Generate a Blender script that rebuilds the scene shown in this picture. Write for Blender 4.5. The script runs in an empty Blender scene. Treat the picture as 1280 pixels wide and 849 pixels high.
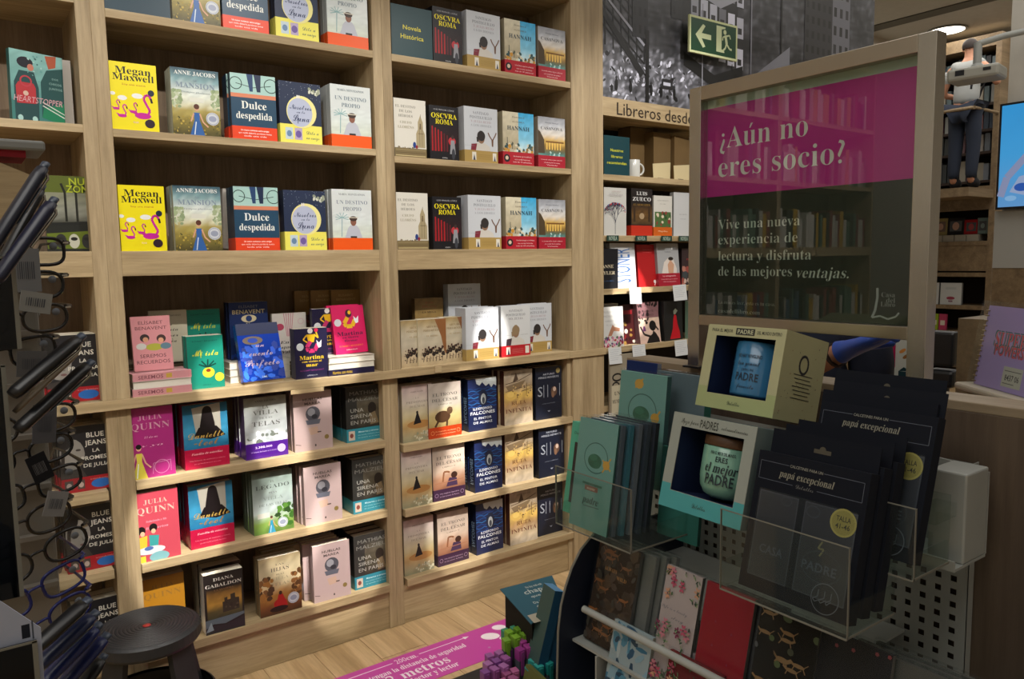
import bpy, math, random, unicodedata
from mathutils import Vector, Matrix
# ------------------------------------------------------------ camera, world, lights, exposure
SC = bpy.context.scene
COL = SC.collection
EYE = Vector((0.0, -3.05, 1.66))
FPX, YAW, PIT, ROL = 967.78, 0.63002, -0.102343, -0.015821
def _axes():
    cy, sy, cp, sp = math.cos(YAW), math.sin(YAW), math.cos(PIT), math.sin(PIT)
    f = Vector((sy*cp, cy*cp, sp)); r = Vector((cy, -sy, 0)); u = r.cross(f)
    cr, sr = math.cos(ROL), math.sin(ROL)
    return f, r*cr + u*sr, u*cr - r*sr
FW, RT, UP = _axes()
cam = bpy.data.cameras.new('camera'); camo = bpy.data.objects.new('camera', cam); COL.objects.link(camo)
cam.sensor_width = 36.0; cam.lens = 36.0*FPX/1280.0; cam.clip_start = 0.05; cam.clip_end = 100
camo.matrix_world = Matrix(((RT.x, UP.x, -FW.x, EYE.x), (RT.y, UP.y, -FW.y, EYE.y), (RT.z, UP.z, -FW.z, EYE.z), (0, 0, 0, 1)))
SC.camera = camo
cam.dof.use_dof = False
SC.cycles.transparent_max_bounces = 32; SC.cycles.max_bounces = 10
w = bpy.data.worlds.new('world'); SC.world = w; w.use_nodes = True
w.node_tree.nodes['Background'].inputs[0].default_value = (0.80, 0.90, 1.0, 1)
w.node_tree.nodes['Background'].inputs[1].default_value = 0.05
SC.view_settings.view_transform = 'Standard'; SC.view_settings.look = 'None'
SC.view_settings.exposure = 0.0; SC.view_settings.gamma = 1.0; SC.view_settings.use_curve_mapping = False
def lamp_light(kind, loc, aim, power, color=(1, 1, 1), size=0.1, angle=60, blend=0.4, sy=None):
    L = bpy.data.lights.new('light', kind); L.energy = power; L.color = color
    if kind == 'SPOT': L.spot_size = math.radians(angle); L.spot_blend = blend; L.shadow_soft_size = size
    elif kind == 'AREA':
        L.size = size
        if sy: L.shape = 'RECTANGLE'; L.size_y = sy
    else: L.shadow_soft_size = size
    o = bpy.data.objects.new('light', L); COL.objects.link(o); o.location = loc
    o.rotation_euler = (Vector(aim) - Vector(loc)).to_track_quat('-Z', 'Y').to_euler()
    return o
WARM = (1.0, 0.955, 0.885)
CEIL = 4.3
# wide shelf washers, then narrow crisp beams, all on one ceiling track: position, aim, power, cone, blend
SPOTS = [((0.30, -1.75, 3.35), (0.60, 0, 1.35), 74, 78, .75), ((1.35, -1.75, 3.35), (1.25, 0, 1.25), 76, 78, .75), ((2.35, -1.75, 3.35), (2.2, 0, 1.3), 76, 78, .75), ((3.35, -1.60, 3.35), (3.3, 0, 1.6), 100, 70, .5), ((-1.0, -1.75, 3.35), (-1.1, 0, 1.8), 120, 78, .6), ((-2.3, -1.75, 3.35), (-2.3, 0, 1.8), 120, 78, .6),
         ((0.85, -1.75, 3.35), (0.64, 0.03, 0.62), 870, 6.2, .04), ((1.00, -1.75, 3.35), (1.07, 0.03, 0.92), 870, 4.4, .04), ((1.17, -1.75, 3.35), (1.10, 0.03, 0.60), 870, 4.8, .04), ((1.53, -1.75, 3.35), (1.32, 0.03, 0.42), 812, 6.4, .04),
         ((1.85, -1.75, 3.35), (1.95, 0.03, 0.90), 870, 4.8, .04), ((2.00, -1.75, 3.35), (1.93, 0.03, 0.45), 812, 6.4, .04), ((2.15, -1.75, 3.35), (2.12, 0.03, 1.27), 754, 4.4, .04), ((2.60, -1.75, 3.35), (2.36, 0.03, 0.60), 696, 6.4, .04),
         ((0.70, -1.75, 3.35), (0.86, 0.03, 1.20), 638, 5.0, .05), ((1.68, -1.75, 3.35), (1.30, 0.03, 1.24), 580, 5.0, .05), ((3.0, -1.6, 3.35), (3.05, 0.03, 1.45), 754, 7, .05)]
for p, a, e, cn, bl_ in SPOTS: lamp_light('SPOT', p, a, e, WARM, 0.02, cn, bl_)
# soft area lights added under the ceiling as general fill, without fittings
lamp_light('AREA', (0.6, -2.4, 4.2), (0.6, -2.3, 0), 42, (1, 0.96, 0.9), 3.0, sy=3.0)
lamp_light('AREA', (-2.0, -2.6, 4.2), (-2.0, -2.6, 0), 52, (1, 0.97, 0.92), 1.6, sy=3.0)  # fill added to lift the poster, its reflection and the eyewear stand
lamp_light('AREA', (5.0, -1.6, 4.2), (5.0, -1.6, 0), 45, (1, 0.96, 0.9), 3.5, sy=3.0)
lamp_light('AREA', (9.0, 0.2, 4.25), (9.0, 0.2, 0), 70, (1, 0.96, 0.9), 2.5, sy=3.0)
# ------------------------------------------------------------ helpers
def srgb(h):
    if not isinstance(h, str): return h
    h = h.lstrip('#')
    if len(h) == 3: h = ''.join(c*2 for c in h)
    v = [int(h[i:i+2], 16)/255 for i in (0, 2, 4)]
    return tuple((c/12.92 if c <= .04045 else ((c+.055)/1.055)**2.4) for c in v) + (1.0,)
def mixc(a, b, t): return tuple(a[i]*(1-t)+b[i]*t for i in range(4))
def _dir(px, py): return FW*FPX + RT*(px-640) - UP*(py-424.5)
def at_y(px, py, y): d = _dir(px, py); return EYE + d*((y-EYE.y)/d.y)
def at_x(px, py, x): d = _dir(px, py); return EYE + d*((x-EYE.x)/d.x)
def at_z(px, py, z): d = _dir(px, py); return EYE + d*((z-EYE.z)/d.z)
class MB:
    def __init__(s): s.v = []; s.f = []; s.c = []; s.sm = []
    def face(s, pts, c, smooth=False):
        n = len(s.v); s.v += [tuple(p) for p in pts]; s.f.append(tuple(range(n, n+len(pts)))); s.c.append(c); s.sm.append(smooth); return s
    def box(s, x0, x1, y0, y1, z0, z1, c='#fff', cols=None):
        c = srgb(c); n = len(s.v)
        s.v += [(x0,y0,z0),(x1,y0,z0),(x1,y1,z0),(x0,y1,z0),(x0,y0,z1),(x1,y0,z1),(x1,y1,z1),(x0,y1,z1)]
        for i, q in enumerate([(0,3,2,1),(4,5,6,7),(0,1,5,4),(1,2,6,5),(2,3,7,6),(3,0,4,7)]):
            s.f.append(tuple(n+k for k in q)); s.c.append(srgb(cols[i]) if cols and cols[i] else c); s.sm.append(False)
        return s
    def grid(s, rows, c, closed=False, smooth=True):
        c = srgb(c); n = len(s.v); m = len(rows[0])
        for r in rows: s.v += [tuple(p) for p in r]
        for i in range(len(rows)-1):
            for j in range(m if closed else m-1):
                k = (j+1) % m
                s.f.append((n+i*m+j, n+i*m+k, n+(i+1)*m+k, n+(i+1)*m+j)); s.c.append(c); s.sm.append(smooth)
        return s
    def lathe(s, prof, c, n=24, cx=0, cy=0, smooth=True):
        return s.grid([[(cx+r*math.cos(2*math.pi*k/n), cy+r*math.sin(2*math.pi*k/n), z) for k in range(n)] for r, z in prof], c, True, smooth)
    def tube(s, pts, r, c, n=8, caps=True):
        pts = [Vector(p) for p in pts]; rows = []
        up = None
        for i, p in enumerate(pts):
            d = (pts[min(i+1, len(pts)-1)] - pts[max(i-1, 0)]).normalized()
            if up is None: up = d.orthogonal().normalized()
            else: up = (up - d*up.dot(d)).normalized()
            q = d.cross(up); rr = r[i] if isinstance(r, (list, tuple)) else r
            rows.append([p + (up*math.cos(2*math.pi*k/n) + q*math.sin(2*math.pi*k/n))*rr for k in range(n)])
        s.grid(rows, c, True)
        if caps: s.face(rows[0][::-1], srgb(c)); s.face(rows[-1], srgb(c))
        return s
    def prism(s, pts, z0, z1, c, ax='z', side=None):
        def P(a, b, h): return (a, b, h) if ax == 'z' else ((a, h, b) if ax == 'y' else (h, a, b))
        c = srgb(c); sd = srgb(side) if side else c
        s.face([P(a, b, z1) for a, b in pts], c); s.face([P(a, b, z0) for a, b in pts][::-1], c)
        for i in range(len(pts)):
            a, b = pts[i], pts[(i+1) % len(pts)]
            s.face([P(*a, z0), P(*b, z0), P(*b, z1), P(*a, z1)], sd)
        return s
    def mesh(s, name, mat):
        me = bpy.data.meshes.new(name); me.from_pydata(s.v, [], s.f)
        at = me.color_attributes.new('Col', 'FLOAT_COLOR', 'CORNER'); buf = []
        for f, c in zip(s.f, s.c):
            if isinstance(c[0], tuple): [buf.extend(q) for q in c]
            else: buf.extend(tuple(c)*len(f))
        at.data.foreach_set('color', buf)
        me.polygons.foreach_set('use_smooth', s.sm); me.materials.append(mat); me.update()
        return me
    def build(s, name, mat, parent=None, bevel=0):
        o = bpy.data.objects.new(name, s.mesh(name, mat)); COL.objects.link(o)
        if parent: o.parent = parent
        if bevel:
            b = o.modifiers.new('bevel', 'BEVEL'); b.width = bevel; b.segments = 2; b.limit_method = 'ANGLE'
        return o
def empty(name, loc, rot=(0, 0, 0)):
    o = bpy.data.objects.new(name, None); COL.objects.link(o); o.location = loc; o.rotation_euler = rot; o.empty_display_size = .05
    return o
def tag(o, label=None, cat=None, group=None, kind=None):
    if label: o['label'] = label
    if cat: o['category'] = cat
    if group: o['group'] = group
    if kind: o['kind'] = kind
    return o
def thing(name, label, cat, loc, rot=(0, 0, 0), group=None): return tag(empty(name, loc, rot), label, cat, group)
KIDS = {}
def dup(root, loc, rot, label, group=None):
    r = root.copy(); COL.objects.link(r); r.location = loc; r.rotation_euler = rot; r['label'] = label
    if group: r['group'] = group
    elif 'group' in r: del r['group']
    for ch in root.children:
        c = ch.copy(); COL.objects.link(c); c.parent = r
        for g in ch.children:
            d = g.copy(); COL.objects.link(d); d.parent = c
    return r
# ------------------------------------------------------------ materials
def newmat(name):
    m = bpy.data.materials.new(name); m.use_nodes = True; nt = m.node_tree
    return m, nt, nt.nodes['Principled BSDF']
def plain(name, col, rough=.5, metal=0, spec=.5, noise=0.0, coat=0):
    m, nt, b = newmat(name); c = srgb(col)
    b.inputs['Base Color'].default_value = c; b.inputs['Roughness'].default_value = rough; b.inputs['Metallic'].default_value = metal
    b.inputs['Specular IOR Level'].default_value = spec; b.inputs['Coat Weight'].default_value = coat
    if noise:
        tc = nt.nodes.new('ShaderNodeTexCoord'); n = nt.nodes.new('ShaderNodeTexNoise'); n.inputs['Scale'].default_value = 14; n.inputs['Detail'].default_value = 5
        r = nt.nodes.new('ShaderNodeValToRGB'); r.color_ramp.elements[0].position = .3; r.color_ramp.elements[1].position = .7
        r.color_ramp.elements[0].color = tuple(x*(1-noise) for x in c[:3])+(1,); r.color_ramp.elements[1].color = tuple(min(1, x*(1+noise)) for x in c[:3])+(1,)
        nt.links.new(tc.outputs['Object'], n.inputs['Vector']); nt.links.new(n.outputs['Fac'], r.inputs['Fac']); nt.links.new(r.outputs['Color'], b.inputs['Base Color'])
    return m
def inkmat(name, rough, spec=.5, coat=0):
    m, nt, b = newmat(name); a = nt.nodes.new('ShaderNodeVertexColor'); a.layer_name = 'Col'
    # slight tooth of the paper: tiny variation of colour and roughness
    n = nt.nodes.new('ShaderNodeTexNoise'); n.inputs['Scale'].default_value = 90; n.inputs['Detail'].default_value = 3
    tc = nt.nodes.new('ShaderNodeTexCoord'); mx = nt.nodes.new('ShaderNodeMixRGB'); mx.blend_type = 'MULTIPLY'; mx.inputs[0].default_value = .03
    nt.links.new(tc.outputs['Object'], n.inputs['Vector']); nt.links.new(a.outputs['Color'], mx.inputs[1]); nt.links.new(n.outputs['Fac'], mx.inputs[2])
    nt.links.new(mx.outputs[0], b.inputs['Base Color']); b.inputs['Roughness'].default_value = rough; b.inputs['Specular IOR Level'].default_value = spec
    b.inputs['Coat Weight'].default_value = coat; b.inputs['Coat Roughness'].default_value = .15
    return m
def wood(name, c1, c2, c3, ax, scale=1.0, rough=.55, knots=True):
    m, nt, b = newmat(name); N = nt.nodes.new; L = nt.links.new
    tc = N('ShaderNodeTexCoord'); mp = N('ShaderNodeMapping'); s = [14*scale]*3; s['xyz'.index(ax)] = .9*scale
    mp.inputs['Scale'].default_value = s; L(tc.outputs['Object'], mp.inputs['Vector'])
    inf = N('ShaderNodeObjectInfo'); ad = N('ShaderNodeVectorMath'); ad.operation = 'ADD'; cb = N('ShaderNodeCombineXYZ')
    ml = N('ShaderNodeMath'); ml.operation = 'MULTIPLY'; ml.inputs[1].default_value = 40; L(inf.outputs['Random'], ml.inputs[0])
    for i in range(3): L(ml.outputs[0], cb.inputs[i])
    L(mp.outputs[0], ad.inputs[0]); L(cb.outputs[0], ad.inputs[1])
    n1 = N('ShaderNodeTexNoise'); n1.inputs['Scale'].default_value = 1.1; n1.inputs['Detail'].default_value = 7; n1.inputs['Roughness'].default_value = .6; n1.inputs['Distortion'].default_value = .6
    n2 = N('ShaderNodeTexNoise'); n2.inputs['Scale'].default_value = 6; n2.inputs['Detail'].default_value = 5; n2.inputs['Roughness'].default_value = .7
    L(ad.outputs[0], n1.inputs['Vector']); L(ad.outputs[0], n2.inputs['Vector'])
    r = N('ShaderNodeValToRGB'); e = r.color_ramp.elements; e[0].position = .30; e[0].color = srgb(c1); e[1].position = .72; e[1].color = srgb(c3)
    k = e.new(.5); k.color = srgb(c2)
    L(n1.outputs['Fac'], r.inputs['Fac'])
    r2 = N('ShaderNodeValToRGB'); r2.color_ramp.elements[0].position = .35; r2.color_ramp.elements[0].color = (.55, .52, .46, 1); r2.color_ramp.elements[1].position = .6; r2.color_ramp.elements[1].color = (1, 1, 1, 1)
    L(n2.outputs['Fac'], r2.inputs['Fac'])
    mx = N('ShaderNodeMixRGB'); mx.blend_type = 'MULTIPLY'; mx.inputs[0].default_value = .5; L(r.outputs[0], mx.inputs[1]); L(r2.outputs[0], mx.inputs[2])
    L(mx.outputs[0], b.inputs['Base Color']); b.inputs['Roughness'].default_value = rough
    bm = N('ShaderNodeBump'); bm.inputs['Strength'].default_value = .08; bm.inputs['Distance'].default_value = .002; L(n2.outputs['Fac'], bm.inputs['Height']); L(bm.outputs[0], b.inputs['Normal'])
    return m
def brushed(name, col, ax, rough=.35):
    m, nt, b = newmat(name); N = nt.nodes.new; L = nt.links.new
    tc = N('ShaderNodeTexCoord'); mp = N('ShaderNodeMapping'); s = [700]*3; s['xyz'.index(ax)] = 9; mp.inputs['Scale'].default_value = s
    n = N('ShaderNodeTexNoise'); n.inputs['Detail'].default_value = 4; r = N('ShaderNodeMapRange'); r.inputs['To Min'].default_value = rough-.02; r.inputs['To Max'].default_value = rough+.03
    L(tc.outputs['Object'], mp.inputs[0]); L(mp.outputs[0], n.inputs['Vector']); L(n.outputs['Fac'], r.inputs['Value']); L(r.outputs[0], b.inputs['Roughness'])
    b.inputs['Base Color'].default_value = srgb(col); b.inputs['Metallic'].default_value = 1
    bm = N('ShaderNodeBump'); bm.inputs['Strength'].default_value = .005; bm.inputs['Distance'].default_value = .0003; L(n.outputs['Fac'], bm.inputs['Height']); L(bm.outputs[0], b.inputs['Normal'])
    return m
def clear(name, tint='#ffffff', gloss=.08, rough=.03, haze=0.0, hz='#c8d0d0', ior=1.45):
    """thin clear sheet: transparent with fresnel reflection, optionally hazy"""
    m, nt, b = newmat(name); nt.nodes.remove(b); N = nt.nodes.new; L = nt.links.new; out = nt.nodes['Material Output']
    t = N('ShaderNodeBsdfTransparent'); t.inputs[0].default_value = srgb(tint)
    g = N('ShaderNodeBsdfGlossy'); g.inputs['Roughness'].default_value = rough
    d = N('ShaderNodeBsdfDiffuse'); d.inputs[0].default_value = srgb(hz)
    fr = N('ShaderNodeFresnel'); fr.inputs[0].default_value = ior
    m1 = N('ShaderNodeMixShader'); m1.inputs[0].default_value = haze; L(t.outputs[0], m1.inputs[1]); L(d.outputs[0], m1.inputs[2])
    m2 = N('ShaderNodeMixShader'); 
    gm = N('ShaderNodeNewGeometry'); mu_ = N('ShaderNodeMath'); mu_.operation = 'MULTIPLY_ADD'; mu_.inputs[1].default_value = -1; mu_.inputs[2].default_value = 1; L(gm.outputs['Backfacing'], mu_.inputs[0])
    mv = N('ShaderNodeMath'); mv.operation = 'MULTIPLY'; L(fr.outputs[0], mv.inputs[0]); L(mu_.outputs[0], mv.inputs[1])   # a thin sheet mirrors once, on its outer face
    L(mv.outputs[0], m2.inputs[0]); L(m1.outputs[0], m2.inputs[1]); L(g.outputs[0], m2.inputs[2]); L(m2.outputs[0], out.inputs[0])
    return m
def glow(name, col, strength):
    m, nt, b = newmat(name); b.inputs['Base Color'].default_value = (0, 0, 0, 1)
    b.inputs['Emission Color'].default_value = srgb(col); b.inputs['Emission Strength'].default_value = strength
    return m
OAKX = wood('oak_along_x', '#96825f', '#b29c77', '#c3af8b', 'x')
OAKZ = wood('oak_upright', '#927e5e', '#ad9876', '#bfab88', 'z')
BACK = wood('dark_oak_back', '#75634e', '#8b7660', '#9a8670', 'z', rough=.7)
WALNUT = wood('grey_brown_oak', '#483b31', '#57493d', '#645546', 'z', .8)
COUNT_TOP = wood('counter_edge', '#7a6a55', '#908069', '#9e8e76', 'y', .8)
PLANK = wood('floor_oak', '#a88a60', '#c4a67c', '#d2b68c', 'y', .6, .38)
FAROAK = wood('far_oak', '#6c5a42', '#7f6b50', '#8e7a5c', 'x', .6, .6)
INK = inkmat('printed_cover', .38, .5, .12)
PAPER = inkmat('uncoated_paper', .8, .2)
PAGES = inkmat('page_edges', .85, .1)
FOIL = plain('blue_foil', '#1848c8', .25, .55)
BLACKP = plain('black_plastic', '#15161a', .38, noise=.2)
STOOLP = plain('stool_plastic', '#202124', .5, noise=.25)
STEEL = brushed('brushed_steel_z', '#c4c0b8', 'z', .26); STEELY = brushed('brushed_steel_y', '#bcb2a4', 'y', .28)
WHITEM = plain('white_powder_coat', '#a3a6a2', .45, noise=.04)
NAVYB = plain('navy_board', '#10192c', .5)
ACRYL = clear('clear_acrylic', '#f4f8f6', rough=.03, haze=.012, ior=1.4)
ACRE = plain('acrylic_edge', '#7c7b72', .3)
FILM = clear('cellophane', '#fafcfc', rough=.10, haze=.012, ior=1.35)
GLASS = clear('poster_glass', '#f4f8f4', rough=.0, ior=1.68)
LENS = clear('spectacle_lens', '#e4e8ea', rough=.0, haze=.02, ior=1.6)
SMOKE = clear('dark_acrylic', '#5a6470', rough=.06, haze=.12, hz='#1a222c')
WALLM = plain('painted_wall', '#c9c5bb', .8, noise=.03)
CEILM = plain('ceiling_paint', '#b3aea2', .9, noise=.03)
SKIN = plain('skin', '#b98468', .55, noise=.06)
# ------------------------------------------------------------ flat print (2D drawing on a sheet)
STY = {'s': None, 'b': None, 'f': 0x1D400, 'r': 0x1D400, 'i': 0x1D400, 'fi': 0x1D400, 'c': 0x1D4D0, 'si': None}   # sans, bold, serif, thin serif, their slanted forms, script
ACC = {'\u0301', '\u0303', '\u0308'}
def conv(s, st):
    b = STY[st]; out = ''
    for ch in s:
        if b and ch.isascii() and ch.isalpha():
            out += chr(b + (ord(ch)-65 if ch < 'a' else ord(ch)-97+26))
        else: out += ch
    return out
_crv = bpy.data.curves.new('letters', 'FONT'); _cob = bpy.data.objects.new('letters', _crv); 
_tsc = bpy.data.scenes.new('lettering_bench'); _tsc.collection.objects.link(_cob)     # small scene of its own: keeps text evaluation quick
_crv.resolution_u = 2
# every glyph of every style is outlined once, one per line with a bar behind it that marks its advance
_basic = [chr(c) for c in range(33, 127)] + list('áéíóúñÁÉÍÓÚÑ¿¡ºü') + [' ']
def _outline(chars, offset):
    _crv.offset = offset; _crv.space_line = 3.0; _crv.body = '\n'.join(c + '|' for c in chars)
    with bpy.context.temp_override(scene=_tsc, view_layer=_tsc.view_layers[0]): dg = bpy.context.evaluated_depsgraph_get()
    dg.update(); ev = _cob.evaluated_get(dg); me = ev.to_mesh(); co = [tuple(v.co)[:2] for v in me.vertices]; ps = [tuple(p.vertices) for p in me.polygons]; ev.to_mesh_clear()
    # distance of lines: from the top of the first and of the last bar
    rows = {}
    for p in ps:
        yc = sum(co[i][1] for i in p)/len(p); rows.setdefault(round((.25-yc)/LSP), []).append(p)
    out = {}
    for k, ch in enumerate(chars):
        pp = rows[k]; xm = max(co[i][0] for p in pp for i in p)
        bar = [p for p in pp if min(co[i][0] for i in p) > xm-.16 and ch not in '|']
        if ch == '|': mid = xm/2; bar = [p for p in pp if min(co[i][0] for i in p) > mid]
        bl = min(co[i][0] for p in bar for i in p); bar = [p for p in bar if min(co[i][0] for i in p) >= bl]
        bl = xm-BARW-2*offset; gl = [p for p in pp if max(co[i][0] for i in p) < bl-.0005 or (min(co[i][0] for i in p) < bl-.002)]
        ids = sorted({i for p in gl for i in p}); mp = {i: j for j, i in enumerate(ids)}
        out[ch] = ([(co[i][0], co[i][1]+k*LSP) for i in ids], [tuple(mp[i] for i in p) for p in gl], bl+offset-BARL)
    return out
def _measure():
    _crv.offset = 0; _crv.space_line = 3.0; _crv.body = '|\n|'
    with bpy.context.temp_override(scene=_tsc, view_layer=_tsc.view_layers[0]): dg = bpy.context.evaluated_depsgraph_get()
    dg.update(); ev = _cob.evaluated_get(dg); me = ev.to_mesh(); co = [tuple(v.co)[:2] for v in me.vertices]; ev.to_mesh_clear()
    x0, x1 = min(c[0] for c in co), max(c[0] for c in co); ys = sorted(c[1] for c in co); return x0, x1-x0, ys[-1]-ys[len(ys)//2-1]
BARL, BARW, LSP = _measure()
GLYPH = _outline(_basic, 0.0); GLYPHB = _outline(_basic, .016)
# serif letters, plain and thinned, and the script letters that the covers use
_serif = [chr(0x1D400+k) for k in range(52) if k not in (10, 42)]
_script = [chr(0x1D4D0 + (ord(q)-65 if q < 'a' else ord(q)-71)) for q in 'CDLMNPTabcdefghilmnoprstuvxyz']
GLYPH.update(_outline(_serif + _script, 0.0)); GLYPHR = _outline(_serif, -.009)
_cache = {}
def _raw(body, st):
    k = (body, st)
    if k not in _cache:
        x = 0.0; vs = []; fs = []; sh = .22 if st in ('i', 'fi', 'si') else 0
        for ch in body:
            g = GLYPH.get(ch) or GLYPH['-']
            if st in 'ri' and ch in GLYPHR: g = (GLYPHR[ch][0], GLYPHR[ch][1], g[2])
            elif st == 'b' and ch in GLYPHB: g = (GLYPHB[ch][0], GLYPHB[ch][1], g[2]+.02)
            n = len(vs); vs += [(a+x+sh*b, b) for a, b in g[0]]; fs += [tuple(n+i for i in p) for p in g[1]]; x += g[2]
        _cache[k] = (vs, fs)
    return _cache[k]
def letters(s, st):
    body = ''; marks = []
    for ch in s:
        if STY[st] and not ch.isascii():
            d = unicodedata.normalize('NFD', ch)
            if len(d) == 2 and d[1] in ACC: marks.append((len(body), d[0], d[1])); ch = d[0]
        body += ch
    v, f = _raw(conv(body, st), st); v = list(v); f = list(f)
    for i, base, mk in marks:
        w0 = max([p[0] for p in _raw(conv(body[:i], st), st)[0]] or [0]) if i else 0
        w1 = max(p[0] for p in _raw(conv(body[:i+1], st), st)[0]); cx = (w0+w1)/2+.02+(.13 if st in ('i', 'fi', 'si') else 0); y = .74 if base.isupper() else .54; n = len(v)
        if mk == '\u0301': v += [(cx-.02, y), (cx+.02, y), (cx+.12, y+.15), (cx+.03, y+.15)]
        else: v += [(cx-.1, y+.02), (cx+.1, y+.05), (cx+.1, y+.11), (cx-.1, y+.08)]
        f.append((n, n+1, n+2, n+3))
    return v, f
EPS = 4e-5
class Art(MB):
    """a sheet w x h metres in the local xz plane, facing -y; u, v run 0..1"""
    def __init__(s, w, h, y=0.0): super().__init__(); s.w = w; s.h = h; s.y = y; s.k = 1
    def P(s, u, v): u = min(1.0, max(0.0, u)); v = min(1.0, max(0.0, v)); return (u*s.w, s.y - s.k*EPS, v*s.h)
    def R(s, u0, v0, u1, v1, c):
        s.face([s.P(u0, v0), s.P(u1, v0), s.P(u1, v1), s.P(u0, v1)], srgb(c)); s.k += 1
    def G(s, u0, v0, u1, v1, stops, noise=.06, nx=8, ny=12):
        st = sorted((a, srgb(b)) for a, b in stops); rnd = random.Random(len(s.v)+7)
        def cc(t):
            for i in range(len(st)-1):
                if t <= st[i+1][0]: return mixc(st[i][1], st[i+1][1], max(0, (t-st[i][0])/(st[i+1][0]-st[i][0]+1e-9)))
            return st[-1][1]
        g = []
        for j in range(ny+1):
            row = []
            for i in range(nx+1):
                q = 1+rnd.uniform(-noise, noise)*3; c = cc(j/ny + rnd.uniform(-1, 1)*noise*.6)
                row.append(tuple(min(1, c[k]*q) for k in range(3))+(1.0,))
            g.append(row)
        for j in range(ny):
            for i in range(nx):
                a, b = u0+(u1-u0)*i/nx, u0+(u1-u0)*(i+1)/nx; c, d = v0+(v1-v0)*j/ny, v0+(v1-v0)*(j+1)/ny
                s.face([s.P(a, c), s.P(b, c), s.P(b, d), s.P(a, d)], (g[j][i], g[j][i+1], g[j+1][i+1], g[j+1][i]))
        s.k += 1
    def E(s, u, v, ru, rv, c, n=16, rot=0):
        a = s.w/s.h; cr, sr = math.cos(rot), math.sin(rot); pts = []
        for k in range(n):
            x, y = ru*math.cos(2*math.pi*k/n), rv*math.sin(2*math.pi*k/n)
            pts.append(s.P(u+x*cr-y*sr, v+(x*sr+y*cr)*a))
        s.face(pts, srgb(c)); s.k += 1
    def Pg(s, pts, c): s.face([s.P(*p) for p in pts], srgb(c)); s.k += 1
    def L(s, pts, th, c):
        a = s.w/s.h; c = srgb(c)
        for (u0, v0), (u1, v1) in zip(pts, pts[1:]):
            d = Vector((u1-u0, (v1-v0)/a)); 
            if d.length < 1e-6: continue
            n = Vector((-d.y, d.x)).normalized()*th/2
            s.face([s.P(u0-n.x, v0-n.y*a), s.P(u1-n.x, v1-n.y*a), s.P(u1+n.x, v1+n.y*a), s.P(u0+n.x, v0+n.y*a)], c)
        s.k += 1
    def ring(s, u, v, r, th, c, n=20, rv=None):
        a = s.w/s.h; rv = rv or r
        s.L([(u+r*math.cos(2*math.pi*k/n), v+rv*math.sin(2*math.pi*k/n)*a) for k in range(n+1)], th, c)
    def N(s, u0, v0, u1, v1, n, cols, r0, r1, asp=1.0, seed=1):
        rnd = random.Random(seed)
        for k in range(n):
            s.E(rnd.uniform(u0, u1), rnd.uniform(v0, v1), rnd.uniform(r0, r1), rnd.uniform(r0, r1)*asp, rnd.choice(cols), 6, rnd.uniform(0, 3)); s.k -= .8
        s.k += 1
    def T(s, t, u, v, size, c, st='s', maxw=None, al='c', rot=0, sx=1.0):
        vv, ff = letters(t, st)
        if not vv: return
        xs = [p[0] for p in vv]; x0, x1 = min(xs), max(xs); k = size; kx = size*sx
        if maxw: kx = maxw/(x1-x0)
        off = {'c': (x0+x1)/2, 'l': x0, 'r': x1}[al]; a = s.w/s.h; cr, sr = math.cos(rot), math.sin(rot); n = len(s.v)
        for x, y in vv:
            X, Y = (x-off)*kx, (y-.34)*k
            s.v.append(s.P(u+X*cr-Y*sr, v+(X*sr+Y*cr)*a))
        c = srgb(c)
        for q in ff: s.f.append(tuple(n+i for i in q)); s.c.append(c); s.sm.append(False)
        s.k += 1
def draw(a, cmds):
    for q in cmds: getattr(a, q[0])(*q[1:])
    return a
# ------------------------------------------------------------ large structure
def struct(name, mb, mat, parent=None, bevel=0):
    o = mb.build(name, mat, parent, bevel)
    if not parent: o['kind'] = 'structure'
    return o
sub = MB().box(-3.2, 11, -5.2, 2.2, -.08, -.012, '#5b4630'); floor = struct('floor', sub, plain('subfloor', '#4a3a28', .8))
# floor planks near the bookcase, each a board of its own; boards run towards the bookcase
_pm = {}
rnd = random.Random(3)
px0 = .305
for i in range(17):
    a = px0 + (i-3)*.2125
    for j, (y0, y1) in enumerate([(-1.62, -.42+.35*((i*7) % 3-1)*.6), (-.42+.35*((i*7) % 3-1)*.6, .3)]):
        o = MB().box(a+.0012, a+.2113, y0+.0012, y1-.0012, -.012, -.0004*((i+j) % 3)).build('plank', PLANK, floor, 0)
for k, (x0, x1, y0, y1) in enumerate([(-3.2, -.3355, -5.2, 2.2), (3.277, 11, -5.2, 2.2), (-.3325, 3.274, -5.2, -1.622)]):
    struct('plank_field', MB().box(x0, x1, y0, y1, -.012, -.001), PLANK, floor)['kind'] = 'stuff'
wb = MB().box(-3.2, 5.47, .36, .46, 0, CEIL, '#777')
struct('wall_back', wb, WALLM)
struct('wall_far', MB().box(10.95, 11.05, -5.2, 2.3, 0, CEIL), WALLM)
struct('wall_rear', MB().box(5.47, 11, 2.2, 2.3, 0, CEIL), WALLM)
struct('wall_left', MB().box(-3.3, -3.2, -5.2, .4, 0, CEIL), WALLM)
struct('wall_front', MB().box(-3.3, 11, -5.3, -5.2, 0, CEIL), WALLM)
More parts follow.
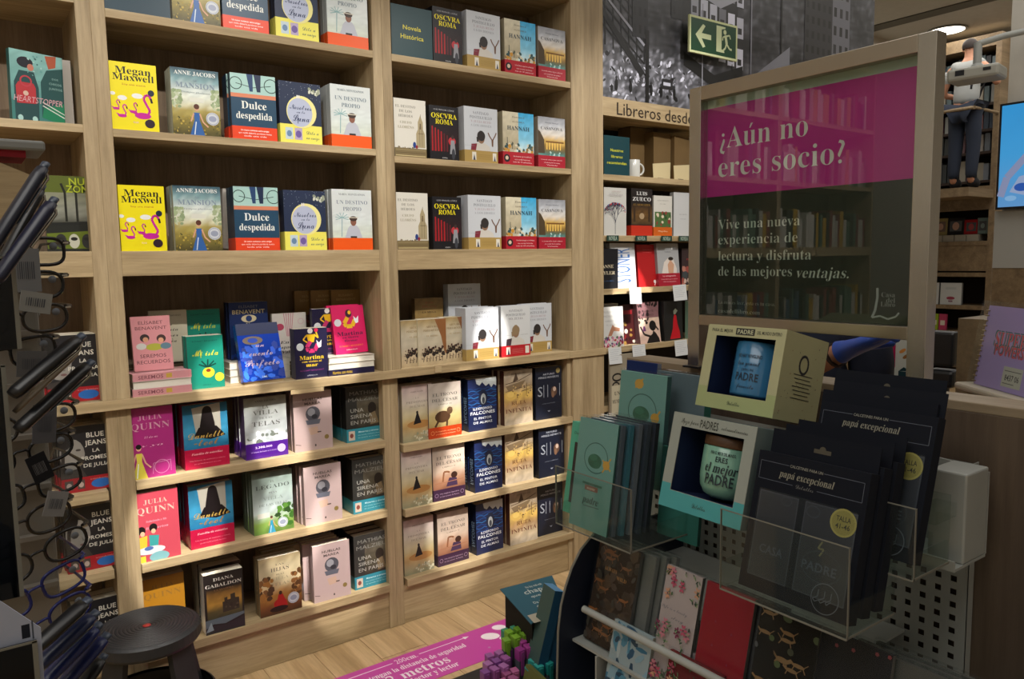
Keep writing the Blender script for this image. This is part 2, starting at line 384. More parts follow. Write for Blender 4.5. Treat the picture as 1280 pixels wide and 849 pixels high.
# ceiling with a dark sunken strip running away from the camera
ce = MB().box(6.9, 11, -5.2, 2.3, CEIL, CEIL+.1)
ce.box(-3.3, 5.6, -5.2, 2.3, CEIL+.28, CEIL+.38); ce.box(5.6, 6.9, -5.2, 2.3, CEIL+.28, CEIL+.38)
struct('ceiling', ce, CEILM)
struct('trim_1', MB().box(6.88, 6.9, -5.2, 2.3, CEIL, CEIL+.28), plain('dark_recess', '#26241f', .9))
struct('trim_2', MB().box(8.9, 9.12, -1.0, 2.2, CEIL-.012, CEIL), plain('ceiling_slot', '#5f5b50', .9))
cl = thing('ceiling_lamp', 'round lit ceiling lamp beyond the top corner of the framed sign', 'ceiling lamp', at_z(1184, 37, CEIL-.001))
MB().lathe([(.0, 0), (.20, 0), (.22, -.012), (.20, -.02), (.185, -.012)], '#ddd', 28).build('rim', WHITEM, cl)
MB().lathe([(0.0, -.013), (.185, -.013)], '#fff', 28).build('diffuser', glow('lamp_diffuser', '#fff4e0', 9), cl)
# lighting track with the four spotlights that light the shelves
tr = thing('lighting_track', 'black ceiling track carrying the shelf spotlights', 'track', (.6, -1.75, 3.5))
MB().box(-3.2, 3.4, -.02, .02, 0, .03).build('rail', BLACKP, tr)
for x in (-2.8, 0, 2.8): MB().box(x-.006, x+.006, -.006, .006, .03, CEIL+.28-3.5).build('drop_rod', BLACKP, tr)
for k, (p, a, e, cn, bl_) in enumerate(SPOTS):
    d = (Vector(a)-Vector(p)).normalized(); u = d.orthogonal().normalized()
    o = thing('spotlight', ['first wide', 'second wide', 'third wide', 'last wide', 'far left wide', 'left wide', 'first narrow', 'second narrow', 'third narrow', 'fourth narrow', 'fifth narrow', 'sixth narrow', 'seventh narrow', 'eighth narrow', 'ninth narrow', 'tenth narrow', 'eleventh narrow'][k]+' black spotlight on the ceiling track', 'spotlight', p)
    MB().tube([-d*.13, -d*.125, -d*.02], [.022, .034, .034], '#222', 20, False).build('housing', BLACKP, o)
    MB().tube([Vector((0, 0, .14)) + Vector((0, 0, 0)), -d*.1], .008, '#222', 8).build('arm', BLACKP, o)
# ------------------------------------------------------------ built-in bookcases along the back wall
D = .34
def shelfboard(root, x0, x1, z1, t, y0=0.0, name='shelf'):
    return MB().box(x0, x1, y0, D, z1-t, z1).build(name, OAKX, root, .0012)
ZT, ZA, ZB, ZC = 2.545, 2.139, 1.713, 1.184
def bookcase(label, loc, x0, x1, posts, upz, low, boards=True):
    r = thing('bookcase', label, 'bookcase', (0, 0, 0))
    MB().box(x0, x1, D, D+.018, 0, 3.1).build('back_panel', BACK, r)
    for (a, b) in posts:
        MB().box(a, b, 0, D, ZC, 3.1).build('upright', OAKZ, r, .0015)
    for z, t in upz: shelfboard(r, x0, x1, z, t)
    for z in low: shelfboard(r, x0, x1, z, .034)
    return r
bw = bookcase('wide middle oak bookcase bay between the two slim uprights', None, .513, 1.523, [(1.523, 1.567)], [(ZT, .03), (ZA, .028), (ZB, .089), (2.97, .03)], [.876, .560, .211])
for a, b in [(.4655, .513), (1.523, 1.558)]: MB().box(a, b, .012, D, .002, ZC-.036).build('lower_upright', OAKZ, bw, .001)
MB().box(.513, 1.523, .018, .03, .002, .177).build('plinth', OAKX, bw)
bn = bookcase('narrower right oak bookcase bay of historical novels beside the broad oak panel', None, 1.611, 2.613, [(1.5675, 1.611)], [(ZT, .03), (2.116, .028), (ZB, .089), (2.97, .03)], [.838, .538, .211])
for a, b in [(1.5585, 1.597), (2.585, 2.613)]: MB().box(a, b, .012, D, .002, ZC-.036).build('lower_upright', OAKZ, bn, .001)
MB().box(1.597, 2.585, .018, .03, .002, .177).build('plinth', OAKX, bn)
bl = bookcase('left oak bookcase bay behind the spectacle display', None, -.62, .421, [(.421, .467), (-.64, -.62)], [(ZT+.03, .03), (2.145, .028), (ZB, .089), (2.97, .03)], [.858, .565, .211])
MB().box(.467, .513, 0, D, ZC, 3.1).build('upright', OAKZ, bw, .0015)
for a, b in [(.43, .465), (-.64, -.60)]: MB().box(a, b, .012, D, .002, ZC-.036).build('lower_upright', OAKZ, bl, .001)
MB().box(-.62, .43, .018, .03, .002, .177).build('plinth', OAKX, bl)
lg = MB().box(-.64, 2.585, -.012, D, ZC-.036, ZC).build('ledge', OAKX, None, .0015)
tag(lg, 'long continuous oak ledge running across the bookcases at waist height', 'ledge')
bp = thing('broad_panel', 'broad oak upright panel right of the historical novels', 'panel', (0, 0, 0))
MB().box(2.6135, 2.832, -.003, D+.017, ZC+.0005, 3.1).build('upper_panel', OAKZ, bp, .0015)
MB().box(2.6135, 2.832, -.003, D+.017, 0.002, ZC-.0365).build('lower_panel', OAKZ, bp, .0015)
MB().box(2.5855, 2.84, -.012, D, ZC-.036, ZC).build('ledge_end', OAKX, bp, .001)
for k, (a_, b_) in enumerate(((-1.75, -.66), (-2.88, -1.79))):
    xb = bookcase(['next', 'farther'][k]+' oak bookcase bay left of the spectacle display, mirrored in the poster', None, a_, b_, [(a_-.02, a_), (b_, b_+.018)], [(ZT, .03), (2.14, .03), (ZB, .06), (2.97, .03)], [.9, .56, .211, ZC])
    rg = random.Random(6+k); m = MB()
    for z_ in (.212, .561, .901, ZC+.001, ZB+.001, 2.141, ZT+.001):
        x_ = a_+.03
        while x_ < b_-.06:
            t_ = rg.uniform(.02, .05)
            if rg.random() < .9: m.box(x_, x_+t_-.003, .03, .22, z_, z_+rg.uniform(.18, .26), rg.choice(['#c8c4bc', '#8a3c3c', '#3c5c7c', '#c8a030', '#2c2c30', '#a8a49c', '#5c7c6c', '#d8d4cc']))
            x_ += t_
    tag(m.build('book_rows', INK), 'mixed book rows in the '+['next', 'farther'][k]+' bay left of the spectacle display', 'book', None, 'stuff')
# right-hand fixture under the mural
RX0, RX1 = 2.833, 5.40
br = thing('bookcase', 'oak bookcase under the black and white mural with a lettered header', 'bookcase', (0, 0, 0))
MB().box(RX0, RX1, D, D+.018, 0, 2.5).build('back_panel', plain('dark_back', '#1c1713', .8), br)
MB().box(RX0, RX1, 0, D, 2.405, 2.50).build('header', OAKX, br, .001)
for z in (2.102, 1.782, 1.497, 1.178, .86, .5, .15): MB().box(RX0, RX1, 0, D, z-.03, z).build('shelf', OAKX, br, .001)
for x in (4.05, 5.35): MB().box(x, x+.04, .02, D, 0, 2.5).build('upright', OAKZ, br)
a = Art(RX1-RX0, .095); lu0, lu1 = (at_y(771, 130, 0).x-RX0)/(RX1-RX0), (at_y(866, 150, 0).x-RX0)/(RX1-RX0); a.T('Libreros desde', lu0, .45, .036, '#2a2018', 's', lu1-lu0, 'l')
h = a.build('header_lettering', INK, br); h.location = (RX0, -.001, 2.405)
# mural of an old street, flat print on the wall above
MW, MH = 5.452-2.833, 1.2
mu = thing('mural', 'large black and white photo mural of a city street above the right shelves', 'mural', (2.833, .01, 2.502))
MB().box(0, MW, .002, .02, 0, MH, '#23242a').build('board', PAPER, mu)
a = Art(MW, MH); hv = lambda m: m
def mg(k):
    k = min(235, k*1.35 if k > 75 else k*.8); return '#%02x%02x%02x' % (int(k*.95), int(k*.96), min(255, int(k*1.04)))
from mathutils import noise as NZ
_gx, _gy = 150, 84; _g = []
for j_ in range(_gy+1):                                                                              # tones of the old photograph
    row = []
    for i_ in range(_gx+1):
        u_, v_ = i_/_gx, j_/_gy
        k_ = 58 + 80*max(0, .34-v_)*(1-u_) + 34*NZ.fractal(Vector((u_*9, v_*5, 3)), 1, 2, 4) + 60*max(0, NZ.noise(Vector((u_*60, v_*26, 1)))) + 26*NZ.noise(Vector((u_*26, v_*90, 8)))
        if v_ < .24 and u_ < .34: k_ += 190*max(0, NZ.noise(Vector((u_*90, v_*50, 5))))
        k_ = max(10, min(205, k_)); row.append(srgb('#%02x%02x%02x' % (int(k_*.95), int(k_*.96), int(k_*1.04))))
    _g.append(row)
for j_ in range(_gy):
    for i_ in range(_gx):
        a.face([a.P(i_/_gx, j_/_gy), a.P((i_+1)/_gx, j_/_gy), a.P((i_+1)/_gx, (j_+1)/_gy), a.P(i_/_gx, (j_+1)/_gy)], (_g[j_][i_], _g[j_][i_+1], _g[j_+1][i_+1], _g[j_+1][i_]))
a.k += 1
rr = random.Random(11)
a.N(0, 0, .30, .20, 90, [mg(150), mg(110), mg(70), mg(40), mg(170), mg(25), mg(90)], .002, .009, .6, 4)     # snow and rubble in the street
a.N(0, .05, .22, .2, 50, [mg(165), mg(130), mg(30)], .001, .006, .6, 5)
for k in range(7): a.L([(0, .58-k*.045), (.10+k*.004, .42-k*.05)], .004, mg(22))                     # raised railway girders
for k in range(6): a.L([(.01+k*.022, .62), (.01+k*.022, .22-.01*k)], .0035, mg(24))
a.L([(0, .36), (.115, .12)], .016, mg(28)); a.R(.02, .62, .085, .80, mg(135)); a.L([(0, .44), (.12, .25)], .006, mg(120))
for (u0, u1, v0, v1, base, win, nx, ny) in [(.13, .20, .58, 1, 120, 40, 6, 9), (.20, .27, .40, 1, 38, 20, 4, 8), (.085, .13, .28, .95, 52, 25, 3, 9), (.68, .80, .3, 1, 62, 24, 5, 9), (.80, .88, .2, 1, 84, 40, 3, 8)]:
    a.R(u0, v0, u1, v1, mg(base))
    for i in range(nx):
        for j in range(ny):
            q = (u1-u0)/nx; p = (v1-v0)/ny
            a.R(u0+q*(i+.25), v0+p*(j+.25), u0+q*(i+.72), v0+p*(j+.75), mg(win+rr.randint(-12, 22))); a.k -= 1
a.k += 1
a.R(.235, .30, .42, .94, mg(20))
for j in range(3):                                                                                  # lit corner shop front
    for i in range(6):
        u = .262+i*.031; v = .28+j*.15-(.01*i)
        a.R(u, v, u+.024, v+.10, mg(rr.choice([150, 120, 175, 90]))); a.R(u+.004, v+.02, u+.018, v+.05, mg(60)); a.k -= 1
a.Pg([(.24, .20), (.34, .12), (.44, .20), (.44, .25), (.34, .18), (.24, .26)], mg(30)); a.Pg([(.25, .56), (.36, .50), (.44, .58), (.44, .62), (.36, .55), (.25, .6)], mg(125))
a.L([(.128, 0), (.128, .32)], .010, mg(18)); a.L([(.30, 0), (.30, .5)], .003, mg(120)); a.L([(.47, 0), (.47, .6)], .004, mg(110)); a.L([(.585, 0), (.585, .95)], .006, mg(20))
a.Pg([(.44, .10), (.62, .30), (.62, .40), (.44, .16)], mg(105)); a.N(.40, .02, .9, .3, 40, [mg(110), mg(28), mg(18)], .001, .005, 1.8, 9)
for u in (.04, .08, .14, .17, .21): a.E(u, .06, .004, .012, mg(20)); a.E(u, .09, .003, .003, mg(60))   # small walking figures
a.R(.172, .075, .205, .12, mg(40)); a.R(.176, .09, .198, .105, mg(150))
a.build('photo_print', INK, mu)
# exit sign
ES = thing('exit_sign', 'green emergency exit sign with arrow and running figure in front of the mural', 'exit sign', (3.43, -.06, 2.797))
EW, EH = .415, .2
MB().box(0, EW, 0, .012, 0, EH, '#d7dfae').build('plate', PAPER, ES); MB().box(EW*.3, EW*.7, .012, .07, .06, .14, '#999').build('wall_bracket', WHITEM, ES)
a = Art(EW, EH); G_ = '#0c4326'; P_ = '#d3deb0'
a.R(.03, .06, .97, .94, G_)
a.Pg([(.12, .5), (.27, .82), (.32, .78), (.245, .57), (.44, .57), (.44, .43), (.245, .43), (.32, .22), (.27, .18)], P_)
a.Pg([(.55, .16), (.72, .16), (.72, .2), (.66, .25), (.66, .80), (.74, .84), (.74, .88), (.55, .88)], P_)
a.E(.73, .74, .033, .033, P_); a.L([(.74, .66), (.77, .42)], .05, P_); a.L([(.745, .62), (.69, .60), (.68, .5)], .02, P_); a.L([(.76, .64), (.83, .68), (.85, .58)], .022, P_)
a.L([(.77, .42), (.83, .30), (.88, .29)], .028, P_); a.L([(.765, .43), (.74, .30), (.69, .22)], .028, P_)
a.build('pictogram', INK, ES)
# floor sticker
ST = thing('floor_sticker', 'magenta distance sticker with white lettering on the wooden floor', 'sticker', (.62, -.485, .0016), (-math.pi/2, 0, 0))
SW, SH = 1.62, .25
a = Art(SW, SH); M_ = '#c2409c'; Wh = '#f1e6ea'
a.R(0, 0, 1, 1, M_)
a.L([(.30, .85), (.472, .85)], .003, Wh); a.T('200cm.', .511, .85, .030, Wh, 'f', .062); a.L([(.55, .85), (.69, .85)], .003, Wh); a.Pg([(.705, .85), (.688, .90), (.688, .80)], Wh)
a.T('Mantengan la distancia de seguridad', .511, .64, .030, Wh, 'f', .32); a.T('2 metros', .511, .42, .052, Wh, 'f', .174); a.T('entre lector y lector', .511, .19, .032, Wh, 'f', .19)
a.E(.752, .62, .026, .019, Wh, 20, -.5); a.E(.80, .80, .020, .015, Wh, 18, -.5); a.E(.775, .42, .012, .010, Wh, 14, -.5); a.E(.83, .36, .024, .017, Wh, 18, -.4); a.E(.715, .30, .004, .004, '#b98aa8')
a.build('print', INK, ST)
MB().box(0, SW, 0, .0012, 0, SH, M_).build('film', INK, ST)
# ------------------------------------------------------------ books: cover designs
def flam(u, v, s, c='#c8189a', flip=1):
    q = lambda x, y: (u+flip*x*s, v+y*s*.64)
    return [('E', u, v, .17*s, .07*s, c), ('Pg', [q(-.17, .02), q(-.24, .12), q(-.1, .06)], c),
            ('L', [q(.10, .02), q(.15, .12), q(.08, .26), q(.03, .38), q(.08, .47), q(.15, .46), q(.18, .38)], .05*s, c), ('L', [q(.18, .40), q(.20, .30)], .045*s, '#201018')]
def lady(u, v, s, dress, hair='#5a3020', skin='#d8a888', flip=1):
    q = lambda x, y: (u+flip*x*s, v+y*s*.66)
    return [('Pg', [q(-.06, .5), q(.06, .5), q(.05, .34), q(.15, 0), q(-.15, 0), q(-.05, .34)], dress), ('L', [q(.06, .48), q(.12, .3), q(.22, .2)], .03*s, skin), ('L', [q(-.06, .48), q(-.12, .3)], .03*s, skin),
            ('E', u, v+.60*s*.66, .05*s, .06*s, skin), ('E', u, v+.63*s*.66, .055*s, .055*s, hair), ('L', [q(-.02, .3), q(-.06, .02)], .02*s, '#d8e4f0')]
def sticker(u, v, r): return [('E', u, v, r, r, '#cfd4dc'), ('E', u, v, r*.6, r*.45, '#9aa2bc'), ('ring', u, v, r*.85, .01, '#8a94ae')]
def bust(u, v, s, helm='#2e2a2a', cape='#7c2a38'):
    q = lambda x, y: (u+x*s, v+y*s*.7)
    return [('Pg', [q(-.3, 0), q(-.26, .16), q(-.1, .22), q(.1, .22), q(.24, .14), q(.28, 0)], '#c9c4bc'), ('Pg', [q(-.3, 0), q(-.28, .18), q(-.12, .2), q(-.16, 0)], cape), ('E', u, v+.34*s*.7, .10*s, .13*s, '#8a6a54'), ('E', u, v+.39*s*.7, .115*s, .12*s, helm), ('L', [q(-.11, .36), q(-.1, .24)], .05*s, helm), ('Pg', [q(-.04, .52), q(.04, .52), q(.02, .44), q(-.02, .44)], helm)]
def castle(c): return [('Pg', [(.45, .32), (.45, .50), (.5, .50), (.5, .56), (.58, .57), (.58, .52), (.66, .52), (.66, .60), (.78, .61), (.78, .53), (.88, .52), (.88, .33)], c)]
eagle = lambda u, v, c='#6b4a36': [('L', [(u-.13, v+.14), (u-.09, v+.08), (u, v), (u+.08, v+.09), (u+.12, v+.15)], .03, c), ('Pg', [(u-.03, v+.02), (u+.03, v+.02), (u+.02, v-.11), (u-.02, v-.11)], c)]
def tree(u, v, r, c='#2c3048', seed=2):
    rd = random.Random(seed); out = []
    def br(x, y, an, ln, d):
        x2, y2 = x+math.cos(an)*ln, y+math.sin(an)*ln*.62; out.append(('L', [(x, y), (x2, y2)], .008+.012*d/4, c))
        if d > 0:
            for k in (-.5, .05, .55): br(x2, y2, an+k+rd.uniform(-.1, .1), ln*.68, d-1)
        else: out.append(('E', x2, y2, .022, .022, rd.choice([c, '#b8434a', '#5a78a8', c]), 6))
    br(u, v, math.pi/2, r, 4); return out
def wavy(c1, c2, n=9):
    out = []
    for k in range(n):
        v = .45+k*.05; out.append(('L', [(i/8, v+.015*math.sin(i*1.7+k*1.3)) for i in range(9)], .018, c1 if k % 2 else c2))
    return out
def tx(*rows, c='#222', st='f', u=.5): return [('T', s, u, v, sz, r[0] if r else c, r[1] if len(r) > 1 else st, r[2] if len(r) > 2 else None) for s, v, sz, *r in rows]
def minis(u, v, w_, h_, c, c2, n=2): return [('R', u+i*(w_*1.25), v, u+i*(w_*1.25)+w_, v+h_, c) for i in range(n)]+[('E', u+i*(w_*1.25)+w_/2, v+h_*.5, w_*.3, h_*.4, c2) for i in range(n)]
DS = {}
def ds(key, w_, h_, t, base, spine, art, look, band=None, spt=None): DS[key] = dict(w=w_, h=h_, t=t, base=base, spine=spine, art=art, look=look, band=band, spt=spt)
ds('yellow', .153, .234, .024, '#f2e208', '#e6d40a', tx(('Megan', .885, .23, '#1a1408', 'f', .76), ('Maxwell', .785, .22, '#1a1408', 'f', .88), ('Soy una mamá', .68, .055, '#b23a20', 's', .5)) + [('E', .24, .475, .10, .055, '#eef0ee'), ('E', .56, .52, .12, .06, '#eef0ee'), ('E', .04, .53, .06, .04, '#eef0ee')]
   + flam(.66, .23, 1.05) + flam(.22, .21, .55) + flam(.10, .31, .42) + flam(.46, .28, .45) + [('E', .86, .58, .07, .07, '#14243a'), ('E', .80, .12, .11, .10, '#2a1426')] + tx(('PLUS', .125, .05, '#e8c8d8', 'b')), 'bright yellow paperback with pink flamingos')
ds('anne', .170, .240, .03, '#6d7c6a', '#c6c8b4', [('G', 0, 0, 1, 1, [(0, '#4a4524'), (.22, '#8a7c38'), (.38, '#b5a45a'), (.5, '#dfe2cc'), (.66, '#dfe8e4'), (.84, '#7ea3aa'), (1, '#2c4c5e')], .05, 10, 16), ('N', 0, .42, .2, .66, 40, ['#8fa27a', '#a5b58c', '#c2cbae'], .02, .05), ('N', .84, .42, 1, .70, 40, ['#8fa27a', '#a5b58c', '#c2cbae'], .02, .05), ('R', .36, .50, .66, .57, '#e0e2d6'), ('N', 0, 0, 1, .3, 50, ['#a8923c', '#6d5f2a', '#c4aa4c', '#4c4a20'], .01, .03)]
   + tx(('ANNE JACOBS', .93, .12, '#eef2f0', 'f', .86), ('LA', .83, .06, '#7c8ea0', 'f'), ('MANSIÓN', .75, .16, '#8496a8', 'f', .82), ('Tiempos gloriosos', .65, .05, '#7a8a90', 'i', .6)) + lady(.50, .0, 1.05, '#2f62a8') + sticker(.83, .27, .14), 'paperback with a woman in a blue dress in a golden field')
ds('dulce', .172, .246, .032, '#1d4561', '#183248', [('R', 0, .70, 1, 1, '#a9cfc9'), ('R', 0, .64, 1, .70, '#d98562'), ('ring', .12, .85, .13, .018, '#1d3a34'), ('ring', .90, .85, .15, .018, '#1d3a34'), ('L', [(.12, .85), (.5, .80), (.9, .85)], .014, '#1d3a34'), ('Pg', [(.36, 1), (.5, 1), (.49, .74), (.42, .74)], '#20406c'), ('Pg', [(.52, 1), (.68, 1), (.66, .74), (.58, .74)], '#16284a')]
   + tx(('Dulce', .53, .24, '#eef0ea', 'f', .56), ('despedida', .37, .22, '#eef0ea', 'f', .80)), 'navy paperback with a bicycle scene and red band', ('#e8431a', .20, tx(('Un nuevo comienzo entre amigas', .72, .05, '#fff', 'b', .62), ('que nadie debería perderse nunca', .5, .05, '#fff', 's', .74), ('toda una vida', .28, .05, '#fff', 's', .5))))
rs = random.Random(5)
ds('noso', .176, .240, .028, '#222f4c', '#1b2640', [('E', rs.random(), rs.uniform(.72, 1), .006, .006, '#c8d0dc', 5) for _ in range(40)] + [('E', .52, .52, .36, .36, '#efe79a', 28), ('E', .48, .51, .30, .32, '#b7bfd8', 24), ('N', .7, .84, .95, .92, 10, ['#d9dccb', '#9aa28c'], .03, .06), ('L', [(.42, .74), (.43, .79)], .03, '#e8e8e8'), ('L', [(.47, .74), (.47, .79)], .03, '#e8e8e8')]
   + tx(('Nosotros', .60, .17, '#222f5c', 'c', .52), ('en la', .52, .09, '#222f5c', 'c', .2), ('Luna', .42, .22, '#222f5c', 'c', .40)), 'navy paperback with a pale moon and yellow band', ('#efe766', .31, [('R', .12, .2, .30, .82, '#c3d4dc'), ('R', .34, .2, .52, .82, '#b8a8c8'), ('E', .21, .5, .06, .07, '#6a8ab0'), ('E', .43, .5, .07, .08, '#6f5aa0')] + tx(('Dile a', .62, .12, '#5a6a60', 'c', .3), ('un amigo', .36, .11, '#5a6a60', 'c', .32), u=.77)))
ds('dest', .180, .252, .034, '#d5dcdc', '#b9c1c4', [('G', 0, .2, 1, .62, [(0, '#cfd8c8'), (.6, '#d9e2e0'), (1, '#d5dcdc')], .03)] + [('L', [(.22, .22), (.24, .52)], .02, '#86aab0')] + [('L', [(.24, .53), (.24+.17*math.cos(q), .53+.09*math.sin(q))], .016, '#8db3b6') for q in (0.2, .7, 1.3, 1.9, 2.5, 3.0, -.3, 3.5)]
   + [('Pg', [(.30, .2), (.38, .36), (.44, .41), (.60, .41), (.66, .36), (.74, .2)], '#bcc0cc'), ('E', .52, .47, .075, .10, '#8a5a48'), ('E', .52, .52, .10, .06, '#3c2a24'), ('R', .40, .53, .64, .545, '#cfc8b8'), ('R', .44, .19, .6, .23, '#2c2626')] + tx(('MARÍA MONTESINOS', .92, .07, '#5c6c78', 'r', .66), ('UN DESTINO', .79, .13, '#6a7c8c', 'r', .78), ('PROPIO', .68, .13, '#6a7c8c', 'r', .46)), 'pale hardback with a woman and palm tree and orange band', ('#ef5a12', .20, []))
ds('her', .158, .250, .028, '#d9d6cc', '#b9b6aa', [('R', 0, 0, 1, .16, '#7c6c4a'), ('L', [(.03, .03), (.97, .03)], .02, '#c9b98a'), ('L', [(.03, .08), (.97, .08)], .015, '#5c4c32'), ('L', [(.03, .13), (.97, .13)], .012, '#a89870'),
   ('Pg', [(.68, .18), (.68, .42), (.74, .5), (.74, .62), (.82, .74), (.90, .62), (.90, .5), (.96, .42), (.96, .18)], '#a89a78'), ('R', .80, .5, .84, .6, '#6c5c44'), ('L', [(.83, .7), (.83, .76)], .01, '#6c5c44'), ('L', [(.79, .2), (.79, .55)], .01, '#6c5c44'), ('L', [(.87, .2), (.87, .55)], .01, '#6c5c44'), ('R', .74, .42, .92, .43, '#6c5c44'), ('E', .62, .22, .05, .09, '#1f3f86'), ('E', .69, .19, .04, .05, '#8a2430'), ('N', .05, .16, .6, .18, 12, ['#4c4436', '#8a7a5c'], .01, .03)]
   + tx(('EL DESTINO', .87, .10, '#8a8880', 'r', .62), ('DE LOS', .79, .10, '#8a8880', 'r', .40), ('HÉROES', .71, .10, '#8a8880', 'r', .44), ('CHUFO', .60, .10, '#a09a80', 'r', .36), ('LLORÉNS', .52, .10, '#a09a80', 'r', .50), u=.36), 'cream paperback with a pale church tower')
ds('osc', .155, .238, .04, '#15141a', '#101014', [('G', 0, .12, 1, .72, [(0, '#15141a'), (.5, '#2a171c'), (1, '#17161c')], .06, 8, 8)] + [('Pg', [(.06+k*.10, .16), (.12+k*.10, .16), (.115+k*.10, .62-k*.03), (.07+k*.10, .62-k*.03)], '#a01c24' if k < 4 else '#5c1a24') for k in range(6)] + [('E', .76, .36, .13, .12, '#b5323c'), ('Pg', [(.68, .12), (.72, .38), (.84, .38), (.88, .12)], '#8e8f96'), ('E', .78, .44, .05, .06, '#3a2c2c'), ('E', .80, .12, .06, .16, '#3a3c44')]
   + tx(('OSCVRA', .82, .20, '#e9d820', 'f', .88), ('ROMA', .71, .20, '#e9d820', 'f', .60), ('LUIS MANUEL LÓPEZ', .93, .06, '#b8b8bc', 's', .7), ('ROMÁN', .04, .05, '#c8c8c8', 's')), 'black paperback with red columns and yellow lettering')
def santi(band, c2): return (tx(('SANTIAGO', .90, .10, '#6a6e78', 'r', .46), ('POSTEGUILLO', .82, .10, '#6a6e78', 'r', .66), ('Y JULIA RETÓ', .745, .08, '#a89098', 'r', .6), ('A LOS DIOSES', .675, .08, '#8a8e98', 'r', .62)), band)
ds('sant', .190, .252, .045, '#c3c7cd', '#b4b8c2', santi(0, 0)[0] + bust(.50, .20, 1.05) + eagle(.84, .42) + [('L', [(.0, .3), (.3, .3)], .004, '#a0a4ac')], 'large pale hardback with a dark helmeted bust and tan band', ('#a88c50', .22, [('R', .22, .2, .34, .86, '#d9d4c8'), ('R', .84, .2, .95, .86, '#d9d4c8'), ('Pg', [(.25, .2), (.28, .7), (.32, .2)], '#3c4258'), ('Pg', [(.87, .2), (.9, .65), (.93, .2)], '#3c4258')] + [('L', [(.4, .3+k*.12), (.8, .3+k*.12)], .006, '#8a7038') for k in range(4)]))
ds('santr', .178, .252, .045, '#c9cbcc', '#b4b8c2', tx(('SANTIAGO', .90, .10, '#5a5e68', 'r', .46), ('POSTEGUILLO', .82, .10, '#5a5e68', 'r', .66), ('YO, JULIA', .745, .09, '#7a7078', 'r', .5)) + bust(.5, .20, 1.15, '#8a7458', '#3a2c34') + [('L', [(.1, .42), (.3, .42)], .01, '#a8a8a8'), ('L', [(.66, .42), (.92, .42)], .01, '#a8a8a8')], 'large pale hardback with a bronze helmeted bust and red band', ('#b01c26', .22, [('R', .16, .2, .3, .86, '#d9d4c8'), ('R', .82, .2, .95, .86, '#d9d4c8'), ('Pg', [(.2, .2), (.23, .7), (.28, .2)], '#3c4258')] + [('L', [(.36, .3+k*.12), (.76, .3+k*.12)], .006, '#d08a80') for k in range(4)]))
ds('han', .186, .250, .04, '#b9b29c', '#a8a088', [('G', .42, .26, 1, 1, [(0, '#cfe0e0'), (.3, '#7ec0dc'), (1, '#2f9fd0')], .04), ('G', 0, .3, .5, 1, [(0, '#a89c80'), (1, '#cfc8b0')], .03), ('N', 0, .26, 1, .40, 40, ['#4c5c50', '#8a6c3c', '#c08a34', '#2c4c50', '#d0c8b0'], .02, .06), ('L', [(.14, .3), (.14, .52)], .02, '#3c4844'), ('L', [(.3, .3), (.3, .44)], .02, '#4c4c40')]
   + tx(('HANNAH', .70, .15, '#20384a', 'f', .72), ('OLVIDAR A', .82, .05, '#6a5c4c', 's', .4), ('Francisco J.', .91, .06, '#5c5444', 'i', .4)), 'paperback split between beige and blue sky with red band', ('#a81828', .25, [('E', .12, .5, .10, .10, '#201820'), ('E', .12, .52, .05, .05, '#d0b8a0')] + tx(('Una historia que no olvidarás', .68, .05, '#e8c8c8', 's', .6), ('una novela luminosa', .45, .05, '#e8c8c8', 's', .5), ('más de 10 ediciones', .25, .05, '#e8c8c8', 's', .6), u=.62)))
ds('cas', .172, .246, .04, '#b8b4ac', '#9a958a', [('G', 0, .2, 1, 1, [(0, '#5c9a9c'), (.12, '#4c6a5c'), (.25, '#8a6a30'), (.42, '#d6b060'), (.55, '#d8d0c4'), (.8, '#b8bcc4'), (1, '#8a8c94')], .05, 9, 14), ('Pg', [(0, .28), (0, .74), (.08, .7), (.22, .55), (.24, .28)], '#4a3c28')] + [('R', .3+k*.1, .36, .34+k*.1, .50, '#e9c060') for k in range(6)] + [('R', .28, .50, .95, .53, '#7a5428'), ('N', .4, .22, .8, .32, 10, ['#78b8b8', '#b8d0cc'], .02, .05)]
   + tx(('CASANOVA', .78, .13, '#3a3c44', 'r', .80), ('Matteo Strukul', .89, .06, '#6a6c74', 'i', .5)), 'paperback of a golden city under clouds with red band', ('#a3182c', .24, tx(('La novela sobre el gran seductor', .66, .05, '#e8c0c0', 's', .78), ('y la ciudad de los canales', .42, .05, '#e8c0c0', 's', .6), ('Venecia', .22, .05, '#e8c0c0', 's', .4))))
ds('seremos', .136, .206, .026, '#cf8a90', '#d8a0a4', tx(('ELÍSABET', .88, .13, '#5a2830', 's', .62), ('BENAVENT', .78, .13, '#5a2830', 's', .80), ('SEREMOS', .27, .14, '#4a2430', 's', .66), ('RECUERDOS', .16, .14, '#4a2430', 's', .84)) + [('E', .32, .60, .12, .11, '#2a1a1c'), ('E', .34, .57, .07, .07, '#d09878'), ('E', .74, .58, .12, .11, '#3c2420'), ('E', .73, .55, .07, .07, '#d8a080'), ('E', .55, .43, .22, .10, '#a8a838'), ('E', .84, .44, .14, .09, '#5a7c8c'), ('E', .22, .45, .13, .09, '#c8c8c4')], 'pink paperback with two drawn heads leaning on a book pile')
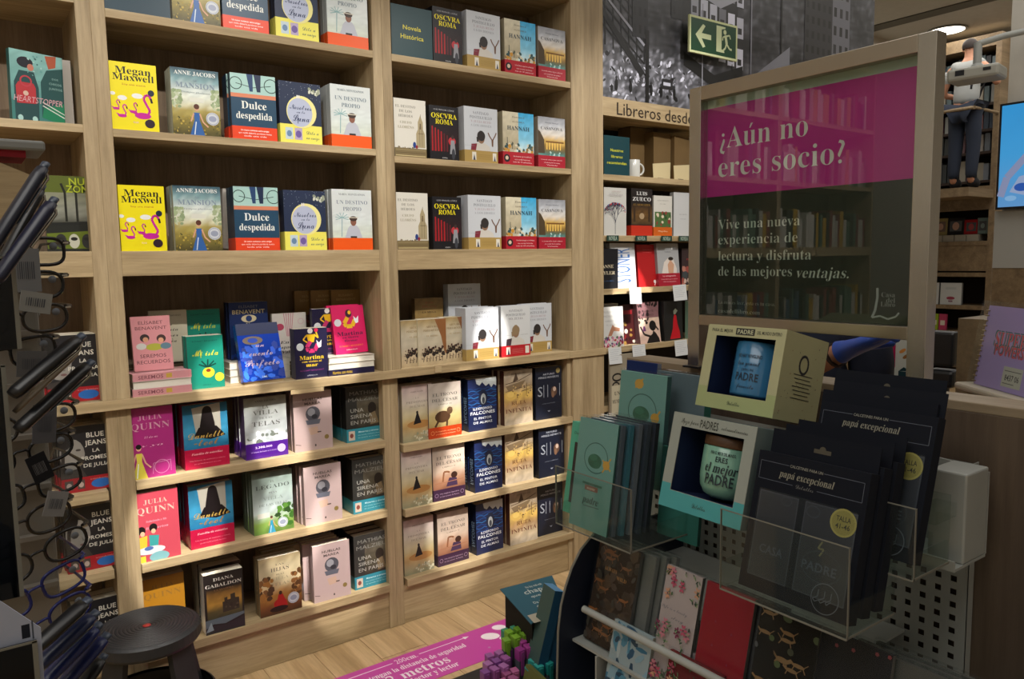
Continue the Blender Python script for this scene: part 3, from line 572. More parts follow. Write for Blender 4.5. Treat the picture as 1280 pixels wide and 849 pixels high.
ds('isla', .134, .205, .026, '#158470', '#107060', tx(('ELÍSABET BENAVENT', .90, .06, '#0a4a44', 's', .7), ('Mi isla', .68, .26, '#c8c820', 'c', .72)) + [('E', .56, .30, .17, .15, '#e2d038'), ('E', .56, .34, .07, .05, '#8a3a20'), ('E', .86, .20, .13, .13, '#dbd23a')] + [('L', [(.54, .40), (.54+.24*math.cos(q), .45+.10*math.sin(q))], .04, '#0a3c34') for q in (.1, .7, 1.5, 2.3, 3.0)] + tx(('DEBOLSILLO', .07, .04, '#0a4a44', 's')), 'teal green paperback with a yellow flower')
ds('cuento', .158, .236, .028, '#142858', '#101c40', tx(('ELÍSABET', .92, .10, '#7a7a80', 's', .5), ('BENAVENT', .83, .15, '#d0c298', 'b', .84), ('Un', .60, .15, '#d0c298', 'fi'), ('Cuento', .50, .16, '#d0c298', 'c', .52), ('Chino', .39, .17, '#d0c298', 'c', .62)) + [('E', .5, .71, .20, .10, '#d0c298'), ('E', .5, .71, .08, .08, '#243c70'), ('N', 0, 0, 1, .25, 20, ['#1c3c88', '#102048'], .04, .1)], 'dark blue paperback with a golden eye')
ds('perfecto', .172, .236, .030, '#1446c0', '#12307c', [('N', 0, 0, 1, .62, 60, ['#1c5ce0', '#0e3498', '#2c74f0', '#0c2c88'], .04, .12), ('R', 0, .80, 1, 1, '#122250'), ('E', .35, .70, .24, .10, '#7a6a58'), ('E', .35, .70, .12, .06, '#1446c0')] + tx(('un', .62, .16, '#c8b4c0', 'c', .2), ('cuento', .48, .20, '#c8b4c0', 'c', .56), ('Perfecto', .31, .22, '#c8b4c0', 'c', .82), ('SUMA', .06, .06, '#e8f0ff', 'b', .12)), 'shiny blue paperback with swirling pink script, leaning back')
mermaid = lambda t, b, v=.60: [('Pg', [(.36, v+.16), (.64, v+.16), (.58, v), (.42, v)], t), ('L', [(.36, v+.14), (.26, v+.06), (.38, v)], .04, t), ('L', [(.62, v+.14), (.72, v+.08), (.66, v+.2)], .04, t), ('E', .48, v+.23, .08, .08, '#e8e4e0'), ('E', .66, v+.24, .06, .06, '#d83058'),
   ('L', [(.48, v+.02), (.36, v-.10), (.42, v-.17), (.6, v-.17), (.70, v-.04)], .12, b), ('Pg', [(.68, v-.06), (.66, v+.04), (.74, v-.02), (.82, v+.04), (.80, v-.10), (.72, v-.12)], '#dfe4ec'), ('E', .16, v-.08, .11, .11, '#cfd4d8')]
ds('martina', .142, .208, .026, '#1c1838', '#1a1634', mermaid('#e8b820', '#c03068', .72) + tx(('Martina', .42, .17, '#e8c420', 'f', .74), ('con vistas al', .34, .08, '#e8c420', 'f', .60), ('mar', .27, .14, '#e8c420', 'f', .36), ('ELÍSABET BENAVENT', .16, .055, '#8a3a7c', 's', .72), ('DEBOLSILLO', .06, .04, '#b8b8c8', 's', .3)), 'dark violet paperback with a yellow mermaid at the ledge front')
ds('martinap', .148, .208, .030, '#d3145e', '#c01054', [('E', .52, .84, .10, .12, '#3a1430'), ('E', .55, .86, .05, .06, '#e8b820')] + mermaid('#d3145e', '#e8b820', .74)[5:8] + tx(('Martina', .42, .17, '#3a1438', 'f', .80), ('en tierra', .34, .09, '#3a1438', 'f', .5), ('firme', .27, .09, '#3a1438', 'f', .4), ('ELÍSABET BENAVENT', .16, .06, '#e88a20', 's', .74), ('DEBOLSILLO', .08, .05, '#f0e0e8', 's', .34)), 'hot pink paperback with a yellow mermaid')
ds('brown', .14, .205, .024, '#8a6a34', '#77592a', tx(('ELÍSABET', .88, .10, '#b39a60', 's', .5), ('BENAVENT', .79, .10, '#b39a60', 's', .66)) + [('R', 0, 0, 1, .48, '#5c3c2c'), ('N', 0, .3, 1, .5, 14, ['#8a3c3c', '#40282c', '#7c6c58'], .04, .1)], 'ochre paperback')
ds('magia', .14, .206, .022, '#c3bda6', '#b0a890', tx(('ELÍSABET BENAVENT', .90, .06, '#5a5448', 's', .7), ('La', .74, .14, '#201c18', 'c', .2), ('magia', .64, .15, '#201c18', 'c', .5), ('de ser', .53, .15, '#201c18', 'c', .5), ('Sofía', .42, .15, '#201c18', 'c', .4)), 'cream paperback with black script standing at the back')
ds('zapatos', .148, .206, .022, '#c9c4bc', '#b0aaa0', [('L', [(.34+k*.07, 1), (.42+k*.03, .52)], .02, '#b87080') for k in range(5)] + [('E', .22, .72, .12, .10, '#b0405c'), ('ring', .84, .82, .08, .015, '#c8a0a8')] + tx(('En los', .40, .12, '#201c20', 'fi', .6), ('zapatos de', .30, .12, '#201c20', 'fi', .7), ('Valeria', .20, .12, '#201c20', 'fi', .5)), 'white paperback with pink stripes at the back of the ledge')
ds('horse', .150, .212, .028, '#b5a68a', '#c8bca0', [('G', 0, 0, 1, 1, [(0, '#b8a482'), (.22, '#cdbb9a'), (.4, '#b9ae98'), (.7, '#c8bfa8'), (1, '#a08858')], .04), ('Pg', [(1, 1), (1, .2), (.92, .3), (.82, .62), (.6, 1)], '#8a5a34')] + [('E', .22+k*.11, .24+.03*(k % 3), .07, .07, '#2a211e', 9, .3) for k in range(7)] + [('L', [(.26+k*.11, .26+.03*(k % 3)), (.31+k*.11, .33+.03*(k % 3)), (.35+k*.11, .31+.03*(k % 3))], .045, '#241c1a') for k in range(6)] + [('N', .12, .1, .98, .36, 40, ['#2a211e', '#5c4638', '#8a7458'], .01, .03)] + [('L', [(.2+k*.11, .2), (.18+k*.11, .08)], .02, '#3a2c24') for k in range(7)] + [('E', .25+k*.12, .36+.03*(k % 2), .03, .04, '#4a2c24') for k in range(6)] + tx(('ARTURO', .84, .09, '#8a7048', 'r', .4), ('PÉREZ-REVERTE', .76, .09, '#8a7048', 'r', .6), ('EL ASEDIO', .64, .08, '#a08860', 'r', .4)), 'sand coloured paperback with dark galloping horses')
ds('brownhist', .155, .225, .03, '#7a6038', '#6a5230', [('G', 0, 0, 1, 1, [(0, '#4c3418'), (.35, '#7c6034'), (.6, '#a08450'), (1, '#84683c')], .05), ('E', .56, .2, .2, .22, '#33241a'), ('E', .56, .36, .07, .09, '#2a1e18')] + tx(('JUAN', .90, .09, '#a2603c', 'f', .3), ('ESLAVA', .82, .10, '#a2603c', 'f', .5), ('LA MULA', .70, .08, '#4c3828', 'f', .5)), 'golden brown novel standing at the back')
ds('quinnm', .158, .264, .032, '#a82c78', '#8a2464', tx(('JULIA', .86, .16, '#c89aa8', 'r', .52), ('QUINN', .74, .22, '#c89aa8', 'r', .84), ('El duque', .58, .07, '#d8a8c0', 'i', .3), ('y yo', .46, .07, '#d8a8c0', 'i', .5)) + lady(.22, 0, 1.1, '#d8cc4c', '#1c1416') + [('ring', .70, .14, .16, .012, '#c888b0'), ('L', [(.5, .05), (.52, .2), (.9, .22), (.9, .06)], .01, '#c888b0')], 'magenta paperback with a lady in yellow')
ds('quinnr', .158, .264, .032, '#c04858', '#a83c4c', tx(('JULIA', .86, .16, '#d8b8a8', 'r', .52), ('QUINN', .74, .22, '#d8b8a8', 'r', .84), ('Seduciendo a Mr.', .58, .07, '#e8a0b0', 'fi', .46), ('Bridgerton', .48, .08, '#e8a0b0', 'fi', .50)) + [('E', .16, .46, .09, .10, '#1c1416'), ('E', .42, .48, .09, .10, '#1c1416'), ('E', .18, .41, .05, .06, '#e0b090'), ('E', .42, .43, .05, .06, '#e0b090'), ('Pg', [(.08, .36), (.28, .38), (.26, .18), (.06, .16)], '#d8b83c'), ('Pg', [(.32, .38), (.54, .36), (.5, .18), (.32, .18)], '#3c9898'), ('E', .34, .16, .32, .10, '#cfd4d8'), ('E', .3, .19, .1, .05, '#4c6ca8'), ('E', .52, .05, .22, .12, '#7cb0b8'), ('R', .02, 0, .22, .09, '#d8c83c')], 'coral pink paperback with two seated ladies')
ds('quinno', .158, .264, .032, '#a8741c', '#8a5c14', tx(('JULIA', .86, .15, '#8a6430', 'r', .52), ('QUINN', .74, .20, '#8a6430', 'r', .84)), 'ochre hardback with faint lettering')
ds('steel', .166, .250, .045, '#2a6a90', '#8c1444', [('G', 0, .3, 1, 1, [(0, '#1f6c98'), (.4, '#3a90b8'), (1, '#1a5878')], .06), ('Pg', [(.2, .95), (.84, 1), (.84, .52), (.28, .52)], '#a8a498'), ('E', .54, .88, .11, .13, '#181214'), ('Pg', [(.43, .88), (.38, .70), (.34, .56), (.52, .62), (.72, .56), (.70, .70), (.65, .88)], '#181214'), ('Pg', [(.22, .50), (.34, .64), (.74, .64), (.94, .48), (.6, .44)], '#181214')] + tx(('Danielle', .52, .22, '#c0a050', 'c', .80), ('Steel', .41, .24, '#a07838', 'c', .56)), 'blue paperback with a dark seated silhouette and crimson band', ('#b5103e', .31, tx(('Familia de estrellas', .75, .07, '#f0b8c0', 'fi', .7), ('Una historia de ambición y talento', .42, .04, '#e890a0', 's', .8), ('en el Hollywood dorado', .25, .04, '#e890a0', 's', .6))))
ds('telas', .172, .250, .034, '#8a8a84', '#5a4a6c', [('G', 0, .22, 1, 1, [(0, '#d8dce0'), (.3, '#aeb4b6'), (1, '#84867e')], .05), ('N', .1, .25, 1, .42, 30, ['#e8ecf0', '#b0b8bc', '#6c746c'], .03, .08)] + tx(('LA', .84, .12, '#4c4c48', 'r', .14), ('VILLA', .75, .15, '#4c4c48', 'r', .6), ('DE LAS', .66, .07, '#4c4c48', 'r', .3), ('TELAS', .57, .16, '#4c4c48', 'r', .66), ('ANNE JACOBS', .94, .06, '#3c3c3c', 'r', .5)) + [('R', 0, 0, 1, .08, '#c8c8cc'), ('E', .5, .02, .1, .06, '#a05a30')], 'grey paperback with a snowy villa and purple band', ('#4a1684', .26, tx(('2.300.000', .72, .07, '#e8d8f8', 'b', .4), ('de lectores fascinados en el mundo', .45, .045, '#d0b8e8', 's', .6), u=.42) + [('E', .84, .5, .10, .10, '#c0b0d8')]))
ds('huellas', .166, .250, .028, '#b09a98', '#9a8684', [('E', .50, .62, .19, .19, '#4c4c54'), ('E', .46, .65, .10, .10, '#8c8c92'), ('E', .54, .57, .08, .06, '#2c2c34'), ('Pg', [(.3, .52), (.7, .52), (.66, .44), (.34, .44)], '#5a5c68'), ('Pg', [(.36, .38), (.6, .40), (.64, .28), (.42, .26)], '#b89a88'), ('L', [(.6, .3), (.7, .3)], .03, '#4c3c38'), ('E', .84, .20, .06, .06, '#7c6838'), ('E', .54, .08, .02, .03, '#3c3030')] + tx(('HUELLAS', .87, .09, '#4a4040', 'b', .5), ('MAREA', .80, .09, '#4a4040', 'b', .42), ('Las', .87, .04, '#4a4040', 's', .1)) + [('L', [(.02, .13), (.16, .11)], .015, '#4a3c3c')], 'dusty pink paperback with a round glass globe')
ds('math', .172, .244, .05, '#2c2c2a', '#20201f', [('G', .3, .25, 1, .9, [(0, '#33302a'), (.4, '#4a4436'), (.7, '#5c5648'), (1, '#2c2c2a')], .08), ('E', .72, .58, .12, .16, '#241e1a'), ('Pg', [(.64, .48), (.8, .52), (.9, .3), (.66, .28)], '#77664c'), ('E', .9, .5, .09, .09, '#4c4438')]
   + tx(('MATHIAS', .88, .14, '#7f7f7a', 's', .78), ('MALZIEU', .77, .14, '#7f7f7a', 's', .86)) + [('T', s_, .12, v_, .14, '#a8a8a0', 's', m_, 'l') for s_, v_, m_ in (('UNA', .57, .36), ('SIRENA', .46, .6), ('EN PARÍS', .35, .70))], 'dark hardback with thin capitals and turquoise band', ('#2c8496', .24, [('R', .05, .15, .22, .85, '#c8b8a8'), ('E', .13, .5, .05, .06, '#7c3c34')] + tx(('Misterios y sirenas', .72, .06, '#c8e4e8', 'b', .56), ('una novela romántica llena', .48, .04, '#a8d0d8', 's', .6), ('de poesía en el Sena', .28, .04, '#a8d0d8', 's', .6), u=.6)))
ds('trono', .176, .258, .042, '#b0a59a', '#6a5a50', [('G', 0, .2, 1, 1, [(0, '#a8925c'), (.3, '#c4b27c'), (.5, '#b8b0a4'), (1, '#a89c92')], .04), ('E', .42, .38, .24, .16, '#4c3422'), ('E', .64, .48, .09, .10, '#5c4430'), ('L', [(.34, .36), (.18, .2)], .06, '#4c3422'), ('L', [(.56, .34), (.54, .2)], .06, '#4c3422'), ('L', [(.62, .5), (.72, .52)], .05, '#6a4c34')]
   + tx(('EL TRONO', .79, .12, '#4a4844', 'r', .76), ('DEL CÉSAR', .69, .12, '#4a4844', 'r', .80), ('LIBRO III', .61, .05, '#6a645c', 's', .4)), 'beige historical novel with a crouching figure and orange-red band', ('#b53a12', .20, [('ring', .1, .5, .05, .01, '#e8a878'), ('ring', .9, .5, .05, .01, '#e8a878')] + tx(('Un emperador, una traición', .6, .05, '#f0b890', 's', .64), ('y el destino de un imperio', .35, .05, '#f0b890', 's', .6))))
ds('trono2', .176, .258, .042, '#b9a79c', '#6a5a50', [('G', 0, .2, 1, 1, [(0, '#8a5c44'), (.25, '#b08468'), (.45, '#cdb9a6'), (1, '#a8988c')], .04), ('L', [(.30, .34), (.34, .52), (.44, .52), (.52, .50)], .05, '#8a5a3c'), ('E', .66, .44, .10, .09, '#3c241c'), ('Pg', [(.40, .24), (.50, .40), (.74, .38), (.76, .24)], '#43304c'), ('L', [(.06, .32), (.96, .34)], .02, '#a06c50')]
   + tx(('EL TRONO', .79, .12, '#5a5450', 'r', .76), ('DEL CÉSAR', .69, .12, '#5a5450', 'r', .80), ('LIBRO II', .61, .05, '#6a645c', 's', .4)), 'beige historical novel with a figure in purple and dark purple band', ('#38203a', .21, [('ring', .1, .5, .05, .01, '#a890a8'), ('ring', .9, .5, .05, .01, '#a890a8')] + tx(('Una venganza legendaria', .6, .05, '#b8a0b8', 's', .6), ('en las arenas de Roma', .35, .05, '#b8a0b8', 's', .6))))
ds('falc', .166, .256, .05, '#17224a', '#101a38', [('Pg', [(.0, 1), (1, 1), (1, .82), (.9, .86), (.82, .80), (.74, .88), (.62, .84), (.5, .92), (.4, .86), (.3, .90), (.26, 1)], '#b9c0c0')] + [('L', [(i/10, v_+.018*math.sin(i*1.9+v_*40)) for i in range(11)], .022, c_) for v_, c_ in ((.46, '#1c4c90'), (.52, '#2460a0'), (.58, '#1a4484'), (.64, '#2c70a8'), (.70, '#1c4c88'), (.76, '#245c98'), (.80, '#1a3c70'))]
   + [('E', .52, .62, .16, .26, '#182038'), ('E', .53, .60, .09, .16, '#9aa0a0'), ('E', .53, .57, .05, .10, '#3c4048')] + tx(('ILDEFONSO', .42, .10, '#d8dce4', 'b', .66), ('FALCONES', .34, .13, '#e8ecf0', 'b', .86), ('EL PINTOR', .235, .10, '#d8dce4', 'b', .62), ('DE ALMAS', .155, .10, '#d8dce4', 'b', .66)), 'dark blue hardback with a blue wave arch', None, ('FALCONES', '#8aa8c8'))
ds('ruta', .176, .274, .035, '#b39a78', '#4c2c24', [('G', 0, 0, 1, 1, [(0, '#b8aa98'), (.2, '#c4b090'), (.35, '#a8845c'), (.55, '#d8b45c'), (.7, '#a89478'), (1, '#a89c8c')], .07, 10, 14), ('L', [(.05, .76), (.5, .80), (.95, .9)], .02, '#4c3828'), ('Pg', [(.3, .78), (.5, .82), (.42, .96)], '#4c3c30'), ('E', .25, .54, .22, .13, '#d0ac5c'), ('E', .22, .56, .12, .08, '#dcbc68'), ('Pg', [(.05, .72), (.75, .80), (.6, .66), (.16, .62)], '#7c684e'), ('L', [(.05, .62), (.95, .70)], .015, '#6a5440'), ('L', [(.6, .6), (.98, .64)], .02, '#5c4834'), ('L', [(.78, .5), (.8, .75)], .015, '#5c4834'), ('N', .3, .5, .98, .72, 34, ['#8a6c44', '#bfa06a', '#6a5038'], .01, .03)]
   + tx(('RUTA', .40, .15, '#7c5434', 'r', .52), ('INFINITA', .26, .17, '#6a3c2c', 'r', .92), ('JOSÉ CALVO', .94, .05, '#5c4c3c', 's', .5)), 'golden brown hardback with an old sailing ship')
ds('sidi', .172, .272, .05, '#131a2c', '#0e1422', [('E', .70, .52, .12, .15, '#5c4438'), ('E', .72, .56, .06, .07, '#c0a898'), ('E', .66, .46, .06, .10, '#7c5c48')] + [('L', [(.31, .66), (.31, .42)], .02, '#9aa0ac'), ('L', [(.46, .66), (.46, .42)], .02, '#9aa0ac'), ('L', [(.92, .66), (.92, .42)], .02, '#9aa0ac'), ('T', 'S', .17, .54, .42, '#9aa0ac', 's', .17)]
   + tx(('ARTURO', .86, .075, '#a8acb8', 'b', .44), ('PÉREZ-REVERTE', .80, .075, '#a8acb8', 'b', .78), ('UN RELATO DE FRONTERA', .30, .03, '#8a90a0', 's', .5)) + [('Pg', [(.44, .16), (.56, .16), (.5, .13)], '#8a90a0')], 'midnight blue hardback with thin tall initials')
ds('sidig', .172, .272, .05, '#131a2c', '#0e1422', DS['sidi']['art'] + [('E', .86, .91, .08, .08, '#9a8a58')], 'midnight blue hardback with thin tall initials and a gold seal')
ds('pris', .158, .262, .024, '#b3a692', '#a89c88', [('G', 0, 0, 1, 1, [(0, '#8c8a70'), (.12, '#a89a78'), (.3, '#b8945c'), (.45, '#bcb088'), (.7, '#c6bcae'), (1, '#b39c9a')], .04), ('E', .55, .30, .40, .12, '#a87a44'), ('Pg', [(.36, .30), (.62, .32), (.52, .50), (.47, .50)], '#1c1a1e'), ('E', .49, .51, .035, .05, '#1c1a1e'), ('N', .4, .02, 1, .16, 26, ['#d0ccb4', '#8a8a70', '#b8b49c'], .02, .05)]
   + tx(('MARÍA OLIVER', .88, .05, '#5c5450', 's', .4), ('LA', .77, .07, '#8a8078', 'r', .12), ('PRISIONERA', .70, .09, '#8a8078', 'r', .72), ('DEL MAR', .62, .09, '#8a8078', 'r', .5)), 'sandy paperback with a cloaked black figure')
ds('legado', .166, .256, .03, '#6c7c6c', '#5c6c5c', [('G', 0, 0, 1, 1, [(0, '#5c8038'), (.2, '#88a850'), (.34, '#c8d8d8'), (.55, '#9aa8a4'), (1, '#5c6a60')], .06), ('N', .6, .1, 1, .42, 20, ['#3c6c28', '#5c8c38', '#2c4c20'], .04, .1)] + lady(.44, 0, .62, '#2890b8') + sticker(.72, .14, .13) + [('R', .1, .26, .4, .34, '#d8d8cc')]
   + tx(('EL', .84, .08, '#3c3c38', 'r', .1), ('LEGADO', .76, .14, '#3c4440', 'r', .84), ('DE LA', .66, .06, '#4c4c48', 'r', .2), ('VILLA', .57, .12, '#7c8884', 'r', .5), ('DE LAS TELAS', .47, .09, '#7c8884', 'r', .7)), 'green paperback with a villa garden and a lady in blue')
ds('hijas', .174, .246, .03, '#8a6a3c', '#8a7a5c', [('G', 0, 0, 1, 1, [(0, '#4c2c1c'), (.15, '#7c4c24'), (.35, '#b8823c'), (.55, '#cfc09a'), (.8, '#c4b694'), (1, '#9a8a68')], .06), ('N', 0, .3, .3, .65, 24, ['#4c3420', '#7c5430', '#a06c34'], .04, .09), ('N', .78, .3, 1, .7, 18, ['#5c3c20', '#8a5c30'], .04, .08), ('E', .48, .18, .16, .12, '#a81818'), ('Pg', [(.36, .12), (.44, .34), (.54, .34), (.66, .12)], '#b01c1c'), ('E', .44, .09, .22, .07, '#241410'), ('E', .49, .36, .04, .05, '#3c2018')]
   + sticker(.80, .22, .14) + tx(('LAS', .86, .07, '#6a6254', 'r', .2), ('HIJAS', .78, .13, '#6a6254', 'r', .44), ('DE LA', .69, .05, '#6a6254', 'r', .2), ('VILLA', .62, .10, '#a89c80', 'r', .4), ('TELAS', .52, .11, '#a89c80', 'r', .44)), 'autumn brown paperback with a lady in red')
ds('gabal', .150, .242, .055, '#1e1a1a', '#c9c6c0', [('G', .06, .24, .95, .74, [(0, '#3c3c28'), (.25, '#5a5030'), (.5, '#b88a3c'), (.8, '#8a6430'), (1, '#2a201c')], .05)] + castle('#332c26') + [('N', .5, .36, .86, .5, 10, ['#4c443a', '#241e1a'], .02, .04), ('Pg', [(0, .1), (.2, .16), (.5, .13), (1, .22), (1, .26), (0, .24)], '#5c6a74'), ('Pg', [(0, 0), (1, 0), (1, .18), (.5, .11), (.2, .14), (0, .02)], '#28282c'), ('Pg', [(0, .04), (.14, .2), (.2, .06)], '#8a98a0')]
   + tx(('DIANA', .90, .12, '#d0ccc4', 'f', .52), ('GABALDON', .80, .13, '#d0ccc4', 'f', .92), ('LA VIAJERA', .72, .05, '#8a6a4c', 'f', .5)), 'thick black paperback with a ruined castle on top of others', None)
ds('julia', .165, .238, .045, '#201f22', '#18181b', [('E', .24, .58, .24, .34, '#8a8680'), ('Pg', [(0, .3), (.06, .8), (.24, .92), (.10, .6), (.08, .3)], '#2c2826'), ('E', .36, .64, .05, .025, '#3c3430'), ('Pg', [(.30, .56), (.36, .48), (.32, .47)], '#6c6862'), ('E', .32, .42, .06, .025, '#6a4a48'), ('Pg', [(0, .3), (.4, .35), (.5, .22), (0, .22)], '#3a3634'), ('E', .1, .8, .16, .2, '#171517')]
   + tx(('BLUE', .85, .15, '#cfccc0', 'b', .34), ('JEANS', .73, .15, '#cfccc0', 'b', .42), ('LA', .61, .11, '#cfccc0', 'b', .14), ('PROMESA', .50, .12, '#cfccc0', 'b', .58), ('DE JULIA', .39, .11, '#cfccc0', 'b', .52), u=.70), 'black paperback with pale half face and red band', ('#9c1a24', .22, [('R', .06, .2, .22, .85, '#4c4440'), ('R', .30, .2, .44, .85, '#4c4440'), ('E', .14, .5, .05, .06, '#b0a098'), ('E', .37, .5, .05, .06, '#b0a098'), ('E', .76, .45, .2, .10, '#2464b0')] + tx(('La esperada conclusión', .80, .05, '#d09090', 's', .4), u=.75)))
ds('comic', .165, .235, .022, '#3f7c78', '#2c5c58', [('G', 0, .3, 1, 1, [(0, '#5a9490'), (1, '#8cc0bc')], .04), ('Pg', [(.06, 0), (.06, .55), (.16, .72), (.44, .72), (.52, .5), (.50, 0)], '#23494c'), ('E', .28, .84, .15, .11, '#20202c'), ('E', .38, .78, .06, .07, '#c87c68'), ('Pg', [(.56, .1), (.56, .6), (.68, .78), (1, .84), (1, .05)], '#235050'), ('Pg', [(.66, .98), (.88, 1), (.86, .84), (.72, .80)], '#b0583c'), ('Pg', [(.56, .1), (.6, .24), (1, .34), (1, .02)], '#1c7c58'), ('L', [(.58, .32), (1, .18)], .02, '#d8e0d8'), ('L', [(.58, .27), (1, .13)], .02, '#d8e0d8'), ('Pg', [(.10, .26), (.09, .5), (.14, .56), (.42, .56), (.46, .5), (.46, .28)], '#b8343c'), ('ring', .28, .58, .1, .03, '#c0404c'), ('E', .27, .41, .05, .05, '#d8b8a8'), ('N', .3, .6, .6, .95, 14, ['#6aa4a0', '#a8d0cc', '#3c6c6c'], .01, .03), ('E', .15, .06, .05, .06, '#a8d0cc'), ('E', .42, .06, .05, .06, '#a8d0cc')]
   + tx(('HEARTSTOPPER', .33, .17, '#d8a8b0', 'si', .92)) + tx(('DOS', .67, .05, '#8ab0ac', 'b', .12), ('CHICOS', .60, .06, '#8ab0ac', 'b', .24), ('JUNTOS', .53, .06, '#8ab0ac', 'b', .26), u=.84), 'teal comic book with a red backpack')
ds('zomb', .21, .26, .03, '#1c1f1c', '#141614', [('R', 0, .72, 1, 1, '#55601c'), ('G', .0, .36, 1, .78, [(0, '#3c3c34'), (.4, '#8a8c80'), (1, '#7c7e68')], .06), ('L', [(.0, .36), (1, .4)], .05, '#171a18')] + [('L', [(.3+k*.16, .40), (.3+k*.16, .78), (.25+k*.16, .9)], .035, '#16170f') for k in range(5)] + [('Pg', [(.0, .04), (.0, .24), (1, .30), (1, .04)], '#5f6e1e')] + [('E', .2+k*.19, .14, .08, .12, '#b8b8a8' if k % 2 else '#2c2c2c') for k in range(5)] + [('E', .2+k*.19, .17, .05, .03, '#20201c') for k in range(5)]
   + tx(('NUEVE', .93, .16, '#a8b428', 'b', .5), ('ZOMBIES', .83, .16, '#a8b428', 'b', .6), u=.62), 'black and lime comic book with bare trees and pale faces')
ds('plainw', .15, .235, .03, '#b8b2aa', '#a8a29a', [], 'plain white book')
ds('tealsign', .202, .214, .006, '#0f3c44', '#0c2c34', tx(('Novela', .58, .13, '#d8cc30', 'b', .44), ('Histórica', .40, .13, '#d8cc30', 'b', .56)), 'x')
ds('tealsign2', .188, .205, .006, '#0f3c44', '#0c2c34', tx(('Nuestros', .64, .11, '#c8c82c', 'b', .5), ('libreros', .48, .11, '#c8c82c', 'b', .44), ('recomiendan', .32, .11, '#c8c82c', 'b', .76)), 'x')
ds('tealsign3', .214, .214, .006, '#16394a', '#0c2c34', [], 'x')
ds('treeb', .165, .255, .03, '#c4c4c0', '#b0b0ac', tree(.5, .03, .40) + tx(('GABRIEL GARCÍA', .92, .05, '#a08888', 's', .4), ('MÁRQUEZ', .85, .07, '#90888c', 's', .6)), 'pale book with a drawn tree full of leaves and birds')
ds('zueco', .170, .258, .04, '#221c1c', '#1a1616', [('G', .02, .24, .98, .66, [(0, '#4c3a24'), (.5, '#6a4c28'), (1, '#2c2018')], .08), ('E', .5, .42, .12, .10, '#a89070'), ('R', .1, .3, .2, .6, '#3a2a1c'), ('R', .8, .3, .9, .6, '#3a2a1c')] + tx(('LUIS', .90, .16, '#dcdcdc', 'f', .5), ('ZUECO', .78, .17, '#dcdcdc', 'f', .86), ('EL MERCADER', .66, .09, '#8a6a30', 'f', .8)), 'black book with white serif capitals and scarlet band', ('#c0301c', .22, []))
ds('orangew', .150, .225, .03, '#cfcdc6', '#b8b4ac', [('R', .06, .2, .94, .6, '#4c6a3c'), ('N', .1, .2, .9, .58, 14, ['#8a3c34', '#d8c8b0', '#2c4c2c'], .04, .1)] + tx(('ELENA FERRANTE', .88, .05, '#8a8a88', 's', .6), ('La vida', .8, .05, '#8a8a88', 's', .3)), 'white book with a small garden picture and orange band', ('#c8601c', .22, tx(('Magnífica', .55, .08, '#f0c8a0', 's', .5))))
ds('whitep', .160, .25, .03, '#c6c8ca', '#b0b2b4', tx(('UN AMOR', .5, .06, '#8a8c90', 's', .4), ('novela', .4, .05, '#8a8c90', 's', .3)), 'white book with a tiny grey title')
ds('darkp', .150, .25, .03, '#2a2d36', '#20222a', [('N', .1, .1, .9, .9, 14, ['#3c404c', '#1a1c22', '#4c505c'], .06, .14)], 'dark grey book at the edge of the sign')
ds('tyler', .150, .215, .03, '#14161c', '#101216', tx(('ANNE', .56, .17, '#c8bca0', 'f', .56, ), ('TYLER', .40, .17, '#c8bca0', 'f', .7), ('una sala llena', .2, .06, '#3c5c88', 's', .6)), 'black book with cream capitals half hidden behind the broad panel')
ds('stoner', .188, .246, .035, '#c0c2c6', '#a8aaae', [('L', [(.12, .14+k*.012), (.12, .88)], .01, '#3c6ca8') for k in range(1)], 'pale grey book with a tall sideways blue title')
ds('comma', .165, .238, .03, '#b01c20', '#8c1418', [('E', .78, .12, .06, .06, '#e8e0e0'), ('L', [(.82, .10), (.76, .03)], .035, '#e8e0e0')] + tx(('MARGUERITE', .88, .04, '#d07070', 's', .4), ('Los nombres', .82, .04, '#d07070', 's', .4)), 'plain red book with a white comma')
ds('greyred', .175, .245, .04, '#a3a5a8', '#8c8e92', [('Pg', [(.16, .28), (.3, .56), (.5, .66), (.74, .62), (.88, .4), (.86, .28)], '#d8cfc8'), ('Pg', [(.48, .30), (.46, .5), (.6, .62), (.76, .5), (.70, .30)], '#c89c80'), ('E', .62, .64, .12, .06, '#2c2420'), ('L', [(.72, .92), (.7, .86)], .04, '#e8e8e8')] + tx(('VANESSA', .8, .05, '#5c5c60', 's', .3)), 'grey book with a pale figure and dark red band', ('#a01c30', .30, tx(('La consagración', .8, .07, '#e0b0b8', 'b', .6), ('de una autora que ha vendido', .55, .05, '#e0b0b8', 's', .76), ('miles de ejemplares', .35, .05, '#e0b0b8', 's', .6))))
ds('faces', .170, .215, .03, '#3a2c2e', '#2a2022', [('N', .0, .0, 1, .5, 20, ['#9a4c44', '#c8b0a4', '#40484c', '#b87c6c'], .08, .18)] + tx(('PREMIO', .7, .08, '#a83434', 'b', .5)), 'dark book with reddish mottled shapes')
ds('whorse', .168, .220, .03, '#c8c8c6', '#b0b0ae', tx(('ALEJANDRO', .88, .09, '#9a9a9c', 's', .76), ('MORELLÓN', .77, .09, '#9a9a9c', 's', .7), ('caballo sea', .66, .09, '#9a9a9c', 's', .6), ('la noche', .56, .08, '#a8a8aa', 's', .5)) + [('Pg', [(.3, .28), (.4, .42), (.52, .56), (.6, .5), (.84, .46), (.82, .38), (.56, .40), (.46, .28)], '#a8765c'), ('N', .0, .0, 1, .24, 60, ['#8a2c44', '#4c6a4c', '#c87c9c', '#5c3c6c', '#d8c8c8', '#a83c3c'], .03, .07)], 'white book with a brown horse above flowers')
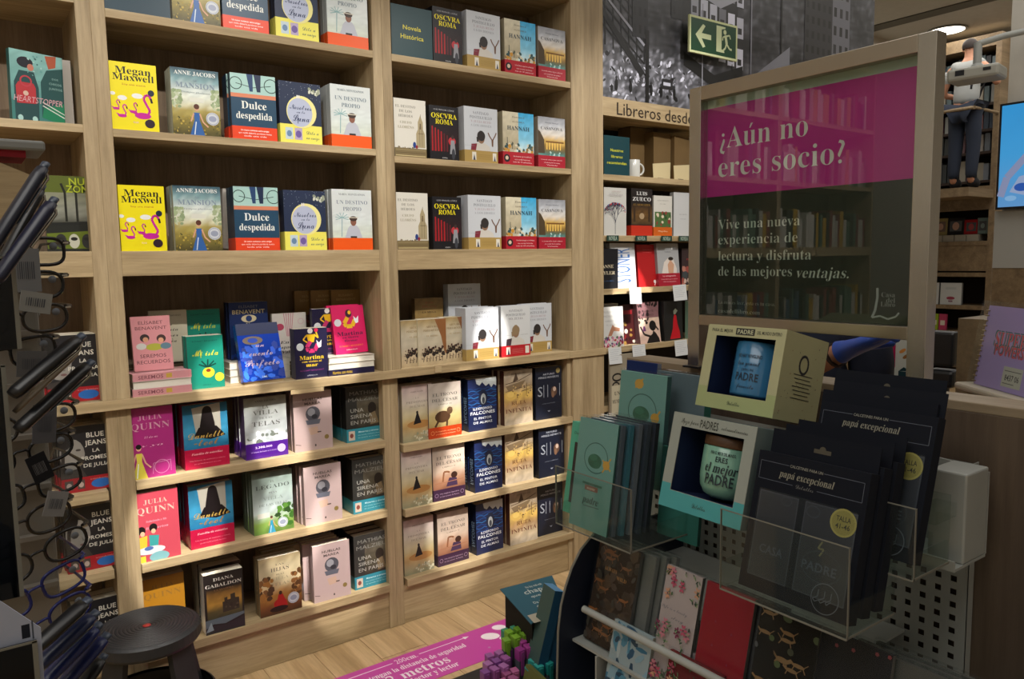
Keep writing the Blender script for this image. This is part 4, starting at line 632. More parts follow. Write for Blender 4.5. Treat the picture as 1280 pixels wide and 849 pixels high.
ds('silh', .175, .232, .03, '#8a6468', '#6a4a50', [('G', 0, 0, 1, .62, [(0, '#d8b8ac'), (1, '#e0c4b0')], .03), ('E', .66, .42, .17, .17, '#151114'), ('L', [(.78, .42), (.92, .3)], .06, '#151114'), ('Pg', [(.3, .0), (.45, .16), (.62, .22), (.66, .30), (.78, .24), (.92, .10), (.95, 0)], '#151114'), ('L', [(.5, .16), (.22, .22), (.06, .42)], .07, '#151114'), ('Pg', [(.2, .42), (.28, .42), (.32, .3), (.16, .3)], '#6c3c6c'), ('N', 0, .5, .5, 1, 18, ['#1c1416', '#3c2a2c'], .03, .08), ('N', .55, .9, .9, 1, 10, ['#1c1416'], .03, .07)] + tx(('MARISA Y EL', .78, .08, '#3c2428', 's', .56), ('KIOSKO', .69, .08, '#3c2428', 's', .5)), 'pink book with a black silhouette of a girl')
ds('dress', .175, .232, .03, '#1e1f20', '#161718', [('Pg', [(.3, .04), (.46, .3), (.5, .55), (.56, .66), (.66, .62), (.72, .4), (.84, .2), (.86, .04)], '#c01424'), ('Pg', [(.52, .66), (.5, .74), (.62, .8), (.74, .74), (.62, .66)], '#b8c8b8')], 'black book with a long red dress')
ds('mint', .16, .225, .03, '#8fae9c', '#7c9a88', [('R', 0, .6, 1, 1, '#8c8c84'), ('E', .6, .3, .12, .08, '#b85c50'), ('E', .5, .26, .1, .06, '#4c7c5c')], 'mint book beside the sign frame')
ds('greyb', .16, .232, .03, '#8a8780', '#77746e', tx(('MULLER', .85, .12, '#5c5c5a', 'f', .6)), 'grey book behind the white horse book')
ds('darkred', .15, .225, .03, '#3c1416', '#2a1012', [('N', .1, .0, .9, .6, 14, ['#6c1418', '#201012', '#d0c8b8', '#8a6c34'], .05, .12), ('R', .1, .75, .6, .85, '#8c1c24')], 'dark red book leaning behind')
ds('wcd', .42, .42, .03, '#cfcfcd', '#b0b0ae', [('R', .25, .70, .75, .8, '#a8aeb0'), ('E', .5, .3, .2, .08, '#8c2c44'), ('R', .4, .12, .6, .2, '#7c5c6c')], 'x')
# ---- build one prototype of each design when first used
PROTO = {}
def make_book(key, name='book'):
    d = DS[key]; W, H, T = d['w'], d['h'], d['t']; root = empty(name, (0, 0, 0)); c = .0006
    if T > .01:
        hard = W > .165; o = .003 if hard else .0; k = .002 if hard else c
        MB().box(k, W-o, k, T-k, o, H-o, '#cfc8b6').build('page_block', PAGES, root)
        m = MB(); m.box(0, W, 0, k, 0, H, d['base']); m.box(0, W, T-k, T, 0, H, d['spine']); m.box(0, k, k, T-k, 0, H, d['spine'])
        m.build('cover', FOIL if key == 'perfecto' else INK, root)
    else: MB().box(0, W, 0, T, 0, H, d['base']).build('panel', INK, root)
    if d['art']:
        a = draw(Art(W, H), d['art'])
        if key == 'stoner': 
            v, f = letters('STONER', 's'); n = len(a.v); x1 = max(p[0] for p in v)
            for x, y in v: a.v.append(a.P(.78-(y*.95), .12+x/x1*.76))
            for q in f: a.f.append(tuple(n+i for i in q)); a.c.append(srgb('#34609c')); a.sm.append(False)
            for i in range(len(a.v)-len(v)): pass
        a.build('cover_print', INK, root)
    if d['spt']:
        s_, cc = d['spt']; v, f = letters(s_, 'b'); a = MB(); n = 0; x1 = max(p[0] for p in v)
        for x, y in v: a.v.append((-.0003, T*.75-(y/.75)*T*.5, H*.15+x/x1*H*.5))
        for q in f: a.f.append(tuple(q)); a.c.append(srgb(cc)); a.sm.append(False)
        a.build('spine_lettering', INK, root)
    if d['band']:
        bc, bh, art = d['band']; hb = bh*H; e = .0009
        m = MB(); m.box(0, W, -e, -e+.0003, .0005, hb, bc); m.box(-e, -e+.0003, -e, T, .0005, hb, bc); b = m.build('paper_band', INK, root)
        if art: draw(Art(W, hb, -e), art).build('band_print', INK, b)
    return root
def book(key, loc, label, yaw=0, tilt=0, roll=0, group=None, cat='book'):
    rot = (-tilt, roll, yaw)
    if key not in PROTO:
        r = make_book(key, 'book' if cat == 'book' else cat.replace(' ', '_')); PROTO[key] = r; r.location = loc; r.rotation_euler = rot; tag(r, label, cat, group)
        return r
    return dup(PROTO[key], loc, rot, label, group)
def stack(key, px, py, y, z, where, n=1, yaw=0, tilt=0, look=None, dx=0.0):
    """front copy placed at its own spot on the shelf; n-1 copies stand behind it"""
    p = at_y(px, py, y); d = DS[key]; look = look or d['look']
    x = p.x; book(key, (x, y, z), look + ' ' + where, yaw, tilt)
    jr = random.Random(int(px*7+py))
    for k in range(1, n):
        yy = y + k*(d['t']+.0025)
        if yy + d['t'] > D-.005: break
        sw = look.split()[:6]
        while sw[-1] in ('with', 'a', 'an', 'and', 'the', 'in', 'by', 'of', 'two', 'old', 'round', 'as', 'seated', 'dark', 'blue', 'black' if len(sw) > 5 else 'a'): sw.pop()
        book(key, (x+dx*k+jr.uniform(-.004, .004), yy, z), ['', 'first', 'second', 'third', 'fourth', 'fifth', 'sixth'][k] + ' copy behind the front ' + ' '.join(sw) + ' ' + where, 0, 0, 0, 'copies behind the ' + look + ' ' + where)
# ------------------------------------------------------------ books on the shelves (px, py = where the bottom left corner of the front copy is seen)
T0, T1, T2, CC, L1, L2, L3 = 'on the topmost shelf', 'on the second shelf', 'on the thick shelf', 'on the waist ledge', 'just below the ledge', 'two shelves below ledge', 'on the bottom shelf'
yu = .012
def sgn(key, px, py, z, y, label, tilt=0):
    p = at_y(px, py, y); book(key, (p.x, y, z), label, 0, tilt, 0, None, 'shelf sign')
sgn('tealsign3', 130.5, 6, ZT, .012, 'blank dark teal category panel on the topmost shelf of the wide bay')
sgn('tealsign', 490, 69, ZT, .012, 'dark teal category panel lettered in yellow for historical novels')
stack('anne', 216, 24, yu, ZT, T0, 2); stack('dulce', 279, 34, yu, ZT, T0, 2, yaw=-.03); stack('noso', 345, 44, yu, ZT, T0, 2); stack('dest', 410, 54, yu, ZT, T0, 2)
stack('yellow', 141, 161, yu, ZA, T1, 2); stack('anne', 217, 166, yu, ZA, T1, 3); stack('dulce', 291, 172, yu, ZA, T1, 3, yaw=-.03); stack('noso', 351, 177, yu, ZA, T1, 2, yaw=.04); stack('dest', 415, 183, yu, ZA, T1, 3)
stack('yellow', 152, 314, yu, ZB, T2, 2); stack('anne', 220, 313, yu, ZB, T2, 3); stack('dulce', 295, 313, yu, ZB, T2, 3, yaw=-.03); stack('noso', 357, 313, yu, ZB, T2, 2); stack('dest', 417, 313, yu, ZB, T2, 2)
p = at_y(322, 235, .12); book('plainw', (.90, .13, ZB+.012), 'plain white book poking up behind the bicycle book on the thick shelf', 0, 0, .06)
for z, w_, dxs in ((ZT, T0, (541, 583, 631, 673)), (2.116, T1, (537, 580, 629, 673)), (ZB, T2, (541, 585, 633, 674))):
    py = {T0: 80, T1: 201, T2: 313}[w_]
    stack('osc', dxs[0]+1, py, yu, z, w_, 2, yaw=.02); stack('sant', dxs[1]+1, py, yu, z, w_, 2, yaw=.02); stack('han', dxs[2], py, yu, z, w_, 2); stack('cas', dxs[3], py, yu, z, w_, 2)
    if w_ != T0: stack('her', 497-(3 if w_ == T1 else 0), py, yu, z, w_, 2)
# left bay
book('comic', at_y(20, 150, .03) * 1, 'teal comic book with a red backpack turned on the upper left shelf', .30, 0, .02)
for o in (PROTO['comic'],): o.location = (at_y(16, 150, .03).x, .035, 2.145)
p = at_y(62, 153, .12); book('plainw', (.262, .12, 2.145), 'white page edge of a book behind the teal comic', .0)
p = at_y(84, 155, .16); book('comic', (.245, .20, 2.145), 'second teal comic half hidden beside the oak upright', 0)
stack('zomb', 60, 314, .05, ZB, 'on the left bay')
for px_, py_, z_, w_, n_ in ((127, 500, ZC, 'behind two black spectacle cases', 3), (143, 615, .858, 'on first left shelf below ledge', 3), (150, 717, .565, 'on second left shelf below ledge', 3), (156, 800, .211, 'low beside the black stool', 2)):
    x_ = at_y(px_, py_, .05).x-.165; book('julia', (x_, .05, z_), DS['julia']['look']+' '+w_)
    for k in range(1, n_): book('julia', (x_-.004*k, .05+.048*k, z_), ['', 'first', 'second'][k]+' copy behind the half face paperback '+w_, group='copies behind the half face paperback '+w_)
# ledge, wide bay
zc = ZC
m0 = at_y(163, 495, .0)
t = None
def flatbook(key_lbl, loc, dims, cols, yaw=0, text=None, cat='book', group=None):
    W, Dp, H = dims; r = thing('book', key_lbl, cat, loc, (0, 0, yaw), group)
    MB().box(.003, W-.0015, .003, Dp-.003, .001, H-.001, '#d6d0c4').build('page_block', PAGES, r)
    m = MB(); m.box(0, W, 0, Dp, 0, .001, cols[0]); m.box(0, W, 0, Dp, H-.001, H, cols[0]); 
    if cols[1]: m.box(0, W, 0, .001, .001, H-.001, cols[1])
    m.build('cover', INK, r)
    if text:
        a = Art(W, H); a.T(text[0], .30, .5, H*.7/W, text[1], 'b', .42); a.R(.56, .2, .66, .8, text[2]); a.build('spine_print', INK, r)
    return r
zz = zc
for k, (cv, sp, tx_) in enumerate([('#d29aa0', '#c88c92', ('SEREMOS', '#7c4450', '#c0a040')), ('#cfc9bf', None, None), ('#d29aa0', '#c88c92', ('SEREMOS', '#7c4450', '#c0a040'))]):
    flatbook(['lowest book of the flat pink pile, pink spine', 'middle book of the flat pink pile, page edges out', 'top book of the flat pink pile, pink spine'][k], (.522+.002*k, .012+.002*k, zz), (.205, .135, .027), (cv, sp), .02*k-.02, tx_, group=None); zz += .0275
book('seremos', (.545, .075, zz+.002), 'pink paperback with two drawn heads leaning above the flat pink pile', -.05, .18)
for k in range(3): book('magia', (.505+k*.022, .22+.002*k, zz), 'brownish page block at the far left of the ledge', 1.45, 0, 0, 'upright page blocks at the far left of the ledge')
book('magia', (.628, .20, zz+.012), 'cream paperback with black script at the back of the ledge')
MB().box(.50, .86, .19, .30, zc, zz+.006, '#6a5c48').build('riser_block', PAGES, None); tag(bpy.data.objects['riser_block'], 'low pale block under the books at the back of the ledge', 'riser')
book('isla', (.765, .21, zz+.010), 'dim teal paperback behind the other teal one on the ledge')
book('isla', (.725, .045, zc), 'bright teal paperback with a yellow flower at the ledge front')
book('isla', (.722, .075, zc), 'teal paperback directly behind the front teal one on the ledge')
book('cuento', (.925, .17, zc+.085), 'dark blue paperback with a golden eye on the ledge', .0)
book('cuento', (.922, .20, zc+.085), 'second dark blue paperback right behind the golden eye one', .0)
for k in range(3): flatbook(['lowest', 'middle', 'top'][k]+' white page block under the dark blue golden eye book', (.895, .10, zc+.0285*k), (.25, .15, .028), ('#c8c4ba', None), 0)
book('perfecto', (.925, .02, zc+.012), 'shiny blue paperback with swirling script leaning on the ledge', .04, .30)
st_ = MB(); st_.box(.93, 1.09, .03, .12, zc, zc+.012, '#8a6a44'); tag(st_.build('book_rest', OAKX), 'small wooden rest under the shiny blue paperback', 'book rest')
book('zapatos', (1.10, .17, zc+.06), 'white paperback with pink stripes at the back of the ledge')
tag(MB().box(1.08, 1.27, .165, .215, zc, zc+.059, '#5a4c3c').build('riser_block', PAGES), 'low block under the pink striped white paperback', 'riser')
for k, x in enumerate((1.235, 1.30, 1.385)): book('brown', (x, .26-.025*k, zc+.15), ['leftmost', 'middle', 'rightmost'][k]+' of the three ochre paperbacks high at the back')
tag(MB().box(1.22, 1.521, .18, .335, zc, zc+.149, '#4a3f33').build('riser_block', PAGES), 'tall block carrying the three ochre paperbacks', 'riser')
book('martina', (1.258, .125, zc+.072), 'dim violet paperback with mermaid behind the pink one')
book('martina', (1.137, .02, zc), 'dark violet paperback with a yellow mermaid at the ledge front')
book('martina', (1.139, .05, zc), 'violet paperback standing straight behind the front mermaid one')
zz = zc
for k in range(3):
    flatbook(['lowest book of the pile under the hot pink paperback, violet spine', 'second book of the pile under the hot pink paperback', 'top book of the pile under the hot pink paperback'][k], (1.275+.002*k, .012, zz), (.212, .14, .026), ('#d0cabc' if k else '#1c1838', '#1c1838' if k == 0 else None), 0, ('Martina con vistas', '#b89a28', '#1c1838') if k == 0 else None); zz += .0265
book('martinap', (1.345, .085, zz), 'hot pink paperback with a yellow mermaid on a pile', -.04, .16, -.03)
book('martinap', (1.335, .125, zz+.004), 'second hot pink paperback behind the front one', -.02, .10, -.01)
# ledge, narrow bay
for k in range(3): book('legado', (1.625+k*.03, .20, zc+.07), 'dim upright book seen by its side at the back left', 1.5, 0, 0, 'dim books seen edge on at the back left of the narrow bay')
tag(MB().box(1.613, 2.2, .19, .33, zc, zc+.069, '#4a3f33').build('riser_block', PAGES), 'riser block at the back of the narrow bay ledge', 'riser')
book('brownhist', (1.80, .20, zc+.075), 'golden brown novel standing at the back of the narrow bay')
book('sant', (1.98, .19, zc+.11), 'dim pale hardback with helmeted bust at the back of the ledge')
for k, (x, y) in enumerate([(1.632, .035), (1.715, .028), (1.858, .06)]): book('horse', (x, y, zc), ['left', 'middle', 'right'][k]+' one of three sand coloured books with galloping horses')
for k, (x, y) in enumerate([(1.74, .075), (1.88, .10)]): book('horse', (x, y, zc), ['left', 'right'][k]+' galloping horses copy standing behind the front three')
stack('sant', 583, 447, .025, ZC, CC, 2); stack('santr', 627, 443, .028, ZC, CC, 1); book('sant', (2.345, .075, ZC), 'pale hardback with bust partly behind the red banded one', 0)
# lower rows
YL = .035
Zw, Zn = (.876, .560, .211), (.838, .538, .211)
stack('quinnm', 163, 603, .02, Zw[0], L1, 3); stack('steel', 232, 588, YL, Zw[0], L1, 4); stack('telas', 308, 576, YL, Zw[0], L1, 4); stack('huellas', 369, 566, YL, Zw[0], L1, 3, yaw=-.02); stack('math', 434, 555, YL+.02, Zw[0], L1, 3)
stack('quinnr', 170, 705, .015, Zw[1], L2, 3); stack('steel', 239, 684, YL, Zw[1], L2, 4); stack('legado', 318, 670, YL, Zw[1], L2, 4); stack('huellas', 382, 656, .02, Zw[1], L2, 6, dx=-.003); stack('math', 442, 641, .03, Zw[1], L2, 4)
stack('quinno', 178, 790, .06, Zw[2], L3, 3)
stack('gabal', 258, 796, .015, Zw[2], L3, 1, yaw=-.03); stack('gabal', 256, 780, .10, Zw[2], 'behind on the bottom shelf', 3)
stack('hijas', 326, 771, .03, Zw[2], L3, 2, yaw=-.02); stack('hijas', 330, 755, .105, Zw[2], 'set further back, bottom shelf', 3)
stack('huellas', 393, 750, .025, Zw[2], L3, 1, yaw=-.03); stack('huellas', 380, 737, .075, Zw[2], 'set back on bottom shelf', 5); stack('math', 444, 735, .04, Zw[2], L3, 4)
stack('pris', 504, 560, YL, Zn[0], L1, 3); stack('trono', 537, 551, YL-.01, Zn[0], L1, 4, dx=-.003); stack('falc', 586, 542, YL, Zn[0], L1, 3); stack('ruta', 631, 536, YL, Zn[0], L1, 3, dx=-.01); stack('sidig', 670, 526, YL, Zn[0], L1, 3)
stack('pris', 503, 638, .02, Zn[1], L2, 3); stack('trono2', 542, 627, .02, Zn[1], L2, 4); stack('falc', 594, 617, .015, Zn[1], L2, 3, yaw=.03); stack('ruta', 632, 606, .035, Zn[1], L2, 3, dx=-.004); stack('sidi', 674, 598, .015, Zn[1], L2, 3, yaw=.03)
stack('pris', 506, 722, .04, Zn[2], L3, 3); stack('trono2', 548, 709, .035, Zn[2], L3, 3, yaw=.03); stack('falc', 596, 697, .045, Zn[2], L3, 3, yaw=.04); stack('ruta', 638, 685, .045, Zn[2], L3, 3, dx=-.006); stack('sidi', 673, 673, .06, Zn[2], L3, 3)
# small front chocks / price slots
tag(MB().box(1.775, 1.81, -.016, -.0125, ZC-.030, ZC+.004).build('shelf_clip', OAKX), 'small wooden clip hanging on the ledge edge under the horse books', 'shelf clip')
tag(MB().box(1.10, 1.24, -.0165, -.0125, ZC-.053, ZC-.036).build('label_strip', OAKX), 'small wooden strip under the ledge above the globe book', 'label strip')
# ---- right fixture
RR = (2.102, 1.782, 1.497, 1.178)
sgn('tealsign2', 755, 212, RR[0], .015, 'dark teal panel with yellow lettering beside a white mug')
A1, A2, A3 = 'under the white mug shelf', 'on the third right shelf', 'on the fourth right shelf'
stack('treeb', 755, 292, .02, RR[1], A1, 2); stack('zueco', 789, 292, .02, RR[1], A1, 2, yaw=.03); stack('orangew', 817, 292, .02, RR[1], A1, 2); stack('whitep', 842, 293, .03, RR[1], A1, 1, yaw=.0); stack('darkp', 859, 294, .05, RR[1], A1, 1)
stack('tyler', 747, 360, .02, RR[2], A2, 1); stack('stoner', 765, 360, .02, RR[2], A2, 2, tilt=.08); stack('comma', 799, 358, .04, RR[2], A2, 2, tilt=.10); stack('greyred', 824, 357, .02, RR[2], A2, 2, tilt=.10, yaw=-.02); stack('faces', 852, 354, .05, RR[2], A2, 1)
stack('whorse', 752, 432, .015, RR[3], A3, 1, tilt=.05); stack('greyb', 746, 425, .09, RR[3], A3, 2); stack('darkred', 778, 430, .06, RR[3], A3, 1, tilt=.1); stack('silh', 801, 429, .02, RR[3], A3, 2, tilt=.14, yaw=.05); stack('dress', 831, 426, .02, RR[3], A3, 2, tilt=.04, yaw=.1); stack('mint', 861, 425, .02, RR[3], A3, 1)
for k, (px, z) in enumerate([(757, 1), (793, 1), (825, 1), (847, 1)]):
    q = at_y(px, 295, 0); o = thing('shelf_label', ['first', 'second', 'third', 'fourth'][k]+' dark green shelf label from the broad oak panel', 'shelf label', (q.x, -.012, RR[1]-.03))
    MB().box(0, .085, 0, .004, 0, .03, '#1c3c34').build('holder', INK, o); a = Art(.085, .03); a.T('NOVELA', .5, .5, .35, '#a8b8a8', 'b', .7); a.build('lettering', INK, o)
for k, (px, py, z, w_, yw) in enumerate([(783, 362, RR[2], .10, .1), (838, 358, RR[2], .10, -.1), (860, 357, RR[2], .07, .2), (757, 434, RR[3], .10, .05), (787, 430, RR[3], .10, 0), (840, 426, RR[3], .10, -.05)]):
    q = at_y(px, py, 0); o = thing('note_card', ['white note card hanging under the sideways blue title', 'white note card hanging under the grey and red book', 'white note card half hidden by the sign frame', 'white note card nearest the broad oak panel, lower shelf', 'white note card under the dark red book', 'white note card under the red dress book'][k], 'note card', (q.x, -.030, z-.085), (-.12, yw*.4, yw))
    MB().box(0, w_, 0, .0008, 0, .09, '#c9ccce').build('card', PAPER, o); a = Art(w_, .09)
    for r_ in range(6): a.L([(.12, .85-.12*r_), (.88-.1*(r_ % 3), .85-.12*r_)], .012, '#8a8f98')
    a.build('writing', PAPER, o)
mgp = at_y(797, 219, .05)
def mug(label, loc, r, h, handle_dir, mat, name='mug', rot=0, prof=None, rotf=None):
    o = thing(name, label, 'mug', loc, rotf or (0, 0, rot))
    pr = prof or [(0, .004), (r*.92, .004), (r*.97, 0), (r, .006), (r, h-.002), (r-.0015, h), (r-.003, h-.002), (r-.004, .01), (0, .008)]
    MB().lathe(pr, '#fff', 40).build('body', mat, o)
    pts = [(r*.97+.028*math.sin(q)*1.0, 0, h*.5+h*.30*math.cos(q)) for q in [math.pi*k/12 for k in range(13)]]
    MB().tube(pts, .0055, '#fff', 10).build('handle', mat, o)
    return o
mug('plain white china mug beside the teal panel on the right shelf', (mgp.x, .09, RR[0]), .042, .10, 0, plain('white_china', '#c9cac6', .2), rot=-.3)
KRAFT = plain('kraft_board', '#6b5430', .85, noise=.08); CREAM = plain('cream_board', '#cfc097', .8)
for k, (px, h_, w_, y_, wh) in enumerate([(788, .30, .18, .17, 0), (817, .27, .15, .10, 1), (843, .26, .16, .085, 1)]):
    q = at_y(px, 220, y_); o = thing('gift_box', ['tall brown kraft box behind the white mug', 'brown kraft box with a cream front right of the mug', 'brown kraft box with a cream front beside the sign frame'][k], 'box', (q.x, y_, RR[0]), (0, 0, .05*k))
    MB().box(0, w_, 0, .10, 0, h_, '#6b5430').build('carton', KRAFT, o, .001)
    if wh:
        m = MB(); m.prism([(-.004, 0), (w_-.01, 0), (w_-.006, h_*.40), (-.012, h_*.34)], -.004, -.001, '#cfc097', 'y'); m.build('front_sleeve', CREAM, o)
        m = MB(); m.box(.03, .08, -.006, -.0045, .008, .015, '#2a2018'); m.build('slot', INK, o)
# tote bag / poster seen low between the broad panel and the counter
tb = thing('ribbon_poster', 'cream poster with black ribbon scrolls low behind the wood counter', 'poster', (2.86, -.02, .70))
MB().box(0, .24, 0, .012, 0, .44, '#8f8674').build('board', PAPER, tb); a = Art(.24, .44)
a.ring(.22, .72, .14, .04, '#1c1a1a', 14, .08); a.ring(.18, .62, .10, .035, '#1c1a1a', 12, .07); a.L([(.62, .82), (.70, .74), (.62, .64), (.72, .58)], .07, '#1c1a1a'); a.R(.05, .05, .40, .62, '#b8b098'); a.T('UN', .22, .52, .12, '#2c2a28', 'f'); a.T('MUNDO', .22, .42, .12, '#2c2a28', 'f', .3); a.R(.08, 0, .5, .05, '#c8c8c4')
a.build('print', PAPER, tb)
# ------------------------------------------------------------ wood counter with the framed sign
HPI = math.pi/2
ct = thing('counter', 'grey-brown wood counter partition behind the gift rack', 'counter', (0, 0, 0))
MB().box(1.30, 1.372, -2.98, -1.735, .002, 1.408).build('front_panel', WALNUT, ct, .001)
MB().box(1.30, 1.376, -2.985, -1.730, 1.408, 1.424).build('top_edge', COUNT_TOP, ct, .0015)
sg = thing('framed_sign', 'brushed steel framed poster on the wood counter, magenta over black', 'sign', (0, 0, 1.424))
Y0, Y1, Z0, Z1, FWd = -1.932, -2.433, 1.517-1.424, 2.009-1.424, .030
MB().box(1.284, 1.316, Y0-FWd, Y0, 0, Z1).build('upright', STEEL, sg, .001)
MB().box(1.284, 1.316, Y1, Y1+FWd, 0, Z1).build('upright', STEEL, sg, .001)
MB().box(1.284, 1.316, Y1+FWd, Y0-FWd, Z1-.028, Z1).build('crossbar', STEELY, sg, .001)
MB().box(1.284, 1.316, Y1+FWd, Y0-FWd, Z0, Z0+.022).build('crossbar', STEELY, sg, .001)
MB().box(1.275, 1.33, Y1-.006, Y1+FWd+.006, 0, .004).build('foot_plate', BLACKP, sg)
MB().box(1.275, 1.33, Y0-FWd-.006, Y0+.006, 0, .004).build('foot_plate', BLACKP, sg)
MB().box(1.306, 1.312, Y1+FWd, Y0-FWd, Z0+.022, Z1-.028, '#b4c4bc').build('backing_board', INK, sg)
MB().box(1.296, 1.2975, Y1+FWd+.001, Y0-FWd-.001, Z0+.023, Z1-.029).build('glass_pane', GLASS, sg)
XP = 1.3055
yl, yr = at_x(884, 200, XP).y, at_x(1146, 200, XP).y; zb, zt = at_x(884, 394, XP).z, at_x(884, 137, XP).z
PW, PH = yl-yr, zt-zb
po = Art(PW, PH)
def uv(px, py): q = at_x(px, py, XP); return (yl-q.y)/PW, (q.z-zb)/PH
po.R(0, 0, 1, 1, '#1c2521'); vm = uv(884, 247)[1]; po.R(0, vm, 1, 1, '#b8288a')
def ptx(s, pl, pr, size, st, c='#c8c2c4'):
    u0, v0 = uv(*pl); u1, v1 = uv(*pr); po.T(s, u0, (v0+v1)/2, size/PW, c, st, u1-u0, 'l')
ptx('¿Aún no', (900, 172), (1010, 157), .060, 'r', '#dcd6d8'); ptx('eres socio?', (898, 210), (1056, 188), .060, 'r', '#dcd6d8')
for s_, y_, xr, yr2 in (('Vive una nueva', 280, 1000, 276), ('experiencia de', 299, 997, 297), ('lectura y disfruta', 319, 1014, 319), ('de las mejores', 338, 990, 340)): ptx(s_, (898, y_), (xr, yr2), .0285, 'r', '#b4bab6')
ptx('ventajas.', (996, 340), (1061, 342), .0285, 'i', '#b4bab6')
ptx('Lo mío es leer, esta es tu casa.', (898, 378), (969, 380), .011, 'r', '#7a807c'); ptx('casadellibro.com', (898, 388), (950, 391), .0125, 'r', '#8a908c')
for s_, a_, b_ in (('Casa', (1102, 368), (1119, 369)), ('del', (1108, 375), (1119, 376)), ('Libro', (1101, 380), (1119, 381))): ptx(s_, a_, b_, .012, 'r', '#8a8f90')
LC = [uv(*q) for q in [(1097, 360), (1097, 372), (1094, 388), (1090, 397)]]; po.L(LC, .010, '#9a9fa2')
po.L([uv(*q) for q in [(1090, 397), (1100, 395), (1110, 399), (1120, 396), (1124, 391)]], .007, '#9a9fa2')
pr_ = po.build('poster', INK, sg); pr_.location = (XP, yl, zb-1.424); pr_.rotation_euler = (0, 0, -HPI)
# ------------------------------------------------------------ gift rack in front of the counter; local x runs along -y, local y into the counter
rk = thing('gift_rack', 'white perforated gift rack with navy side panel in front of the counter', 'rack', (1.28, 0, 0), (0, 0, -HPI))
def perforated(x0, x1, z0, z1, px, pz, h):
    m = MB(); c = srgb('#fff'); nx = int((x1-x0)/px); nz = int((z1-z0)/pz); ox = (x1-x0-nx*px)/2; t = .0015
    xs = [x0]; zs = [z0]
    for i in range(nx): a = x0+ox+px*i+(px-h)/2; xs += [a, a+h]
    for j in range(nz): a = z0+(z1-z0-nz*pz)/2+pz*j+(pz-h)/2; zs += [a, a+h]
    xs.append(x1); zs.append(z1)
    idx = {}
    def V(i, j, k):
        if (i, j, k) not in idx: idx[(i, j, k)] = len(m.v); m.v.append((xs[i], t*k, zs[j]))
        return idx[(i, j, k)]
    for i in range(len(xs)-1):
        for j in range(len(zs)-1):
            if i % 2 and j % 2:
                for a, b in (((i, j), (i+1, j)), ((i+1, j), (i+1, j+1)), ((i+1, j+1), (i, j+1)), ((i, j+1), (i, j))):
                    m.f.append((V(*a, 0), V(*b, 0), V(*b, 1), V(*a, 1))); m.c.append(c); m.sm.append(False)
            else:
                m.f.append((V(i, j, 0), V(i+1, j, 0), V(i+1, j+1, 0), V(i, j+1, 0))); m.c.append(c); m.sm.append(False)
                m.f.append((V(i, j, 1), V(i, j+1, 1), V(i+1, j+1, 1), V(i+1, j, 1))); m.c.append(c); m.sm.append(False)
    return m
perforated(1.80, 2.517, .55, 1.331, .0240, .0218, .0100).build('perforated_panel', WHITEM, rk)
[MB().box(a_, a_+.0015, 0, .018, .55, 1.331).build('panel_return', WHITEM, rk) for a_ in (1.80, 2.5155)]
sp = MB(); prof = [(1.28, .002), (.915, .002), (.917, .70), (.918, .84), (.922, .935), (.930, .985), (.942, 1.02), (.958, 1.053), (.982, 1.085), (1.02, 1.112), (1.28, 1.112)]
sp.prism([(x-1.28, z) for x, z in prof], 1.922, 1.927, '#10192c', 'x'); sp.build('side_panel', NAVYB, rk)
e_ = MB(); e_.tube([(1.9245, x-1.28, z) for x, z in prof[1:10]], .0028, '#fff', 6); e_.build('edge_trim', ACRE, rk)
MB().box(1.928, 2.42, 1.03-1.28, -.002, 1.018, 1.023).build('shelf_plate', WHITEM, rk)
MB().box(1.928, 2.90, .955-1.28, -.012, .905, .910).build('shelf_plate', WHITEM, rk)
MB().box(1.928, 2.90, .915-1.28, -.012, .742, .747).build('shelf_plate', WHITEM, rk)
for x_, z_, y0_ in ((.947, .990, 1.972), (.905, .835, 2.0)):
    MB().tube([(y0_, x_-1.28, z_), (2.90, x_-1.28, z_)], .0068, '#fff', 12).build('front_rail', WHITEM, rk)
MB().box(1.93, 2.90, .93-1.28, -.02, .002, .55, '#10192c').build('lower_body', NAVYB, rk)
for y_ in (2.0, 2.4, 2.8): MB().box(y_, y_+.004, .95-1.28, -.01, .55, .905).build('bracket', WHITEM, rk)
def acrylic(label, x, y, z, w_, d_, hf, hb, lean=.0):
    """clear acrylic pocket: base, low front plate, back plate; front lower left corner at world (x, y, z)"""
    o = thing('acrylic_holder', label, 'holder', (x, y, z), (0, 0, -HPI)); t = .003
    MB().box(0, w_, 0, d_, 0, t).build('base_plate', ACRYL, o); MB().box(0, w_, 0, t, t, hf).build('front_plate', ACRYL, o)
    MB().box(0, w_, d_-t, d_, t, hb).build('back_plate', ACRYL, o); [MB().box(a_, b_, t, d_-t, t, hf*.35).build('side_plate', ACRYL, o) for a_, b_ in ((0, t), (w_-t, w_))]
    m = MB(); m.box(-.0006, w_+.0006, -.0006, .0, hf-.001, hf+.0008); m.box(-.0008, 0, -.0006, t, 0, hf); m.box(w_, w_+.0008, -.0006, t, 0, hf); m.box(-.0006, w_+.0006, -.0008, 0, 0, .0012); m.box(-.0004, w_, -.0008, t, -.0012, 0)
    m.box(w_, w_+.0008, 0, d_, 0, t); m.build('polished_edge', ACRE, o)
    [MB().box(a_, a_+.03, d_, 1.28-x, hb*.5, hb*.5+.02).build('hook', ACRYL, o) for a_ in (.02, w_-.05)]
    return o
